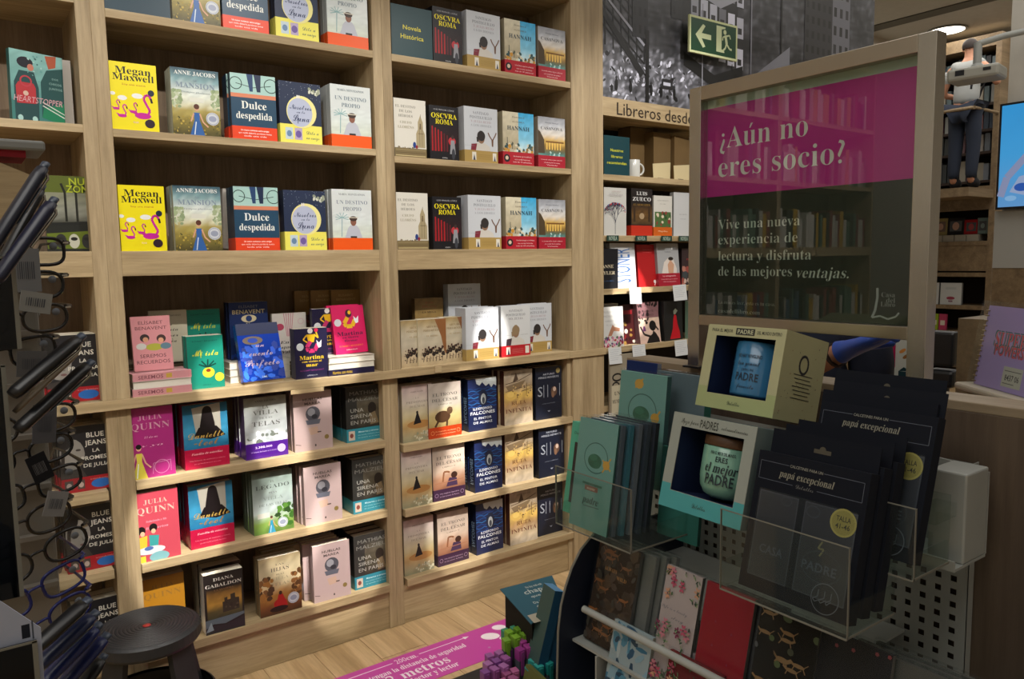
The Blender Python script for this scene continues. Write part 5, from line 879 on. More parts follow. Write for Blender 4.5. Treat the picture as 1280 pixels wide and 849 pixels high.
def slab(name, label, cat, x, y, z, W, H, T, tilt, base, side, art, film=False, group=None, yaw=0):
    o = thing(name, label, cat, (x, y, z), (-tilt, 0, -HPI+yaw), group)
    MB().box(0, W, .0, T, 0, H, base, [None, None, base, side, None, side]).build('card_body', PAPER, o)
    if art: draw(Art(W, H), art).build('print', INK, o)
    if film:
        f = MB(); f.box(-.0025, W+.0025, -.0022, T+.002, -.001, H+.004); f.build('cellophane_sleeve', FILM, o)
    return o
# teal father's-day packs in the acrylic pocket at the rack's far end
TB = '#6e9b94'
teal_art = [('ring', .52, .66, .30, .018, '#275c54', 28, .27), ('E', .50, .63, .18, .13, '#235e48'), ('E', .46, .66, .10, .06, '#2f7058'), ('E', .56, .60, .09, .06, '#2a6650'), ('E', .80, .62, .09, .08, '#c89a3c', 10), ('L', [(.72, .55), (.90, .69)], .03, '#c89a3c'), ('L', [(.70, .66), (.92, .58)], .03, '#c89a3c'), ('R', .32, .355, .66, .40, '#8a5c4c'), ('T', 'super', .49, .378, .07, '#c8b0a0', 'b', .22), ('R', .25, .405, .76, .425, '#3c6c5c'), ('T', 'padre', .50, .27, .18, '#2c4844', 'fi', .42), ('L', [(.32, .21), (.74, .22)], .012, '#3a5a54'), ('T', 'del universo', .5, .16, .07, '#6fa094', 'c', .34)]
acrylic('clear acrylic pocket holding the teal father packs', .935, -1.905, 1.145, .205, .16, .115, .16)
slab('gift_pack', 'front teal gift pack with a planet ring and gold star', 'gift pack', .948, -1.928, 1.149, .106, .208, .004, .16, TB, '#2f5c56', teal_art, True)
for k, (c1, c2) in enumerate([('#3c4a54', '#55606c'), ('#2c5a68', '#3a7484'), ('#4c5660', '#6c747e'), ('#2a3440', '#3c4652'), ('#262c38', '#1c2028')]):
    slab('gift_pack', ['grey', 'petrol blue', 'pale grey', 'slate', 'black'][k]+' edged gift pack behind the front teal planet pack, number '+['one', 'two', 'three', 'four', 'five'][k]+' back', 'gift pack', .957+.016*k, -1.930-.006*k, 1.149, .108, .206, .010, .14, c1, c2, None, True)
slab('gift_box', 'mint green windowed box behind the teal packs, nearest the bookcase', 'gift box', .985, -1.865, 1.149, .10, .185, .03, .16, '#5cae92', '#4c9880', [('R', .14, .12, .9, .78, '#2c2426'), ('E', .7, .6, .16, .2, '#6a3c30'), ('R', .3, .14, .85, .44, '#7c6058'), ('T', 'Detalles para padre', .5, .88, .08, '#2c5c4c', 'b', .8)], False)
slab('gift_pack', 'teal planet pack standing higher against the perforated panel', 'gift pack', 1.10, -1.895, 1.205, .128, .225, .012, .10, TB, '#3a5c5c', [(q[0], *q[1:]) for q in teal_art[:6]] + [('E', .42, .90, .10, .08, '#c89a3c', 8), ('L', [(.34, .86), (.5, .95)], .03, '#c89a3c')], True)
slab('gift_pack', 'clear wrapped grey pack behind the higher teal planet pack', 'gift pack', 1.15, -1.95, 1.215, .128, .215, .02, .10, '#5c6c74', '#3c7c70', None, True)
slab('gift_pack', 'dark blue book-like pack between the bookcase and the teal packs', 'gift pack', 1.17, -1.845, 1.215, .09, .225, .012, .08, '#1a2a5c', '#7c8494', [('T', 'PAPÁ', .5, .66, .26, '#3c68a8', 'b', .5), ('T', 'DIARIO', .5, .52, .12, '#3c68a8', 'b', .5), ('R', .3, .86, .7, .9, '#6a7494'), ('N', .1, .1, .9, .46, 14, ['#24407c', '#2c5494'], .03, .07)], False)
slab('gift_pack', 'teal slab leaning low between acrylic pocket and mint mug box', 'gift pack', 1.08, -2.035, 1.13, .10, .17, .008, .10, '#2f6a62', '#2a5450', None, False)
# window boxes with mugs
def window_box(label, x, y, z, W, H, Dp, tilt, front, sidec, lowc, title, sign, win):
    o = thing('gift_box', label, 'gift box', (x, y, z), (-tilt, 0, -HPI)); t = .0015; u0, u1, v0, v1 = win
    f = MB(); f.box(0, u0, 0, t, 0, H, front); f.box(u1, W, 0, t, 0, H, front); f.box(u0, u1, 0, t, v1, H, front); f.box(u0, u1, 0, t, 0, v0, front); f.build('front_frame', PAPER, o)
    s_ = MB(); s_.box(0, t, t, Dp, 0, H, sidec); s_.box(W-t, W, t, Dp, 0, H, sidec); s_.box(t, W-t, t, Dp, H-t, H, sidec); s_.box(t, W-t, t, Dp, 0, t, sidec); s_.box(t, W-t, Dp-t, Dp, t, H-t, sidec); s_.build('carton', PAPER, o)
    i_ = MB(); i_.box(u0-.004, u0-.003, t, Dp-.004, v0-.002, v1+.003, '#1d2c50'); i_.box(u1+.003, u1+.004, t, Dp-.004, v0-.002, v1+.003, '#1d2c50'); i_.box(u0-.004, u1+.004, Dp-.005, Dp-.004, v0-.002, v1+.003, '#1d2c50'); i_.box(u0-.004, u1+.004, t, Dp-.004, v0-.003, v0-.002, '#182444'); i_.box(u0-.004, u1+.004, t, Dp-.004, v1+.003, v1+.004, '#182444'); i_.build('inner_tray', PAPER, o)
    a = Art(W, H)
    if lowc: a.R(0, 0, 1, .25, lowc); 
    if lowc: a.v, a.f, a.c, a.sm = [], [], [], []; a.k = 1; a.R(0, 0, 1, v0/H-.004, lowc); a.R(0, v0/H-.004, u0/W-.004, .25, lowc); a.R(u1/W+.004, v0/H-.004, 1, .25, lowc)
    draw(a, title); a.T('Detalles', .5, v0/H*.5, .07, '#3c4a3c', 'c', .16); a.build('front_print', INK, o)
    b = draw(Art(Dp, H), sign); ob = b.build('side_print', INK, o); ob.location = (W+.0001, 0, 0); ob.rotation_euler = (0, 0, HPI)
    return o
dot = [('N', .08, .06, .92, .92, 24, ['#5c5c44', '#8a6c4c'], .006, .012)]
side1 = dot + [('ring', .50, .66, .10, .035, '#26282a', 18, .12)] + [('L', [(.30+.03*(k % 3), .54-k*.045), (.74-.04*(k % 2), .54-k*.045)], .012, '#3c3c34') for k in range(7)]
BX, BY, BZ = 1.066, -2.140, 1.398
window_box('lime cream window box with a blue enamel mug', BX, BY, BZ, .160, .147, .125, .25, '#b5b48e', '#aeac86', '#a3ad7a', [('T', 'PARA EL MEJOR', .20, .935, .05, '#2c2e28', 'b', .28), ('R', .38, .895, .62, .975, '#2c2e2c'), ('T', 'PADRE', .50, .935, .065, '#c8caa8', 'b', .2), ('T', 'DEL MUNDO ENTERO', .80, .935, .05, '#2c2e28', 'b', .30)], side1, (.020, .142, .026, .128))
MX, MY, MZ = .953, -2.158, 1.243
window_box('grey and turquoise window box with a mint tumbler', MX, MY, MZ, .168, .160, .125, .25, '#9aa098', '#6c7c7c', '#4aa0a4', [('T', 'Taza para', .22, .925, .07, '#2c302c', 'c', .22), ('T', 'PADRES', .46, .925, .11, '#2c302c', 'b', .22), ('T', 'extraordinarios', .76, .925, .06, '#2c302c', 'c', .30)], dot, (.020, .148, .030, .138))
def local(o_x, o_y, o_z, tilt, lx, ly, lz):
    M = Matrix.Translation((o_x, o_y, o_z)) @ Matrix.Rotation(-HPI, 4, 'Z') @ Matrix.Rotation(-tilt, 4, 'X'); return M @ Vector((lx, ly, lz))
def wraptext(rows, r, cz, ang0, c, mat, parent):
    m = MB(); c = srgb(c)
    for s_, z, size, maxw, st in rows:
        v, f = letters(s_, st); xs = [p[0] for p in v]; x0, x1 = min(xs), max(xs); n = len(m.v)
        for x, y in v:
            a = ang0 + ((x-(x0+x1)/2)/(x1-x0)*maxw)/r; m.v.append((math.sin(a)*(r+.0009), -math.cos(a)*(r+.0009), z+(y-.34)*size))
        for q in f: m.f.append(tuple(n+i for i in q)); m.c.append(c); m.sm.append(False)
    return m.build('mug_lettering', mat, parent)
mt = mug('blue enamel mug inside the lime cream window box', local(BX, BY, BZ, .25, .083, .052, .028), .044, .096, 0, plain('blue_enamel', '#3a78a4', .2, coat=.4), rot=0, rotf=(-.25, 0, -HPI))
mt.children[1].rotation_euler = (0, 0, -.25)
wraptext([('NO HAY NINGUNO', .070, .009, .045, 'b'), ('tan genial', .058, .012, .04, 'c'), ('como mi', .047, .009, .022, 's'), ('PADRE', .034, .019, .042, 'b'), ('favorito', .018, .011, .032, 'c')], .044, 0, .15, '#1c3448', INK, mt)
tu = thing('tumbler', 'mint tumbler with wooden lid inside the turquoise window box', 'mug', local(MX, MY, MZ, .25, .090, .051, .033), (-.25, 0, -HPI))
MB().lathe([(0, 0), (.022, 0), (.034, .006), (.041, .018), (.044, .035), (.0445, .082), (.043, .084), (0, .084)], '#fff', 40).build('body', plain('mint_enamel', '#7fb09c', .25, coat=.4), tu)
MB().lathe([(0, .0845), (.0435, .0845), (.0445, .086), (.0445, .099), (.043, .101), (0, .101)], '#fff', 40).build('wooden_lid', wood('lid_wood', '#4c3420', '#5c4028', '#6c4c30', 'x', 3), tu)
wraptext([('PARA EL MEJOR DEL MUNDO', .074, .007, .042, 'b'), ('ERES', .064, .012, .02, 'b'), ('el mejor', .050, .022, .056, 'fi'), ('PADRE', .031, .024, .048, 'b')], .0445, 0, .36, '#26343a', INK, tu)
# sock packs
NV = '#10141e'
def sockpack(label, x, y, z, front=True, group=None):
    W, H = .176, .205; o = thing('sock_pack', label, 'sock pack', (x, y, z), (-.24, 0, -HPI), group)
    MB().box(0, W, 0, .022, 0, H, NV, [None, None, NV, '#181c26', None, '#181c26']).build('carton', PAPER, o)
    hp = MB(); hp.box(.004, W-.002, .0205, .022, H, H+.036, NV); hp.build('hanging_tab', PAPER, o)
    a = Art(W-.006, .034, .0203); a.L([(.42, .42), (.58, .42)], .035, '#514c40'); a.E(.5, .5, .03, .03, '#514c40'); q = a.build('hanging_hole', INK, o); q.location = (.004, 0, H)
    if front:
        b = .0; a = Art(W, H); ln = '#5c6270'
        a.L([(.03, .93), (.30, .93)], .004, ln); a.L([(.62, .93), (.96, .93)], .004, ln); a.L([(.96, .93), (.96, .80), (.58, .80)], .004, ln); a.L([(.03, .93), (.03, .80), (.36, .80)], .004, ln)
        a.T('CALCETINES PARA UN', .46, .93, .032, '#8a8a80', 'b', .30); a.T('papá excepcional', .47, .865, .085, '#8a887a', 'fi', .50); a.T('Detalles', .47, .80, .05, '#6a6c6c', 'c', .16)
        for u0, u1 in ((.07, .44), (.50, .95)):
            a.R(u0, .10, u1, .72, '#3a3e4a'); a.R(u0+.012, .11, u1-.012, .71, '#262a35')
        a.E(.84, .64, .11, .11, '#a39a52', 26); a.E(.84, .64, .095, .095, '#8d8544', 26); a.T('TALLA', .84, .665, .055, '#26241a', 'b', .12); a.T('41-46', .84, .615, .055, '#26241a', 'b', .12)
        a.T('CASA', .26, .31, .10, '#4d5362', 'b', .22); a.T('PADRE', .70, .30, .10, '#4d5362', 'b', .30); a.ring(.33, .68, .05, .006, '#3f4552', 16, .035); a.ring(.58, .66, .06, .006, '#3f4552', 16, .045); a.ring(.24, .52, .04, .006, '#343a46'); a.L([(.70, .48), (.67, .43), (.72, .43), (.69, .38)], .014, '#7c7654')
        a.ring(.72, .31, .17, .006, '#3c4250', 20, .12)
        a.build('print', INK, o); MB().box(.012, W-.008, -.0035, -.0025, .022, .15).build('window_film', FILM, o)
        a = Art(W, H, -.004); a.ring(.80, .12, .115, .007, '#5c626e', 26)
        for k in range(3): a.L([(.74+k*.055, .17), (.74+k*.055, .125), (.70+k*.055, .10), (.72+k*.05, .085), (.775+k*.04, .115)], .007, '#5c626e')
        a.build('sock_emblem', INK, o)
    return o
SX, SY, SZ = .935, -2.338, 1.168
sp0 = sockpack('front navy sock pack with pale round size seal', SX, SY, SZ)
for k in range(2): dup(sp0, (SX+.026*(k+1), SY-.004*(k+1), SZ+.004*(k+1)), (-.24, 0, -HPI), 'navy sock pack '+['directly', 'second'][k]+' behind the front sock pack')
dup(sp0, (1.035, -2.372, 1.238), (-.28, 0, -HPI), 'higher navy sock pack standing behind the front three')
sockpack('dark sock pack pressed behind the higher one', 1.062, -2.362, 1.250, False)
acrylic('clear acrylic pocket holding the navy sock packs', .918, -2.318, 1.158, .205, .12, .125, .12)
acrylic('second clear acrylic pocket behind the sock packs', 1.02, -2.36, 1.222, .196, .10, .10, .10)
# empty white pocket fixed on the perforated panel
wh = thing('card_pocket', 'empty pale grey plastic pocket fixed on the perforated panel', 'holder', (1.13, -2.40, 1.20), (0, 0, -HPI))
m = MB(); m.prism([(0, 0), (.148, 0), (.148, .128), (0, .145)][::1], .128, .131, '#fff', 'y'); m.build('back_plate', WHITEM, wh)
MB().box(.095, .148, .055, .128, .0, .137).build('block', WHITEM, wh, .003)
MB().box(0, .148, .03, .128, -.004, 0).build('floor_plate', WHITEM, wh); MB().box(0, .148, .027, .030, -.004, .012).build('front_lip', WHITEM, wh)
MB().box(.0, .002, .03, .128, 0, .1).build('side_plate', WHITEM, wh); MB().box(.04, .10, .131, .148, .08, .12).build('hook', WHITEM, wh)
# greeting cards, tier one
TA = .235
def leopard(base, cols, seed, sz=.05):
    r = random.Random(seed); out = []
    for k in range(13):
        u, v = r.uniform(.08, .9), r.uniform(.04, .96); c = cols[0]; f = r.choice((-1, 1))
        out += [('E', u, v, sz*1.7, sz*.5, c), ('L', [(u+f*sz*1.4, v), (u+f*sz*2.4, v+.02)], sz*.55, c), ('L', [(u-f*sz*1.2, v), (u-f*sz*2.0, v-.04)], sz*.28, c), ('L', [(u+f*sz, v), (u+f*sz*1.5, v-.04)], sz*.28, c), ('L', [(u-f*sz*1.4, v), (u-f*sz*2.6, v+.035)], sz*.2, c)]
    for k in range(12): out.append(('E', r.random(), r.random(), sz*r.uniform(.5, 1.3), sz*r.uniform(.6, 1.4), r.choice(cols[1:]), 8, r.uniform(0, 3)))
    return out
def floral(seed, u0=0, v0=0, u1=1, v1=1, n=26, cols=('#b8506c', '#c87c8c', '#7c2c50', '#d09a7c')):
    r = random.Random(seed); out = []
    for k in range(n):
        u, v = r.uniform(u0, u1), r.uniform(v0, v1)
        if k % 3 == 0:
            c = r.choice(cols)
            for j in range(6): out.append(('E', u+.05*math.cos(j*1.05+k), v+.035*math.sin(j*1.05+k), .045, .026, c, 7, j*1.05+k))
            out.append(('E', u, v, .02, .02, '#5c2c3c', 6))
        else:
            for j in range(3): out.append(('E', u+r.uniform(-.05, .05), v+r.uniform(-.03, .03), .05, .016, r.choice(['#3c5c40', '#5c7c58', '#2c4434', '#8aa078']), 6, r.uniform(0, 3)))
    return out
q0 = .972; zA = .914
def xy(px, py, x=1.0): return at_x(px, py, x).y
cards = [('camo', 743, 793, [('N', 0, 0, 1, 1, 60, ['#3a2a1c', '#4c3a28', '#2a2420', '#4a3c34'], .06, .16)] + leopard('#33261c', ['#8a5a34', '#3c3a34', '#4c4a44'], 4, .055) + [('T', 'ALWAYS', .4, .74, .09, '#b08450', 'f', .3), ('T', 'WILD', .68, .69, .09, '#b08450', 'f', .24)], '#33261c', 'brown notebook with running leopards at the rack end'),
         ('floral', 826, 870, [('R', 0, 0, 1, 1, '#b4a6a6')] + floral(3, 0, .76, 1, 1, 22) + floral(8, 0, 0, 1, .52, 46) + [('T', 'Life is a lovely', .5, .66, .10, '#6c7078', 'c', .72), ('T', 'story', .62, .59, .10, '#6c7078', 'c', .34)], '#b4a6a6', 'pale pink notebook with painted flowers on the rack'),
         ('red', 876, 936, [('E', .3, .3+.2*k, .015, .02, '#7c2c50', 5) for k in range(3)] + [('E', .65, .15+.25*k, .015, .02, '#7c2c50', 5) for k in range(3)], '#8c1424', 'deep red notebook in cellophane on the rack'),
         ('leo', 945, 1020, leopard('#16120e', ['#8a6c48', '#4c5c3c', '#3c4434', '#54585c'], 12, .06), '#14110e', 'black notebook with tan leopards under the sock packs'),
         ('hearts', 1022, 1112, [('E', random.Random(k).random(), random.Random(k+50).random(), .03, .03, '#7c2430', 5) for k in range(18)], '#15161c', 'black notebook with tiny red marks at the near end')]
for key, pl, pr, art, base, lab in cards:
    y0 = xy(pl, 700); W = y0 - xy(pr, 720)
    slab('notebook', lab, 'notebook', q0, y0, zA, W, .200, .008, TA, base, '#5c5a58', art, True)
for k in range(3):
    slab('notebook', ['first', 'second', 'third'][k]+' grey edged notebook behind the brown leopard one', 'notebook', q0+.014*(k+1), xy(743, 700)-.012*(k+1), zA, .125, .196, .010, TA, '#6c6c68', '#8a8c8c', None, True)
for k in range(3):
    slab('notebook', ['first', 'second', 'third'][k]+' grey edged notebook behind the black red-marked one', 'notebook', q0+.014*(k+1), xy(1022, 720)-.02*(k+1), zA, .16, .190, .010, TA, '#4c4c48', '#7c7c78', None, True)
slab('notebook', 'cellophane edged notebook tucked behind the deep red one', 'notebook', q0+.014, xy(876, 720)-.03, zA, .116, .198, .012, TA, '#3c3a40', '#5a6470', None, True)
# tier two
zB = .752; qB = .925
water = [('R', 0, 0, 1, 1, '#9fb0b8'), ('N', 0, 0, 1, 1, 90, ['#1c5478', '#2c7094', '#16405c', '#4c8cac', '#b8c4c8', '#3c7c9c', '#8cb0c4'], .03, .09, 2.6, 17)]
slab('notebook', 'blue watercolour notebook low at the rack end', 'notebook', qB, at_x(757, 790, .955).y, zB, .098, .235, .008, TA, '#9fb0b8', '#8a8c84', water, True)
slab('notebook', 'plain grey card beside the blue watercolour notebook', 'notebook', qB+.012, at_x(790, 800, .955).y, zB, .08, .225, .02, TA, '#7c7c78', '#8c8c88', None, False)
slab('notebook', 'dark red flowered notebook in the lower tier', 'notebook', qB, at_x(826, 830, .955).y, zB, .115, .232, .008, TA, '#6c1c24', '#5c2c30', floral(21, 0, 0, 1, 1, 20, ('#8a3c3c', '#a85c4c', '#c8a090', '#5c1420')), True)
slab('notebook', 'patterned notebook edge behind the dark red flowered one', 'notebook', qB+.014, at_x(826, 830, .955).y+.02, zB, .115, .236, .02, TA, '#8a7c80', '#7a7478', None, True)
slab('notebook', 'dark notebook in the lower tier under the black leopard one', 'notebook', qB, at_x(900, 845, .955).y, zB, .12, .228, .008, TA, '#2c2428', '#4c4448', floral(33, 0, 0, 1, 1, 10), True)
# ------------------------------------------------------------ low table at the rack end with small goods
tb = thing('low_table', 'dark low display table at the far end of the gift rack', 'table', (1.05, -1.62, 0))
MB().box(-.24, .20, -.26, .20, .56, .59).build('table_top', BLACKP, tb, .002)
for i, (x_, y_) in enumerate([(-.21, -.23), (.17, -.23), (-.21, .17), (.17, .17)]): MB().box(x_-.015, x_+.015, y_-.015, y_+.015, .002, .56).build('leg', BLACKP, tb)
zt_ = .862; P4 = [at_z(px, py, zt_) for px, py in [(625, 737), (690, 720), (703, 748), (664, 781)]]
bx_ = thing('badge_box', 'box of small badges topped by a teal lettered card', 'box', (P4[0].x, P4[0].y, .591))
ux = (P4[1]-P4[0]); uy = (P4[3]-P4[0]); W_, H_ = ux.length, .135
n_ = (P4[3]-P4[0]).normalized()
cb = MB(); pts = [(p.x-P4[0].x, p.y-P4[0].y) for p in P4]; cen = Vector((sum(p[0] for p in pts)/4, sum(p[1] for p in pts)/4))
inn = [tuple(cen+(Vector(p)-cen)*.86) for p in pts]
cb.prism(inn[::-1], 0, zt_-.594, '#26241f'); cb.build('carton', PAPER, bx_)
m = MB(); m.prism(pts[::-1], zt_-.592, zt_-.590, '#3a6474'); m.build('header_card', PAPER, bx_)
ax = Vector((pts[1][0]-pts[0][0], pts[1][1]-pts[0][1])); ay = Vector((pts[3][0]-pts[0][0], pts[3][1]-pts[0][1]))
a = Art(1, 1)
for s_, v_, sz, mw in (('No hay nada más', .86, .08, .3), ('chapas', .74, .16, .5), ('que leer', .60, .08, .4), ('Da igual el libro', .44, .08, .5), ('da igual el lugar', .34, .07, .5)): a.T(s_, .55, v_, sz, '#c0ccc8', 'b', mw)
a.R(.05, .0, .95, .20, '#b8b09c'); a.ring(.85, .34, .12, .02, '#7cb0c8')
a.v = [tuple((ax*x+ay*(1-z)).to_3d() + Vector((0, 0, zt_-.5895+abs(y)*.3))) for x, y, z in a.v]; a.build('header_print', INK, bx_)
for i in range(9):
    o = thing('badge_card', ['first', 'second', 'third', 'fourth', 'fifth', 'sixth', 'seventh', 'eighth', 'ninth'][i]+' dark backed badge card leaning on the badge box', 'badge card', (P4[0].x+.026+ay.x*(.1+.1*i), P4[0].y+ay.y*(.1+.1*i), .592), (-.03, -.06, -.9), 'badge cards leaning on the badge box')
    MB().box(0, .02, 0, .003, 0, .23, ['#6c5c50', '#3c3430', '#8a7c70', '#2c2c34'][i % 4]).build('card', PAPER, o)
b0 = at_y(700, 716, -1.80)
for k, (dx, lab) in enumerate([(0, 'front light blue topped book leaning at the rack end'), (.027, 'second blue book leaning behind the front blue one')]):
    o = thing('book', lab, 'book', (b0.x-.100+dx, b0.y+.03, .592), (0, .28, -.15))
    MB().box(0, .024, 0, .05, 0, .36-.02*k, '#2f6f9c', ['#0c2c44', '#4a9ad0', '#2a5878', '#24506c', None, '#47615c']).build('cover', INK, o)
o = thing('gift_pack', 'olive yellow flat pack in front of the leaning blue books', 'gift pack', (b0.x-.13, b0.y-.035, .592), (0, .24, -.15))
MB().box(0, .012, 0, .075, 0, .20, '#6a6c3c').build('card', PAPER, o)
pen = {}
def marker(px, py, z, col, lab, grp, rot=0):
    p = at_z(px, py, z); H = z-.592; o = thing('marker_pen', lab, 'pen', (p.x, p.y, .592), (.04, -.02, rot), grp)
    MB().box(-.0075, .0075, -.0075, .0075, 0, H-.026, '#5a6068').build('barrel', FILM if False else PAPER, o, .001)
    MB().box(-.0085, .0085, -.0095, .0095, H-.026, H, col).build('cap', INK, o, .0015)
    MB().box(-.004, .004, -.0115, -.0095, H-.06, H-.004, col).build('clip', INK, o)
rp = random.Random(8)
for px0_, py0_, nx, ny, z, cols, nm in [(668, 812, 3, 3, .78, ['#2a9a94', '#38aaa2'], 'turquoise'), (652, 798, 3, 2, .80, ['#b848a0', '#a03c90'], 'pink'), (636, 786, 3, 2, .81, ['#8cc03c', '#7cae34'], 'lime'), (632, 785, 3, 1, .80, ['#3c9c7c', '#4cae8c'], 'green'), (612, 816, 3, 3, .78, ['#a860a8', '#b470b4', '#8c4c9c'], 'violet'), (632, 838, 2, 2, .77, ['#a85a8c', '#c06a9c'], 'rose')]:
    for i in range(nx):
        for j in range(ny): marker(px0_+i*11-j*3, py0_-i*3.5+j*10, z, cols[(i+j) % len(cols)], nm+' capped marker pen on the low table beside the navy panel', nm+' marker pens by the navy panel', rp.uniform(-.2, .2))
# ------------------------------------------------------------ left foreground: eyewear stand
YE = -1.95
es = thing('eyewear_stand', 'tall grey eyewear display stand at the left edge', 'display stand', (at_y(30, 600, YE).x, YE+.03, 0))
GREYP = plain('grey_display_plastic', '#8a837a', .5, noise=.08)
MB().box(-.075, .032, .008, .08, .002, 1.70).build('column', GREYP, es, .004)
MB().box(-.16, .16, -.10, .14, .002, .03).build('base', BLACKP, es, .004)
for k in range(15): MB().box(-.052, .030, -.004, .008, .80+k*.065-.004, .80+k*.065+.002).build('shelf_lip', GREYP, es)
FR = {'black': plain('black_frame', '#0e0e11', .25, noise=.1), 'blue': plain('blue_frame', '#141e66', .22), 'brown': plain('tortoise_frame', '#1e1712', .25, noise=.3)}
def lens_outline(n, a, b, sq): # rounded-square lens
    out = []
    for k in range(n):
        t = 2*math.pi*k/n; c, s = math.cos(t), math.sin(t); e = 2/sq
        out.append((a*math.copysign(abs(c)**e, c), b*math.copysign(abs(s)**e, s)*(1.0 if s < 0 else .95)))
    return out
GL = {}
def glasses(label, loc, rot, style, sq=2.8, b=.0165):
    o = thing('reading_glasses', label, 'glasses', loc, rot)
    for s in (-1, 1):
        out = lens_outline(26, .0245, b, sq); pts = [(s*.0325+x, -.0015*abs(s*.0325+x)/.03+.006*((s*.0325+x)/.06)**2, z) for x, z in out]
        MB().tube(pts+[pts[0]], .0021, '#111', 6, False).build('rim', FR[style], o)
        m = MB(); m.face([(x, y+.0002, z) for x, y, z in pts], srgb('#fff')); m.build('lens', LENS, o)
        MB().tube([(s*.057, .004, b*.62), (s*.0645, .010, b*.60), (s*.067, .06, b*.5), (s*.068, .115, b*.3), (s*.066, .14, -.016)], [.0028, .0026, .0018, .0018, .0026], '#111', 6).build('temple', FR[style], o)
        MB().box(s*.058-.003, s*.058+.003, -.0018, .001, b*.62-.001, b*.62+.001, '#ccc').build('rivet', STEEL, o)
    MB().tube([(-.0095, 0, .004), (-.005, -.002, .0075), (.005, -.002, .0075), (.0095, 0, .004)], .0018, '#111', 6).build('bridge', FR[style], o)
    m = MB(); m.lathe([(0, 0), (.0045, 0), (.0045, .0004), (0, .0004)], '#6f747c', 16); m.v = [(x+.044, -.0012-z, y+.006) for x, y, z in m.v]; m.build('power_sticker', PAPER, o)
    return o
rows = [(53, 314, 0, 'black', 'topmost black glasses on the eyewear stand'), (52, 356, .02, 'black', 'second black glasses from the top with a white tag'), (57, 397, .05, 'brown', 'third glasses from the top, dark lenses'), (42, 438, .10, 'black', 'glasses partly hidden by the upper dark case pair'),
        (68, 522, .12, 'brown', 'brown glasses just under the dark case pair'), (64, 560, .14, 'black', 'glasses with a gold hinge below the brown pair'), (75, 600, .18, 'black', 'black glasses beside a dark barcode tag'), (62, 646, .16, 'brown', 'small brown glasses above the pale book face'), (83, 680, .24, 'black', 'large black glasses above the blue pairs'), (80, 723, .26, 'blue', 'upper blue rimmed glasses near the stool'), (88, 762, .28, 'blue', 'lower blue rimmed glasses near the stool')]
for k, (px, py, rl, st, lab) in enumerate(rows):
    p = at_y(px, py, YE-.02); c = Vector((p.x, YE-.02, p.z)); yaw = .22; c -= Vector((math.cos(yaw)*math.cos(rl), math.sin(yaw), math.sin(rl)))*.0325
    glasses(lab, c, (.05, -rl, yaw), st, 2.4 if k % 3 else 3.2, .0165 if k < 7 else .018)
def hangtag(px, py, w_, h_, col, lab, y=YE-.045, rz=.3, ry=0):
    p = at_y(px, py, y); o = thing('price_tag', lab, 'tag', (p.x, y, p.z), (0, ry, rz)); MB().box(-w_/2, w_/2, 0, .001, -h_/2, h_/2, col).build('card', PAPER, o)
    a = Art(w_, h_)
    for k in range(9): a.L([(.2+.07*k, .3), (.2+.07*k, .7)], .02+.01*(k % 3), '#4c4e54' if col > '#3' else '#6a6a6c')
    a = a.build('barcode', PAPER, o); a.location = (-w_/2, -.0002, -h_/2)
hangtag(45, 378, .034, .024, '#8c8c88', 'white tag under the second black glasses', ry=.2); hangtag(56, 530, .026, .046, '#55555a', 'grey tag hanging beside the brown glasses', ry=.1); hangtag(50, 585, .022, .034, '#1c1c20', 'dark barcode tag beside the black glasses', ry=-.3); hangtag(70, 630, .024, .03, '#8a8a8c', 'grey tag above the large black glasses', ry=.3); hangtag(33, 338, .03, .05, '#77787a', 'grey tag at the column edge near the top', ry=0); hangtag(40, 455, .032, .03, '#5c5c5e', 'grey tag below the hidden glasses', ry=.1)
# acrylic bins, cases and card
def bin_(label, pl, pr, pt, pb, y, d_, mat):
    a_, b_ = at_y(pl, pt, y), at_y(pr, pb, y); o = thing('case_bin', label, 'holder', (a_.x, y, b_.z)); W, H = b_.x-a_.x, a_.z-b_.z
    MB().box(0, W, 0, .003, 0, H).build('front_plate', mat, o); MB().box(W-.003, W, .003, d_, 0, H*.96).build('side_plate', mat, o); MB().box(0, W, .003, d_, 0, .003).build('base_plate', mat, o)
    MB().box(W-.0035, W+.0004, -.0006, 0, 0, H).box(0, W, -.0006, 0, H-.0015, H+.0006).build('polished_edge', ACRE, o)
    MB().box(W*.1, W*.9, d_, d_+.05, H*.3, H*.5).build('bracket', GREYP, o)
bin_('dark smoky acrylic bin at the upper left edge', -60, 27, 322, 436, -2.15, .07, SMOKE)
bin_('tall dark smoky acrylic bin at the middle left edge', -60, 30, 462, 745, -2.15, .07, SMOKE)
def case(label, p0, p1, y, th, col, clip=True, tagc=None, mat=None):
    a_, b_ = at_y(*p0, y), at_y(*p1, y+.02); d = (b_-a_); L = d.length; o = thing('glasses_case', label, 'case', a_); o.rotation_euler = d.to_track_quat('Z', 'Y').to_euler()
    m = MB(); m.lathe([(0, 0), (th*.8, 0), (th, .006), (th, L-.012), (th*.85, L-.003), (0, L-.001)], col, 18); m.v = [(x, y_*.55, z) for x, y_, z in m.v]; m.build('tube', INK, o)
    if clip:
        MB().tube([(th*.2, -th*.55-.001, L-.004), (th*.2, -th*.55-.004, L-.008), (th*.2, -th*.55-.003, L-.05)], .0016, '#aaa', 6).build('clip', STEEL, o)
        m = MB(); m.lathe([(0, L-.006), (th*.62, L-.006), (th*.6, L+.004), (0, L+.005)], '#3c4658', 14); m.v = [(x, y_*.55, z) for x, y_, z in m.v]; m.build('end_cap', INK, o)
    if tagc: MB().box(-th*.5, th*.5, -th*.56-.0012, -th*.56-.0004, L*.35, L*.78, tagc).build('label_strip', PAPER, o)
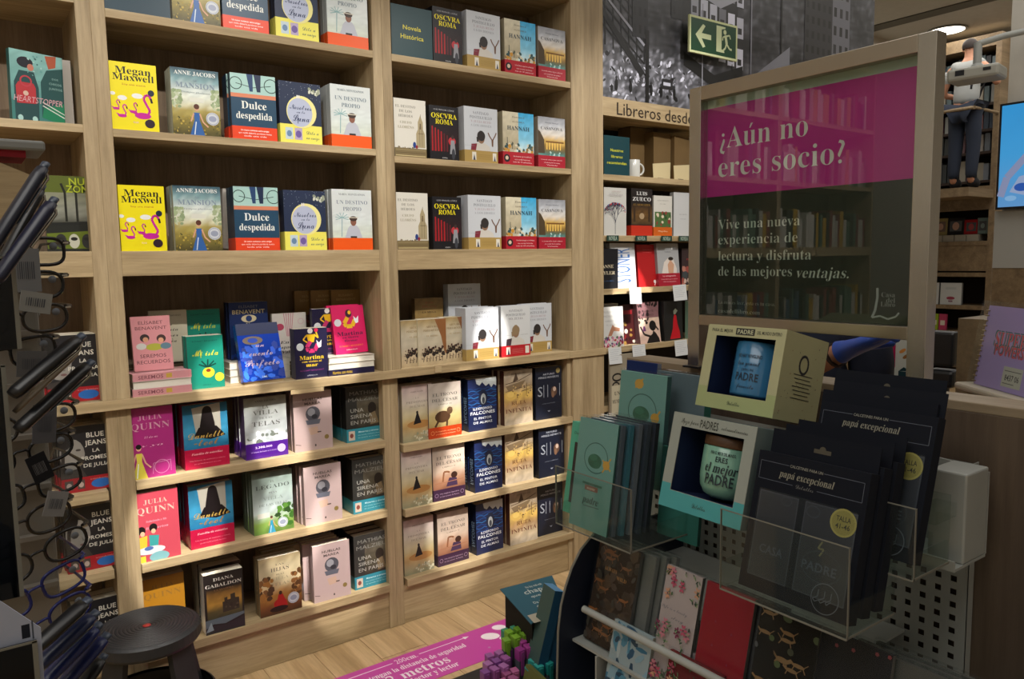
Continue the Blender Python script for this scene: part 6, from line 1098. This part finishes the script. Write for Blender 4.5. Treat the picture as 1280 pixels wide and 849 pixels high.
case('dark blue glasses case at the very top left pointing right, with barcode', (-12, 312), (55, 208), -2.15, .0105, '#10162a', True, '#6a7484')
case('black glasses case under the top barcode one', (-8, 345), (52, 236), -2.12, .008, '#0e0f14', True)
case('dark navy glasses case above the topmost glasses', (-6, 352), (66, 252), -2.17, .0105, '#0c1230', True)
case('brownish glasses case edge between the top cases', (-8, 350), (60, 262), -2.13, .006, '#4c4038', False)
case('long black glasses case at mid height pointing right', (15, 494), (100, 422), -2.17, .0115, '#0c0c10', True)
case('second long black glasses case with pale label at mid height', (22, 538), (112, 455), -2.17, .0105, '#0d0d12', True, '#77848c')
case('thin brown case between the two long black ones', (18, 515), (98, 440), -2.13, .005, '#7a6c58', False)
for k, (a_, b_, c_, l_) in enumerate([((42, 812), (108, 752), '#101014', 'topmost black case of the lower left cluster'), ((45, 835), (118, 768), '#122048', 'dark blue case with pale strip in the lower left cluster'), ((52, 856), (122, 783), '#10205c', 'bright navy case in the middle of the lower left cluster'), ((65, 872), (132, 796), '#0e1a50', 'navy case second from the bottom of the cluster'), ((82, 885), (128, 822), '#0e0e12', 'black case lowest in the lower left cluster')]):
    case(l_, a_, b_, -2.2+.012*k, .0105, c_, True, '#6c7c90' if k == 1 else None)
q = [at_y(-25, 735, -2.30), at_y(51, 785, -2.30), at_y(57, 870, -2.30), at_y(-25, 900, -2.30)]
cd = thing('brand_card', 'white card with a small black mark at the lower left corner', 'card', (q[0].x, -2.30, q[3].z))
pts = [(p.x-q[0].x, p.z-q[3].z) for p in q]
m = MB(); m.prism(pts, 0, .0015, '#a9b0c4', 'y'); m.build('sheet', PAPER, cd)
a = Art(1, 1); lp = at_y(34, 789, -2.30); lx, lz = lp.x-q[0].x, lp.z-q[3].z
a.R(lx-.004, lz-.006, lx+.002, lz+.006, '#20242e'); a.L([(lx+.004, lz-.008), (lx+.004, lz+.008)], .0012, '#4c5260'); a.build('mark', PAPER, cd)
bin_('dark acrylic tray below the white card', -60, 54, 828, 900, -2.305, .05, SMOKE)
# kraft tray and tan box on top of the stand at upper left
p = at_y(0, 230, -2.0)
tp = thing('display_topper', 'tan wooden block at the top of the eyewear stand', 'topper', (p.x-.06, -2.0, at_y(0, 298, -2.0).z))
m = MB(); m.prism([(0, 0), (.07, .0), (.10, .05), (.104, .066), (.06, .085), (0, .09)], 0, .06, '#a08660', 'y'); m.build('block', OAKX, tp, .002)
p = at_y(0, 186, -1.98); t2 = thing('display_tray', 'grey tray with a red edge above the tan block', 'tray', (p.x-.05, -1.98, p.z-.008)); MB().box(0, .095, 0, .08, .008, .020, '#8a8c8a').build('tray', PAPER, t2, .003); MB().box(0, .075, .003, .07, 0, .008, '#7c1c24').build('red_edge', PAPER, t2)
# ------------------------------------------------------------ step stool
sc_ = at_z(182, 780, .425)
sl = thing('step_stool', 'round black plastic step stool with ridged top and three-step feet', 'stool', (sc_.x, sc_.y-.02, 0))
RS = .172
m = MB(); pr = [(0, .425), (.012, .425)]
for k in range(12): r_ = .016+k*.0122; pr += [(r_, .425), (r_+.003, .4275), (r_+.008, .4275), (r_+.0105, .425)]
pr += [(RS-.008, .424), (RS, .416), (RS+.002, .385), (RS-.004, .375), (RS-.012, .375), (RS-.012, .41), (0, .41)]
m.lathe(pr, '#202124', 48, smooth=False); m.build('round_top', STOOLP, sl)
m = MB(); m.lathe([(0, .4262), (.013, .4262), (.013, .4285), (0, .4285)], '#b02c28', 18); m.build('red_centre_cap', INK, sl)
for k in range(4):
    a = k*math.pi/2+math.pi/4-.2; c, s = math.cos(a), math.sin(a); m = MB(); w0, w1 = .052, .07
    pts = []
    for (r_, z, w_) in ((RS-.03, .385, w0), (.215, .012, w1)):
        for q_, t_ in ((-1, 0), (1, 0), (1, .022), (-1, .022)): pts.append(((r_-t_)*c - q_*w_*s*.8, (r_-t_)*s + q_*w_*c*.8, z))
    for f_ in ((0, 1, 5, 4), (1, 2, 6, 5), (2, 3, 7, 6), (3, 0, 4, 7), (0, 3, 2, 1), (4, 5, 6, 7)): m.face([pts[i] for i in f_], srgb('#202124'))
    m.build('leg', STOOLP, sl, .003)
m = MB(); m.lathe([(.205, .17), (.213, .165), (.222, .05), (.214, .05), (.202, .16)], '#202124', 40); m.build('lower_ring', STOOLP, sl)
m = MB(); m.lathe([(.215, .055), (.238, .045), (.243, .002), (.236, .002), (.212, .045)], '#202124', 40); m.build('foot_ring', STOOLP, sl)
# ------------------------------------------------------------ people
def skin_fig(name, J, E, R, mat, parent=None, sub=1):
    ks = list(J); me = bpy.data.meshes.new(name); me.from_pydata([J[k] for k in ks], [(ks.index(a), ks.index(b)) for a, b in E], [])
    o = bpy.data.objects.new(name, me); COL.objects.link(o); s = o.modifiers.new('skin', 'SKIN')
    for i, k in enumerate(ks): r = R[k]; me.skin_vertices[0].data[i].radius = r if isinstance(r, tuple) else (r, r)
    me.skin_vertices[0].data[0].use_root = True
    s.use_smooth_shade = True; s.branch_smoothing = .4
    b = o.modifiers.new('subdivision', 'SUBSURF'); b.levels = b.render_levels = sub; me.materials.append(mat)
    if parent: o.parent = parent
    return o
def bodyJ(arms, legs=None, lean=0.0):
    J = {'pelvis': (0, 0, .95), 'waist': (0, -lean*.1, 1.08), 'chest': (0, -lean*.3, 1.28), 'neckb': (0, -lean*.5, 1.46), 'neck': (0, -lean*.5-.01, 1.53), 'head': (0, -lean*.5-.02, 1.62), 'crown': (0, -lean*.5-.005, 1.71)}
    R_ = {'pelvis': (.145, .11), 'waist': (.13, .095), 'chest': (.155, .11), 'neckb': (.075, .06), 'neck': (.052, .052), 'head': (.074, .09), 'crown': (.058, .07)}
    E = [('pelvis', 'waist'), ('waist', 'chest'), ('chest', 'neckb'), ('neckb', 'neck'), ('neck', 'head'), ('head', 'crown')]
    for s, nm in ((-1, 'l'), (1, 'r')):
        sh, el, wr, hd = arms[nm]
        J[nm+'sh'] = sh; J[nm+'el'] = el; J[nm+'wr'] = wr; J[nm+'hd'] = hd
        R_[nm+'sh'] = .056; R_[nm+'el'] = .042; R_[nm+'wr'] = .027; R_[nm+'hd'] = (.036, .020)
        E += [('neckb', nm+'sh'), (nm+'sh', nm+'el'), (nm+'el', nm+'wr'), (nm+'wr', nm+'hd')]
        hp = (s*.09, 0, .90); kn = (s*.10, -.02, .50); an = (s*.10, .02, .09); to = (s*.105, -.13, .035)
        J[nm+'hp'] = hp; J[nm+'kn'] = kn; J[nm+'an'] = an; J[nm+'to'] = to; R_[nm+'hp'] = .085; R_[nm+'kn'] = .06; R_[nm+'an'] = .042; R_[nm+'to'] = (.042, .03)
        E += [('pelvis', nm+'hp'), (nm+'hp', nm+'kn'), (nm+'kn', nm+'an'), (nm+'an', nm+'to')]
        # fingers
        w, h = Vector(wr), Vector(hd); d = (h-w).normalized(); side = d.cross(Vector((0, 0, 1))); side = side.normalized() if side.length > .1 else Vector((1, 0, 0)); up_ = side.cross(d)
        for i, (off, ln) in enumerate(((-.024, .055), (-.008, .066), (.008, .062), (.022, .048))):
            a1 = h + side*off + d*.03; a2 = a1 + d*ln*.55 - up_*.006; a3 = a2 + d*ln*.4 - up_*.018
            for j_, pp in enumerate((a1, a2, a3)): J[f'{nm}f{i}{j_}'] = tuple(pp); R_[f'{nm}f{i}{j_}'] = (.0095, .0085, .007)[j_]
            E += [(nm+'hd', f'{nm}f{i}0'), (f'{nm}f{i}0', f'{nm}f{i}1'), (f'{nm}f{i}1', f'{nm}f{i}2')]
        t1 = w + d*.03 - side*.035; t2 = t1 + d*.035 - side*.012; J[nm+'t1'] = tuple(t1); J[nm+'t2'] = tuple(t2); R_[nm+'t1'] = .011; R_[nm+'t2'] = .009; E += [(nm+'wr', nm+'t1'), (nm+'t1', nm+'t2')]
    return J, E, R_
def part_fig(name, J, R_, keys, E, grow, mat, parent, over=None, order=None):
    ks = [k for k in keys]; JJ = {k: (over[k] if over and k in over else J[k]) for k in ks}; RR_ = {k: (tuple(r+grow for r in R_[k]) if isinstance(R_[k], tuple) else R_[k]+grow) for k in ks}
    return skin_fig(name, JJ, [(a, b) for a, b in E if a in JJ and b in JJ], RR_, mat, parent)
def head_details(b, J, hairc, hmat, back=True):
    hx, hy, hz = J['head']
    m = MB(); rows_ = []
    for i in range(9):
        th = math.pi*.62*i/8; rows_.append([(hx+.084*math.sin(th)*math.cos(q), hy+.012+.098*math.sin(th)*math.sin(q)*(1 if math.sin(q) > 0 else .82), hz+.035+.090*math.cos(th)*(1 if math.sin(q) > -.3 or i < 4 else .9)) for q in [2*math.pi*k/20 for k in range(20)]])
    # front of the hair is cut back so that the face stays free
    rows_ = [[(x, y if (z > hz+.055 or y > hy-.02) else hy-.02, z) for x, y, z in r] for r in rows_]
    m.grid(rows_, hairc, True); m.build('hair', hmat, b)
    m = MB(); m.tube([(hx, hy-.088, hz+.028), (hx, hy-.104, hz+.0), (hx, hy-.094, hz-.008)], [.007, .012, .009], '#b98468', 8); m.build('nose', SKIN, b)
    for s in (-1, 1):
        m = MB(); m.lathe([(0, -.006), (.009, 0), (0, .006)], '#fff', 10); m.v = [(x+hx+s*.030, y*.5+hy-.080, z+hz+.022) for x, y, z in m.v]; m.build('eye', plain('eye_dark', '#241a16', .3), b)
        m = MB(); m.tube([(hx+s*.076, hy+.0, hz+.03), (hx+s*.086, hy+.008, hz+.022), (hx+s*.083, hy+.006, hz-.004), (hx+s*.076, hy, hz-.012)], .007, '#b98468', 8); m.build('ear', SKIN, b)
    m = MB(); m.tube([(hx-.022, hy-.080, hz-.032), (hx, hy-.087, hz-.031), (hx+.022, hy-.080, hz-.032)], .0045, '#8a4c44', 6); m.build('mouth', plain('lips', '#8a4c44', .5), b)
TORSO = ['pelvis', 'waist', 'chest', 'neckb']
# shop worker behind the counter
elw = at_x(970, 478, 1.78); wrw = at_x(1060, 437, 1.72); hdw = at_x(1086, 428, 1.72)
WX, WY = 2.16, at_x(1006, 450, 2.16).y
ang = -math.pi/2 + .35                      # facing -x and a little towards the camera
inv = Matrix.Rotation(-ang, 4, 'Z') @ Matrix.Translation((-WX, -WY, -.0))
def L_(p): return tuple(inv @ Vector(p))
arms = {'l': ((-.19, 0, 1.41), L_(elw), L_(wrw), L_(hdw)), 'r': ((.185, .0, 1.41), (.20, .04, 1.12), (.19, .0, .88), (.185, -.02, .80))}
J, E, R_ = bodyJ(arms)
left_hand = J['l'+'hd']
JB = {k: v for k, v in J.items() if not (k == 'l'+'hd' or k[:2] in ('l'+'f', 'l'+'t') and k != 'l'+'to')}; EB = [(p_, q_) for p_, q_ in E if p_ in JB and q_ in JB]
b = skin_fig('person', JB, EB, R_, SKIN); b.location = (WX, WY, 0); b.rotation_euler = (0, 0, ang)
tag(b, 'person in dark navy clothes and blue glove reaching behind the sign', 'person')
NAVYC = plain('navy_cloth', '#141c30', .9, noise=.15); BLKC = plain('black_cloth', '#0e0e12', .9); 
part_fig('shirt', J, R_, TORSO+['lsh', 'rsh'], E, .030, NAVYC, b)
part_fig('trousers', J, R_, ['pelvis', 'lhp', 'lkn', 'lan', 'rhp', 'rkn', 'ran'], E, .012, BLKC, b)
for s in 'lr':
    ov = {s+'el': tuple(Vector(J[s+'sh']).lerp(Vector(J[s+'el']), .55))}; part_fig('sleeve', J, R_, ['neckb', s+'sh', s+'el'], E, .024, NAVYC, b, ov)
    part_fig('shoe', J, R_, [s+'an', s+'to'], E, .030, BLKC, b)
gw, gh = Vector(J['lwr']), Vector(left_hand); gd = (gh-gw).normalized(); gs = gd.cross(Vector((0, 0, 1))).normalized(); gu = gs.cross(gd)
m = MB(); rows_ = []
for t_, ra, rb_ in ((-.022, .031, .028), (-.01, .029, .026), (0, .029, .023), (.03, .040, .019), (.065, .043, .017), (.090, .041, .014), (.098, .030, .008)):
    rows_.append([gw+gd*t_+gs*(ra*math.cos(q_))+gu*(rb_*math.sin(q_)) for q_ in [2*math.pi*k/18 for k in range(18)]])
m.grid(rows_, '#fff', True)
for off, ln, bend in ((-.030, .068, .30), (-.010, .078, .24), (.011, .074, .28), (.031, .058, .40)):
    p0 = gw+gd*.082+gs*off; p1 = p0+gd*ln*.45; p2 = p1+(gd-gu*bend).normalized()*ln*.33; p3 = p2+(gd-gu*bend*2.6).normalized()*ln*.28
    m.tube([p0, p1, p2, p3, p3+(p3-p2).normalized()*.004], [.0105, .0098, .0090, .0078, .004], '#fff', 10)
p0 = gw+gd*.025-gs*.030; p1 = p0+(gd*.7-gs*.7-gu*.2)*.034; p2 = p1+(gd*.95-gs*.25-gu*.2)*.030
m.tube([p0, p1, p2, p2+(p2-p1).normalized()*.004], [.013, .0115, .0095, .005], '#fff', 10)
tag(m.build('glove', plain('blue_nitrile', '#3a5cc0', .4), b), 'thin blue glove with five fingers')
wv = Vector(J['lwr']).lerp(Vector(J['lel']), .14); dv = (Vector(J['lel'])-Vector(J['lwr'])).normalized()
MB().tube([wv, wv+dv*.008], .031, '#2a1c18', 14).build('bracelet', plain('dark_strap', '#2a1c18', .6), b)
head_details(b, J, '#2a1c14', plain('dark_hair', '#1e1612', .7))
# hanging campaign panel behind the worker
cx0, cx1 = at_x(1084, 450, 2.75), at_x(1138, 450, 2.75)
cp = thing('campaign_panel', 'white panel with orange leaves and a magenta label behind the counter', 'panel', (2.75, cx0.y, 1.0), (0, 0, -HPI)); CWd = cx0.y-cx1.y
MB().box(0, CWd, 0, .02, 0, .62, '#b9bcb4').build('board', PAPER, cp); a = Art(CWd, .62)
zt1 = (at_x(1110, 425, 2.75).z-1.0)/.62; zb1 = (at_x(1110, 480, 2.75).z-1.0)/.62; hh = zt1-zb1
a.R(.32, zb1+hh*.40, .66, 1, '#a0164c'); a.Pg([(.32, zb1+hh*.40), (.66, zb1+hh*.40), (.56, zb1+hh*.32), (.5, zb1+hh*.40)], '#a0164c'); a.T('Casa', .48, zb1+hh*.72, .12, '#d8a0b4', 's', .22); a.T('del libro', .48, zb1+hh*.56, .12, '#d8a0b4', 's', .28)
for u, v, c in ((.06, .45, '#c87c28'), (.14, .10, '#d08420'), (.25, .14, '#c87424'), (.82, .78, '#c88440'), (.9, .66, '#8a5c30'), (.08, .85, '#77808a')): a.E(u, zb1+hh*v, .09, .04, c, 8, .6)
a.R(.74, zb1-.2, 1, zb1+hh*.32, '#17343c'); a.Pg([(.74, zb1+hh*.32), (.86, zb1+hh*.42), (1, zb1+hh*.34)], '#17343c'); a.build('print', PAPER, cp)
for x_ in (.02, CWd-.04): MB().box(x_, x_+.02, .02, .04, -1.0, .62).build('support_post', FAROAK, cp)
# small colourful books seen under the sign
for k in range(5):
    p = at_x(1024+k*9, 427+k*.5, 2.6); o = slab('book', ['leftmost', 'second', 'third', 'fourth', 'fifth'][k]+' of the bright covers glimpsed under the sign frame', 'book', 2.6, p.y, p.z-.05, .04, .07, .02, .1, ['#b8bcb8', '#2c6c4c', '#b84c74', '#c0c4c8', '#3c5cb8'][k], '#ccc', [('N', 0, 0, 1, 1, 6, ['#1c1c20', '#d8d8d8', '#a83c4c'], .06, .14)])
tag(MB().box(2.59, 2.75, at_x(1075, 450, 2.6).y, at_x(1010, 450, 2.6).y, .0, at_x(1040, 427, 2.6).z-.052).build('display_plinth', FAROAK), 'wooden plinth behind the counter under the bright covers', 'plinth')
# spiral notebook on a white ledge at right
lx_ = 1.62; e0 = at_x(1192, 478, lx_); e1 = at_x(1282, 497, 1.48)
d_ = (e1-e0); d_.z = 0; yw = math.atan2(d_.y, d_.x)
lg2 = thing('white_ledge', 'white rounded ledge carrying the lilac notebook at the right edge', 'ledge', (e0.x, e0.y, e0.z-.012), (0, 0, yw))
MB().box(0, .34, 0, .10, 0, .014).build('board', plain('white_laminate', '#b9b0a0', .4), lg2, .005); MB().box(.02, .34, .015, .09, -.05, -.001).build('apron', FAROAK, lg2)
MB().box(.05, .3, .03, .085, -(e0.z-.012)+.002, -.05).build('pedestal', FAROAK, lg2)
nb = thing('spiral_notebook', 'lilac spiral notebook in cellophane with red and turquoise lettering', 'notebook', (e0.x+.02*math.cos(yw)-.02*math.sin(yw), e0.y+.02*math.sin(yw)+.025*math.cos(yw), e0.z+.003), (-.16, 0, yw))
NW, NH = .19, .155
MB().box(.012, NW, .001, .018, 0, NH, '#d8d2c4').build('page_block', PAGES, nb); MB().box(.010, NW, -.001, .001, 0, NH, '#a08fca').box(.010, NW, .018, .020, 0, NH, '#a08fca').build('cover', INK, nb)
m = MB(); 
for k in range(15): z_ = .006+k*.0099; m.tube([(.016, -.002, z_), (.008, -.004, z_), (.001, .004, z_+.001), (.001, .014, z_+.001), (.008, .022, z_), (.016, .021, z_)], .0013, '#b09870', 5)
m.build('spiral_binding', plain('brass_wire', '#9a8660', .35, .9), nb)['kind'] = 'stuff'
a = Art(NW, NH, -.001)
for dx, c in ((-.02, '#20242c'), (-.012, '#2c7c90'), (-.005, '#4cacb8'), (.0, '#c83c54')): a.T('SUPER', .52+dx, .60-dx*.8, .22, c, 'f', .50); 
for dx, c in ((-.015, '#20242c'), (-.008, '#2c7c90'), (.0, '#c83c54')): a.T('POWERS', .53+dx, .47-dx*.8, .15, c, 'b', .46)
a.R(.50, .06, .80, .30, '#b4b8ac'); a.T('8437 06', .65, .17, .08, '#22242a', 'b', .22); a.L([(.52, .25), (.78, .25)], .008, '#5c605c'); a.L([(.52, .10), (.70, .10)], .008, '#5c605c'); a.build('print', INK, nb)
MB().box(-.006, NW+.004, -.006, .026, -.001, NH+.008).build('cellophane_sleeve', FILM, nb)
wbx = at_x(1198, 398, 1.75); wb2 = at_x(1240, 470, 1.75)
tag(MB().box(1.75, 1.95, wb2.y-.25, wbx.y, .002, wbx.z).build('wood_cabinet', FAROAK), 'plain oak block cabinet behind the lilac notebook', 'cabinet')
# dark hand-held device stand between sign post and cabinet
p = at_x(1180, 440, 2.3); dv = thing('card_terminal', 'black device on a stand between sign post and oak block', 'device', (2.3, p.y, p.z-.10)); MB().box(-.02, .02, -.035, .035, .06, .16).build('head', BLACKP, dv, .008); MB().box(-.03, .03, -.04, .04, .0, .05).build('body', BLACKP, dv, .01); MB().tube([(0, 0, 0), (.0, .01, -.35)], .018, '#111', 10).build('stem', BLACKP, dv)
tag(MB().box(2.25, 2.5, p.y-.35, p.y+.06, .002, p.z-.452).build('desk', FAROAK), 'low oak desk carrying the black device', 'desk')
# ------------------------------------------------------------ far hall
FX = 10.5
fb = thing('gallery_bookcase', 'tall far bookcase wall full of books behind the projector', 'bookcase', (0, 0, 0))
ya, yb = at_x(1172, 150, FX).y, at_x(1262, 150, FX).y; ztop = 4.2; zfl = 2.48
MB().box(FX, FX+.02, yb, ya, 0, ztop).build('back_panel', plain('far_back', '#2a1d14', .8), fb)
MB().box(FX-.45, FX, ya, ya+.09, .002, ztop).build('upright', FAROAK, fb); MB().box(FX-.45, FX, yb-.06, yb, .002, ztop).build('upright', FAROAK, fb)
MB().box(FX-.45, FX, yb, ya, ztop-.14, ztop).build('cornice', FAROAK, fb)
zs = [2.52, 2.86, 3.12, 3.42, 3.74]
DKW = plain('dark_shelf', '#2c1c12', .7)
for z in zs: MB().box(FX-.42, FX, yb, ya, z-.03, z).build('shelf', DKW, fb)
for z, t in ((2.45, .12), (1.80, .05), (1.42, .05), (1.02, .05), (.70, .05), (.30, .05)): MB().box(FX-.45, FX, yb, ya, z-t, z).build('shelf', FAROAK, fb)
MB().box(FX-.44, FX-.40, yb, ya, 2.17, 2.33).build('panel', FAROAK, fb); MB().box(FX-.44, FX-.40, yb, ya, 1.44, 1.75).build('panel', FAROAK, fb)
rb = random.Random(4); bk = None; cnt = 0
cols = ['#8a8c88', '#5c6c70', '#3c4a5c', '#a09a8c', '#2c3438', '#6c4c54', '#b0a8a0', '#4c5c50', '#7c8490', '#9a6c6c', '#24282c']
far_b = {}
pos = ['topmost', 'second', 'third', 'fourth', 'fifth']
for si, z in enumerate(zs):
    y = ya-.02; nth = 0
    while y > yb+.08:
        t_ = rb.uniform(.045, .075); h_ = rb.uniform(.20, .27); c = rb.choice(cols if si < 3 else cols[:5]+cols[-1:])
        if c not in far_b:
            far_b[c] = MB().box(FX-.30, FX-.08, -t_, 0, 0, .24, c).mesh('book', INK)
        o = bpy.data.objects.new('book', far_b[c]); COL.objects.link(o); o.location = (0, y, z); o.scale = (1, 1, h_/.24)
        nth += 1; tag(o, 'book spine, '+['first', 'second', 'third', 'fourth', 'fifth', 'sixth', 'seventh', 'eighth', 'ninth', 'tenth', 'eleventh', 'twelfth', 'last'][min(nth-1, 12)]+' from the left on the '+pos[4-si]+' far gallery shelf', 'book', 'spines on the '+pos[4-si]+' far gallery shelf'); y -= t_+.012; cnt += 1
for k, (u, w_, h_, c, l_) in enumerate([(.06, .14, .24, '#3c3c44', 'grey'), (.22, .17, .26, '#8a7c50', 'portrait covered gold'), (.42, .20, .26, '#1c1a1c', 'black photograph'), (.66, .16, .22, '#8a1c20', 'red'), (.84, .12, .24, '#5c6c68', 'grey green')]):
    slab('book', l_+' book facing out on the lower far shelf', 'book', FX-.38, ya-u*(ya-yb)*.98, 1.885, w_, h_*.8, .03, .05, c, c, [('R', .15, .2, .85, .8, '#5c4030' if k == 1 else '#2c2c30'), ('E', .5, .5, .2, .25, '#a8806c' if k in (1, 2) else c)])
for k in range(5): o = tag(MB().box(FX-.42, FX-.20, ya-.04-k*.14-.13, ya-.04-k*.14, 1.802, 1.88, '#9a9488').build('book', PAPER), ['first', 'second', 'third', 'fourth', 'fifth'][k]+' pale flat book block from the left on the lower far shelf', 'book', 'flat pale book blocks on the lower far shelf')
for k in range(2):
    o = slab('book', ['left', 'right'][k]+' of two white boxed books on the far lower shelf', 'book', FX-.43, ya-.05-k*.27, 1.022, .25, .27, .04, .03, '#b9bcbc', '#8a8c8c', DS['wcd']['art'])
for k, c in enumerate(['#3c6c5c', '#4c3c8c', '#8aa030', '#a83c5c']): slab('book', ['green', 'violet', 'lime', 'pink'][k]+' small cover low on the far shelf', 'book', FX-.44, ya-.02-k*.10, .702, .09, .20, .03, .05, c, c, [('R', .2, .3, .8, .6, '#c8c0b0')])
# gallery floor edge with hand rail where the visitor stands
gf = thing('gallery_walkway', 'narrow oak gallery walkway with a rail in front of the far bookcase', 'walkway', (0, 0, 0))
MB().box(FX-1.1, FX-.451, yb-.05, ya+.05, 2.30, 2.40).build('deck', FAROAK, gf)
MB().tube([(FX-1.05, ya+.05, 3.28), (FX-1.05, yb-.05, 3.28)], .022, '#94754f', 10).build('hand_rail', FAROAK, gf)
for y_ in (ya+.05, yb-.05): MB().tube([(FX-1.05, y_, 3.28), (FX-.455, y_, 3.28)], .018, '#94754f', 8).build('rail_arm', FAROAK, gf)
mp = at_x(1204, 200, FX-.90); arms2 = {'l': ((-.19, 0, 1.40), (-.30, -.10, 1.18), (-.20, -.30, 1.32), (-.17, -.38, 1.35)), 'r': ((.19, 0, 1.40), (.30, -.08, 1.14), (.16, -.26, 1.10), (.10, -.32, 1.12))}
J2, E2, R2 = bodyJ(arms2, lean=.1); g = skin_fig('person', J2, E2, R2, SKIN); g.location = (FX-.90, mp.y, 2.402); g.rotation_euler = (0, 0, HPI); g.scale = (.97,)*3
tag(g, 'person in grey shirt and dark jeans browsing at the far gallery shelves', 'person')
part_fig('shirt', J2, R2, TORSO+['lsh', 'rsh'], E2, .030, plain('grey_shirt', '#9a9c9a', .9), g)
for s in 'lr': part_fig('sleeve', J2, R2, [s+'sh', s+'el'], E2, .012, plain('grey_sleeve', '#a0a2a0', .9), g, {s+'el': tuple(Vector(J2[s+'sh']).lerp(Vector(J2[s+'el']), .6))})
part_fig('jeans', J2, R2, ['pelvis', 'lhp', 'lkn', 'lan', 'rhp', 'rkn', 'ran'], E2, .026, plain('dark_denim', '#1c2434', .9), g)
for s in 'lr': part_fig('shoe', J2, R2, [s+'an', s+'to'], E2, .030, BLKC, g)
MB().tube([(-.10, -.10, 1.05), (-.15, -.13, 1.25), (-.12, -.09, 1.42), (-.10, .02, 1.47), (-.13, .14, 1.36), (-.12, .15, 1.12)], .012, '#16181e', 8).build('backpack_strap', BLKC, g)
head_details(g, J2, '#2a1c14', plain('brown_hair', '#241812', .7))
# column with screen, projector
CXx = 6.52; c0 = at_x(1256, 200, CXx).y
struct('column', MB().box(CXx, CXx+.5, -1.6, c0, 1.54, CEIL, '#aaa'), WALLM)
struct('column_cladding', MB().box(CXx-.03, CXx+.5, -1.6, at_x(1240, 360, 6.49).y, .002, 1.54), FAROAK)
tag(MB().box(CXx-.035, CXx-.001, -1.6, at_x(1243, 300, 6.5).y, 1.541, 1.97).build('lacquered_board', plain('white_lacquer', '#a9aaa6', .4)), 'white lacquered board under the wall screen on the column', 'board')
y0t = at_x(1247, 200, 6.42).y; z1t, z0t = at_x(1247, 131, 6.42).z, at_x(1247, 262, 6.42).z
tv = thing('wall_screen', 'lit blue advertising screen on the column at the right edge', 'screen', (6.42, y0t, z0t), (0, 0, -HPI)); TW, TH = .50, z1t-z0t
MB().box(0, TW, 0, .05, 0, TH).build('housing', BLACKP, tv); MB().box(.1, .4, .05, .09, TH*.3, TH*.7).build('wall_bracket', BLACKP, tv)
m_, nt_, b_ = newmat('screen_picture'); vc = nt_.nodes.new('ShaderNodeVertexColor'); vc.layer_name = 'Col'; b_.inputs['Base Color'].default_value = (0, 0, 0, 1); nt_.links.new(vc.outputs[0], b_.inputs['Emission Color']); b_.inputs['Emission Strength'].default_value = .95
a = Art(TW, TH); a.G(.03, .02, .97, .98, [(0, '#5a90c4'), (.5, '#3d96cf'), (1, '#2f8fcc')], .01, 4, 6); a.R(.34, .70, .97, .94, '#1a3c94'); a.T('Casa', .6, .87, .12, '#6aa0d8', 'b', .3); a.T('del libro', .62, .78, .10, '#6aa0d8', 'b', .36)
a.L([(.06, .12), (.14, .30), (.40, .50)], .10, '#8088a8'); a.E(.5, .55, .12, .10, '#8088a8'); a.Pg([(.18, .16), (.5, .10), (.56, .34), (.3, .30)], '#8c9cbc'); a.E(.34, .20, .10, .06, '#2450a0'); a.E(.2, .1, .08, .04, '#7aa8d0'); a.build('picture', m_, tv)
pj_ = at_x(1221, 92, 6.2)
pr2 = thing('projector', 'white ceiling projector on an arm in front of the far bookcase', 'projector', tuple(pj_), (0, .0, -HPI+.15))
MB().box(-.17, .17, -.12, .12, -.055, .035).build('housing', plain('white_casing', '#a6a69c', .4), pr2, .02); MB().box(-.11, -.05, -.1225, -.12, -.02, .018, '#111').build('lens', BLACKP, pr2); MB().box(.07, .12, -.1225, -.12, -.01, .012).build('vent', BLACKP, pr2)
MB().tube([(0, 0, .035), (0, 0, .07)], [.06, .03], '#aaa', 16).build('mount_plate', WHITEM, pr2); MB().tube([(0, 0, .06), (0, 0, .22)], .028, '#aaa', 12).build('drop_tube', WHITEM, pr2); MB().tube([(0, 0, .21), (.16, .05, .245), (.37, .12, .27)], .022, '#aaa', 12).build('wall_arm', WHITEM, pr2)
bpy.data.objects.remove(_cob); bpy.data.curves.remove(_crv); bpy.data.scenes.remove(_tsc)
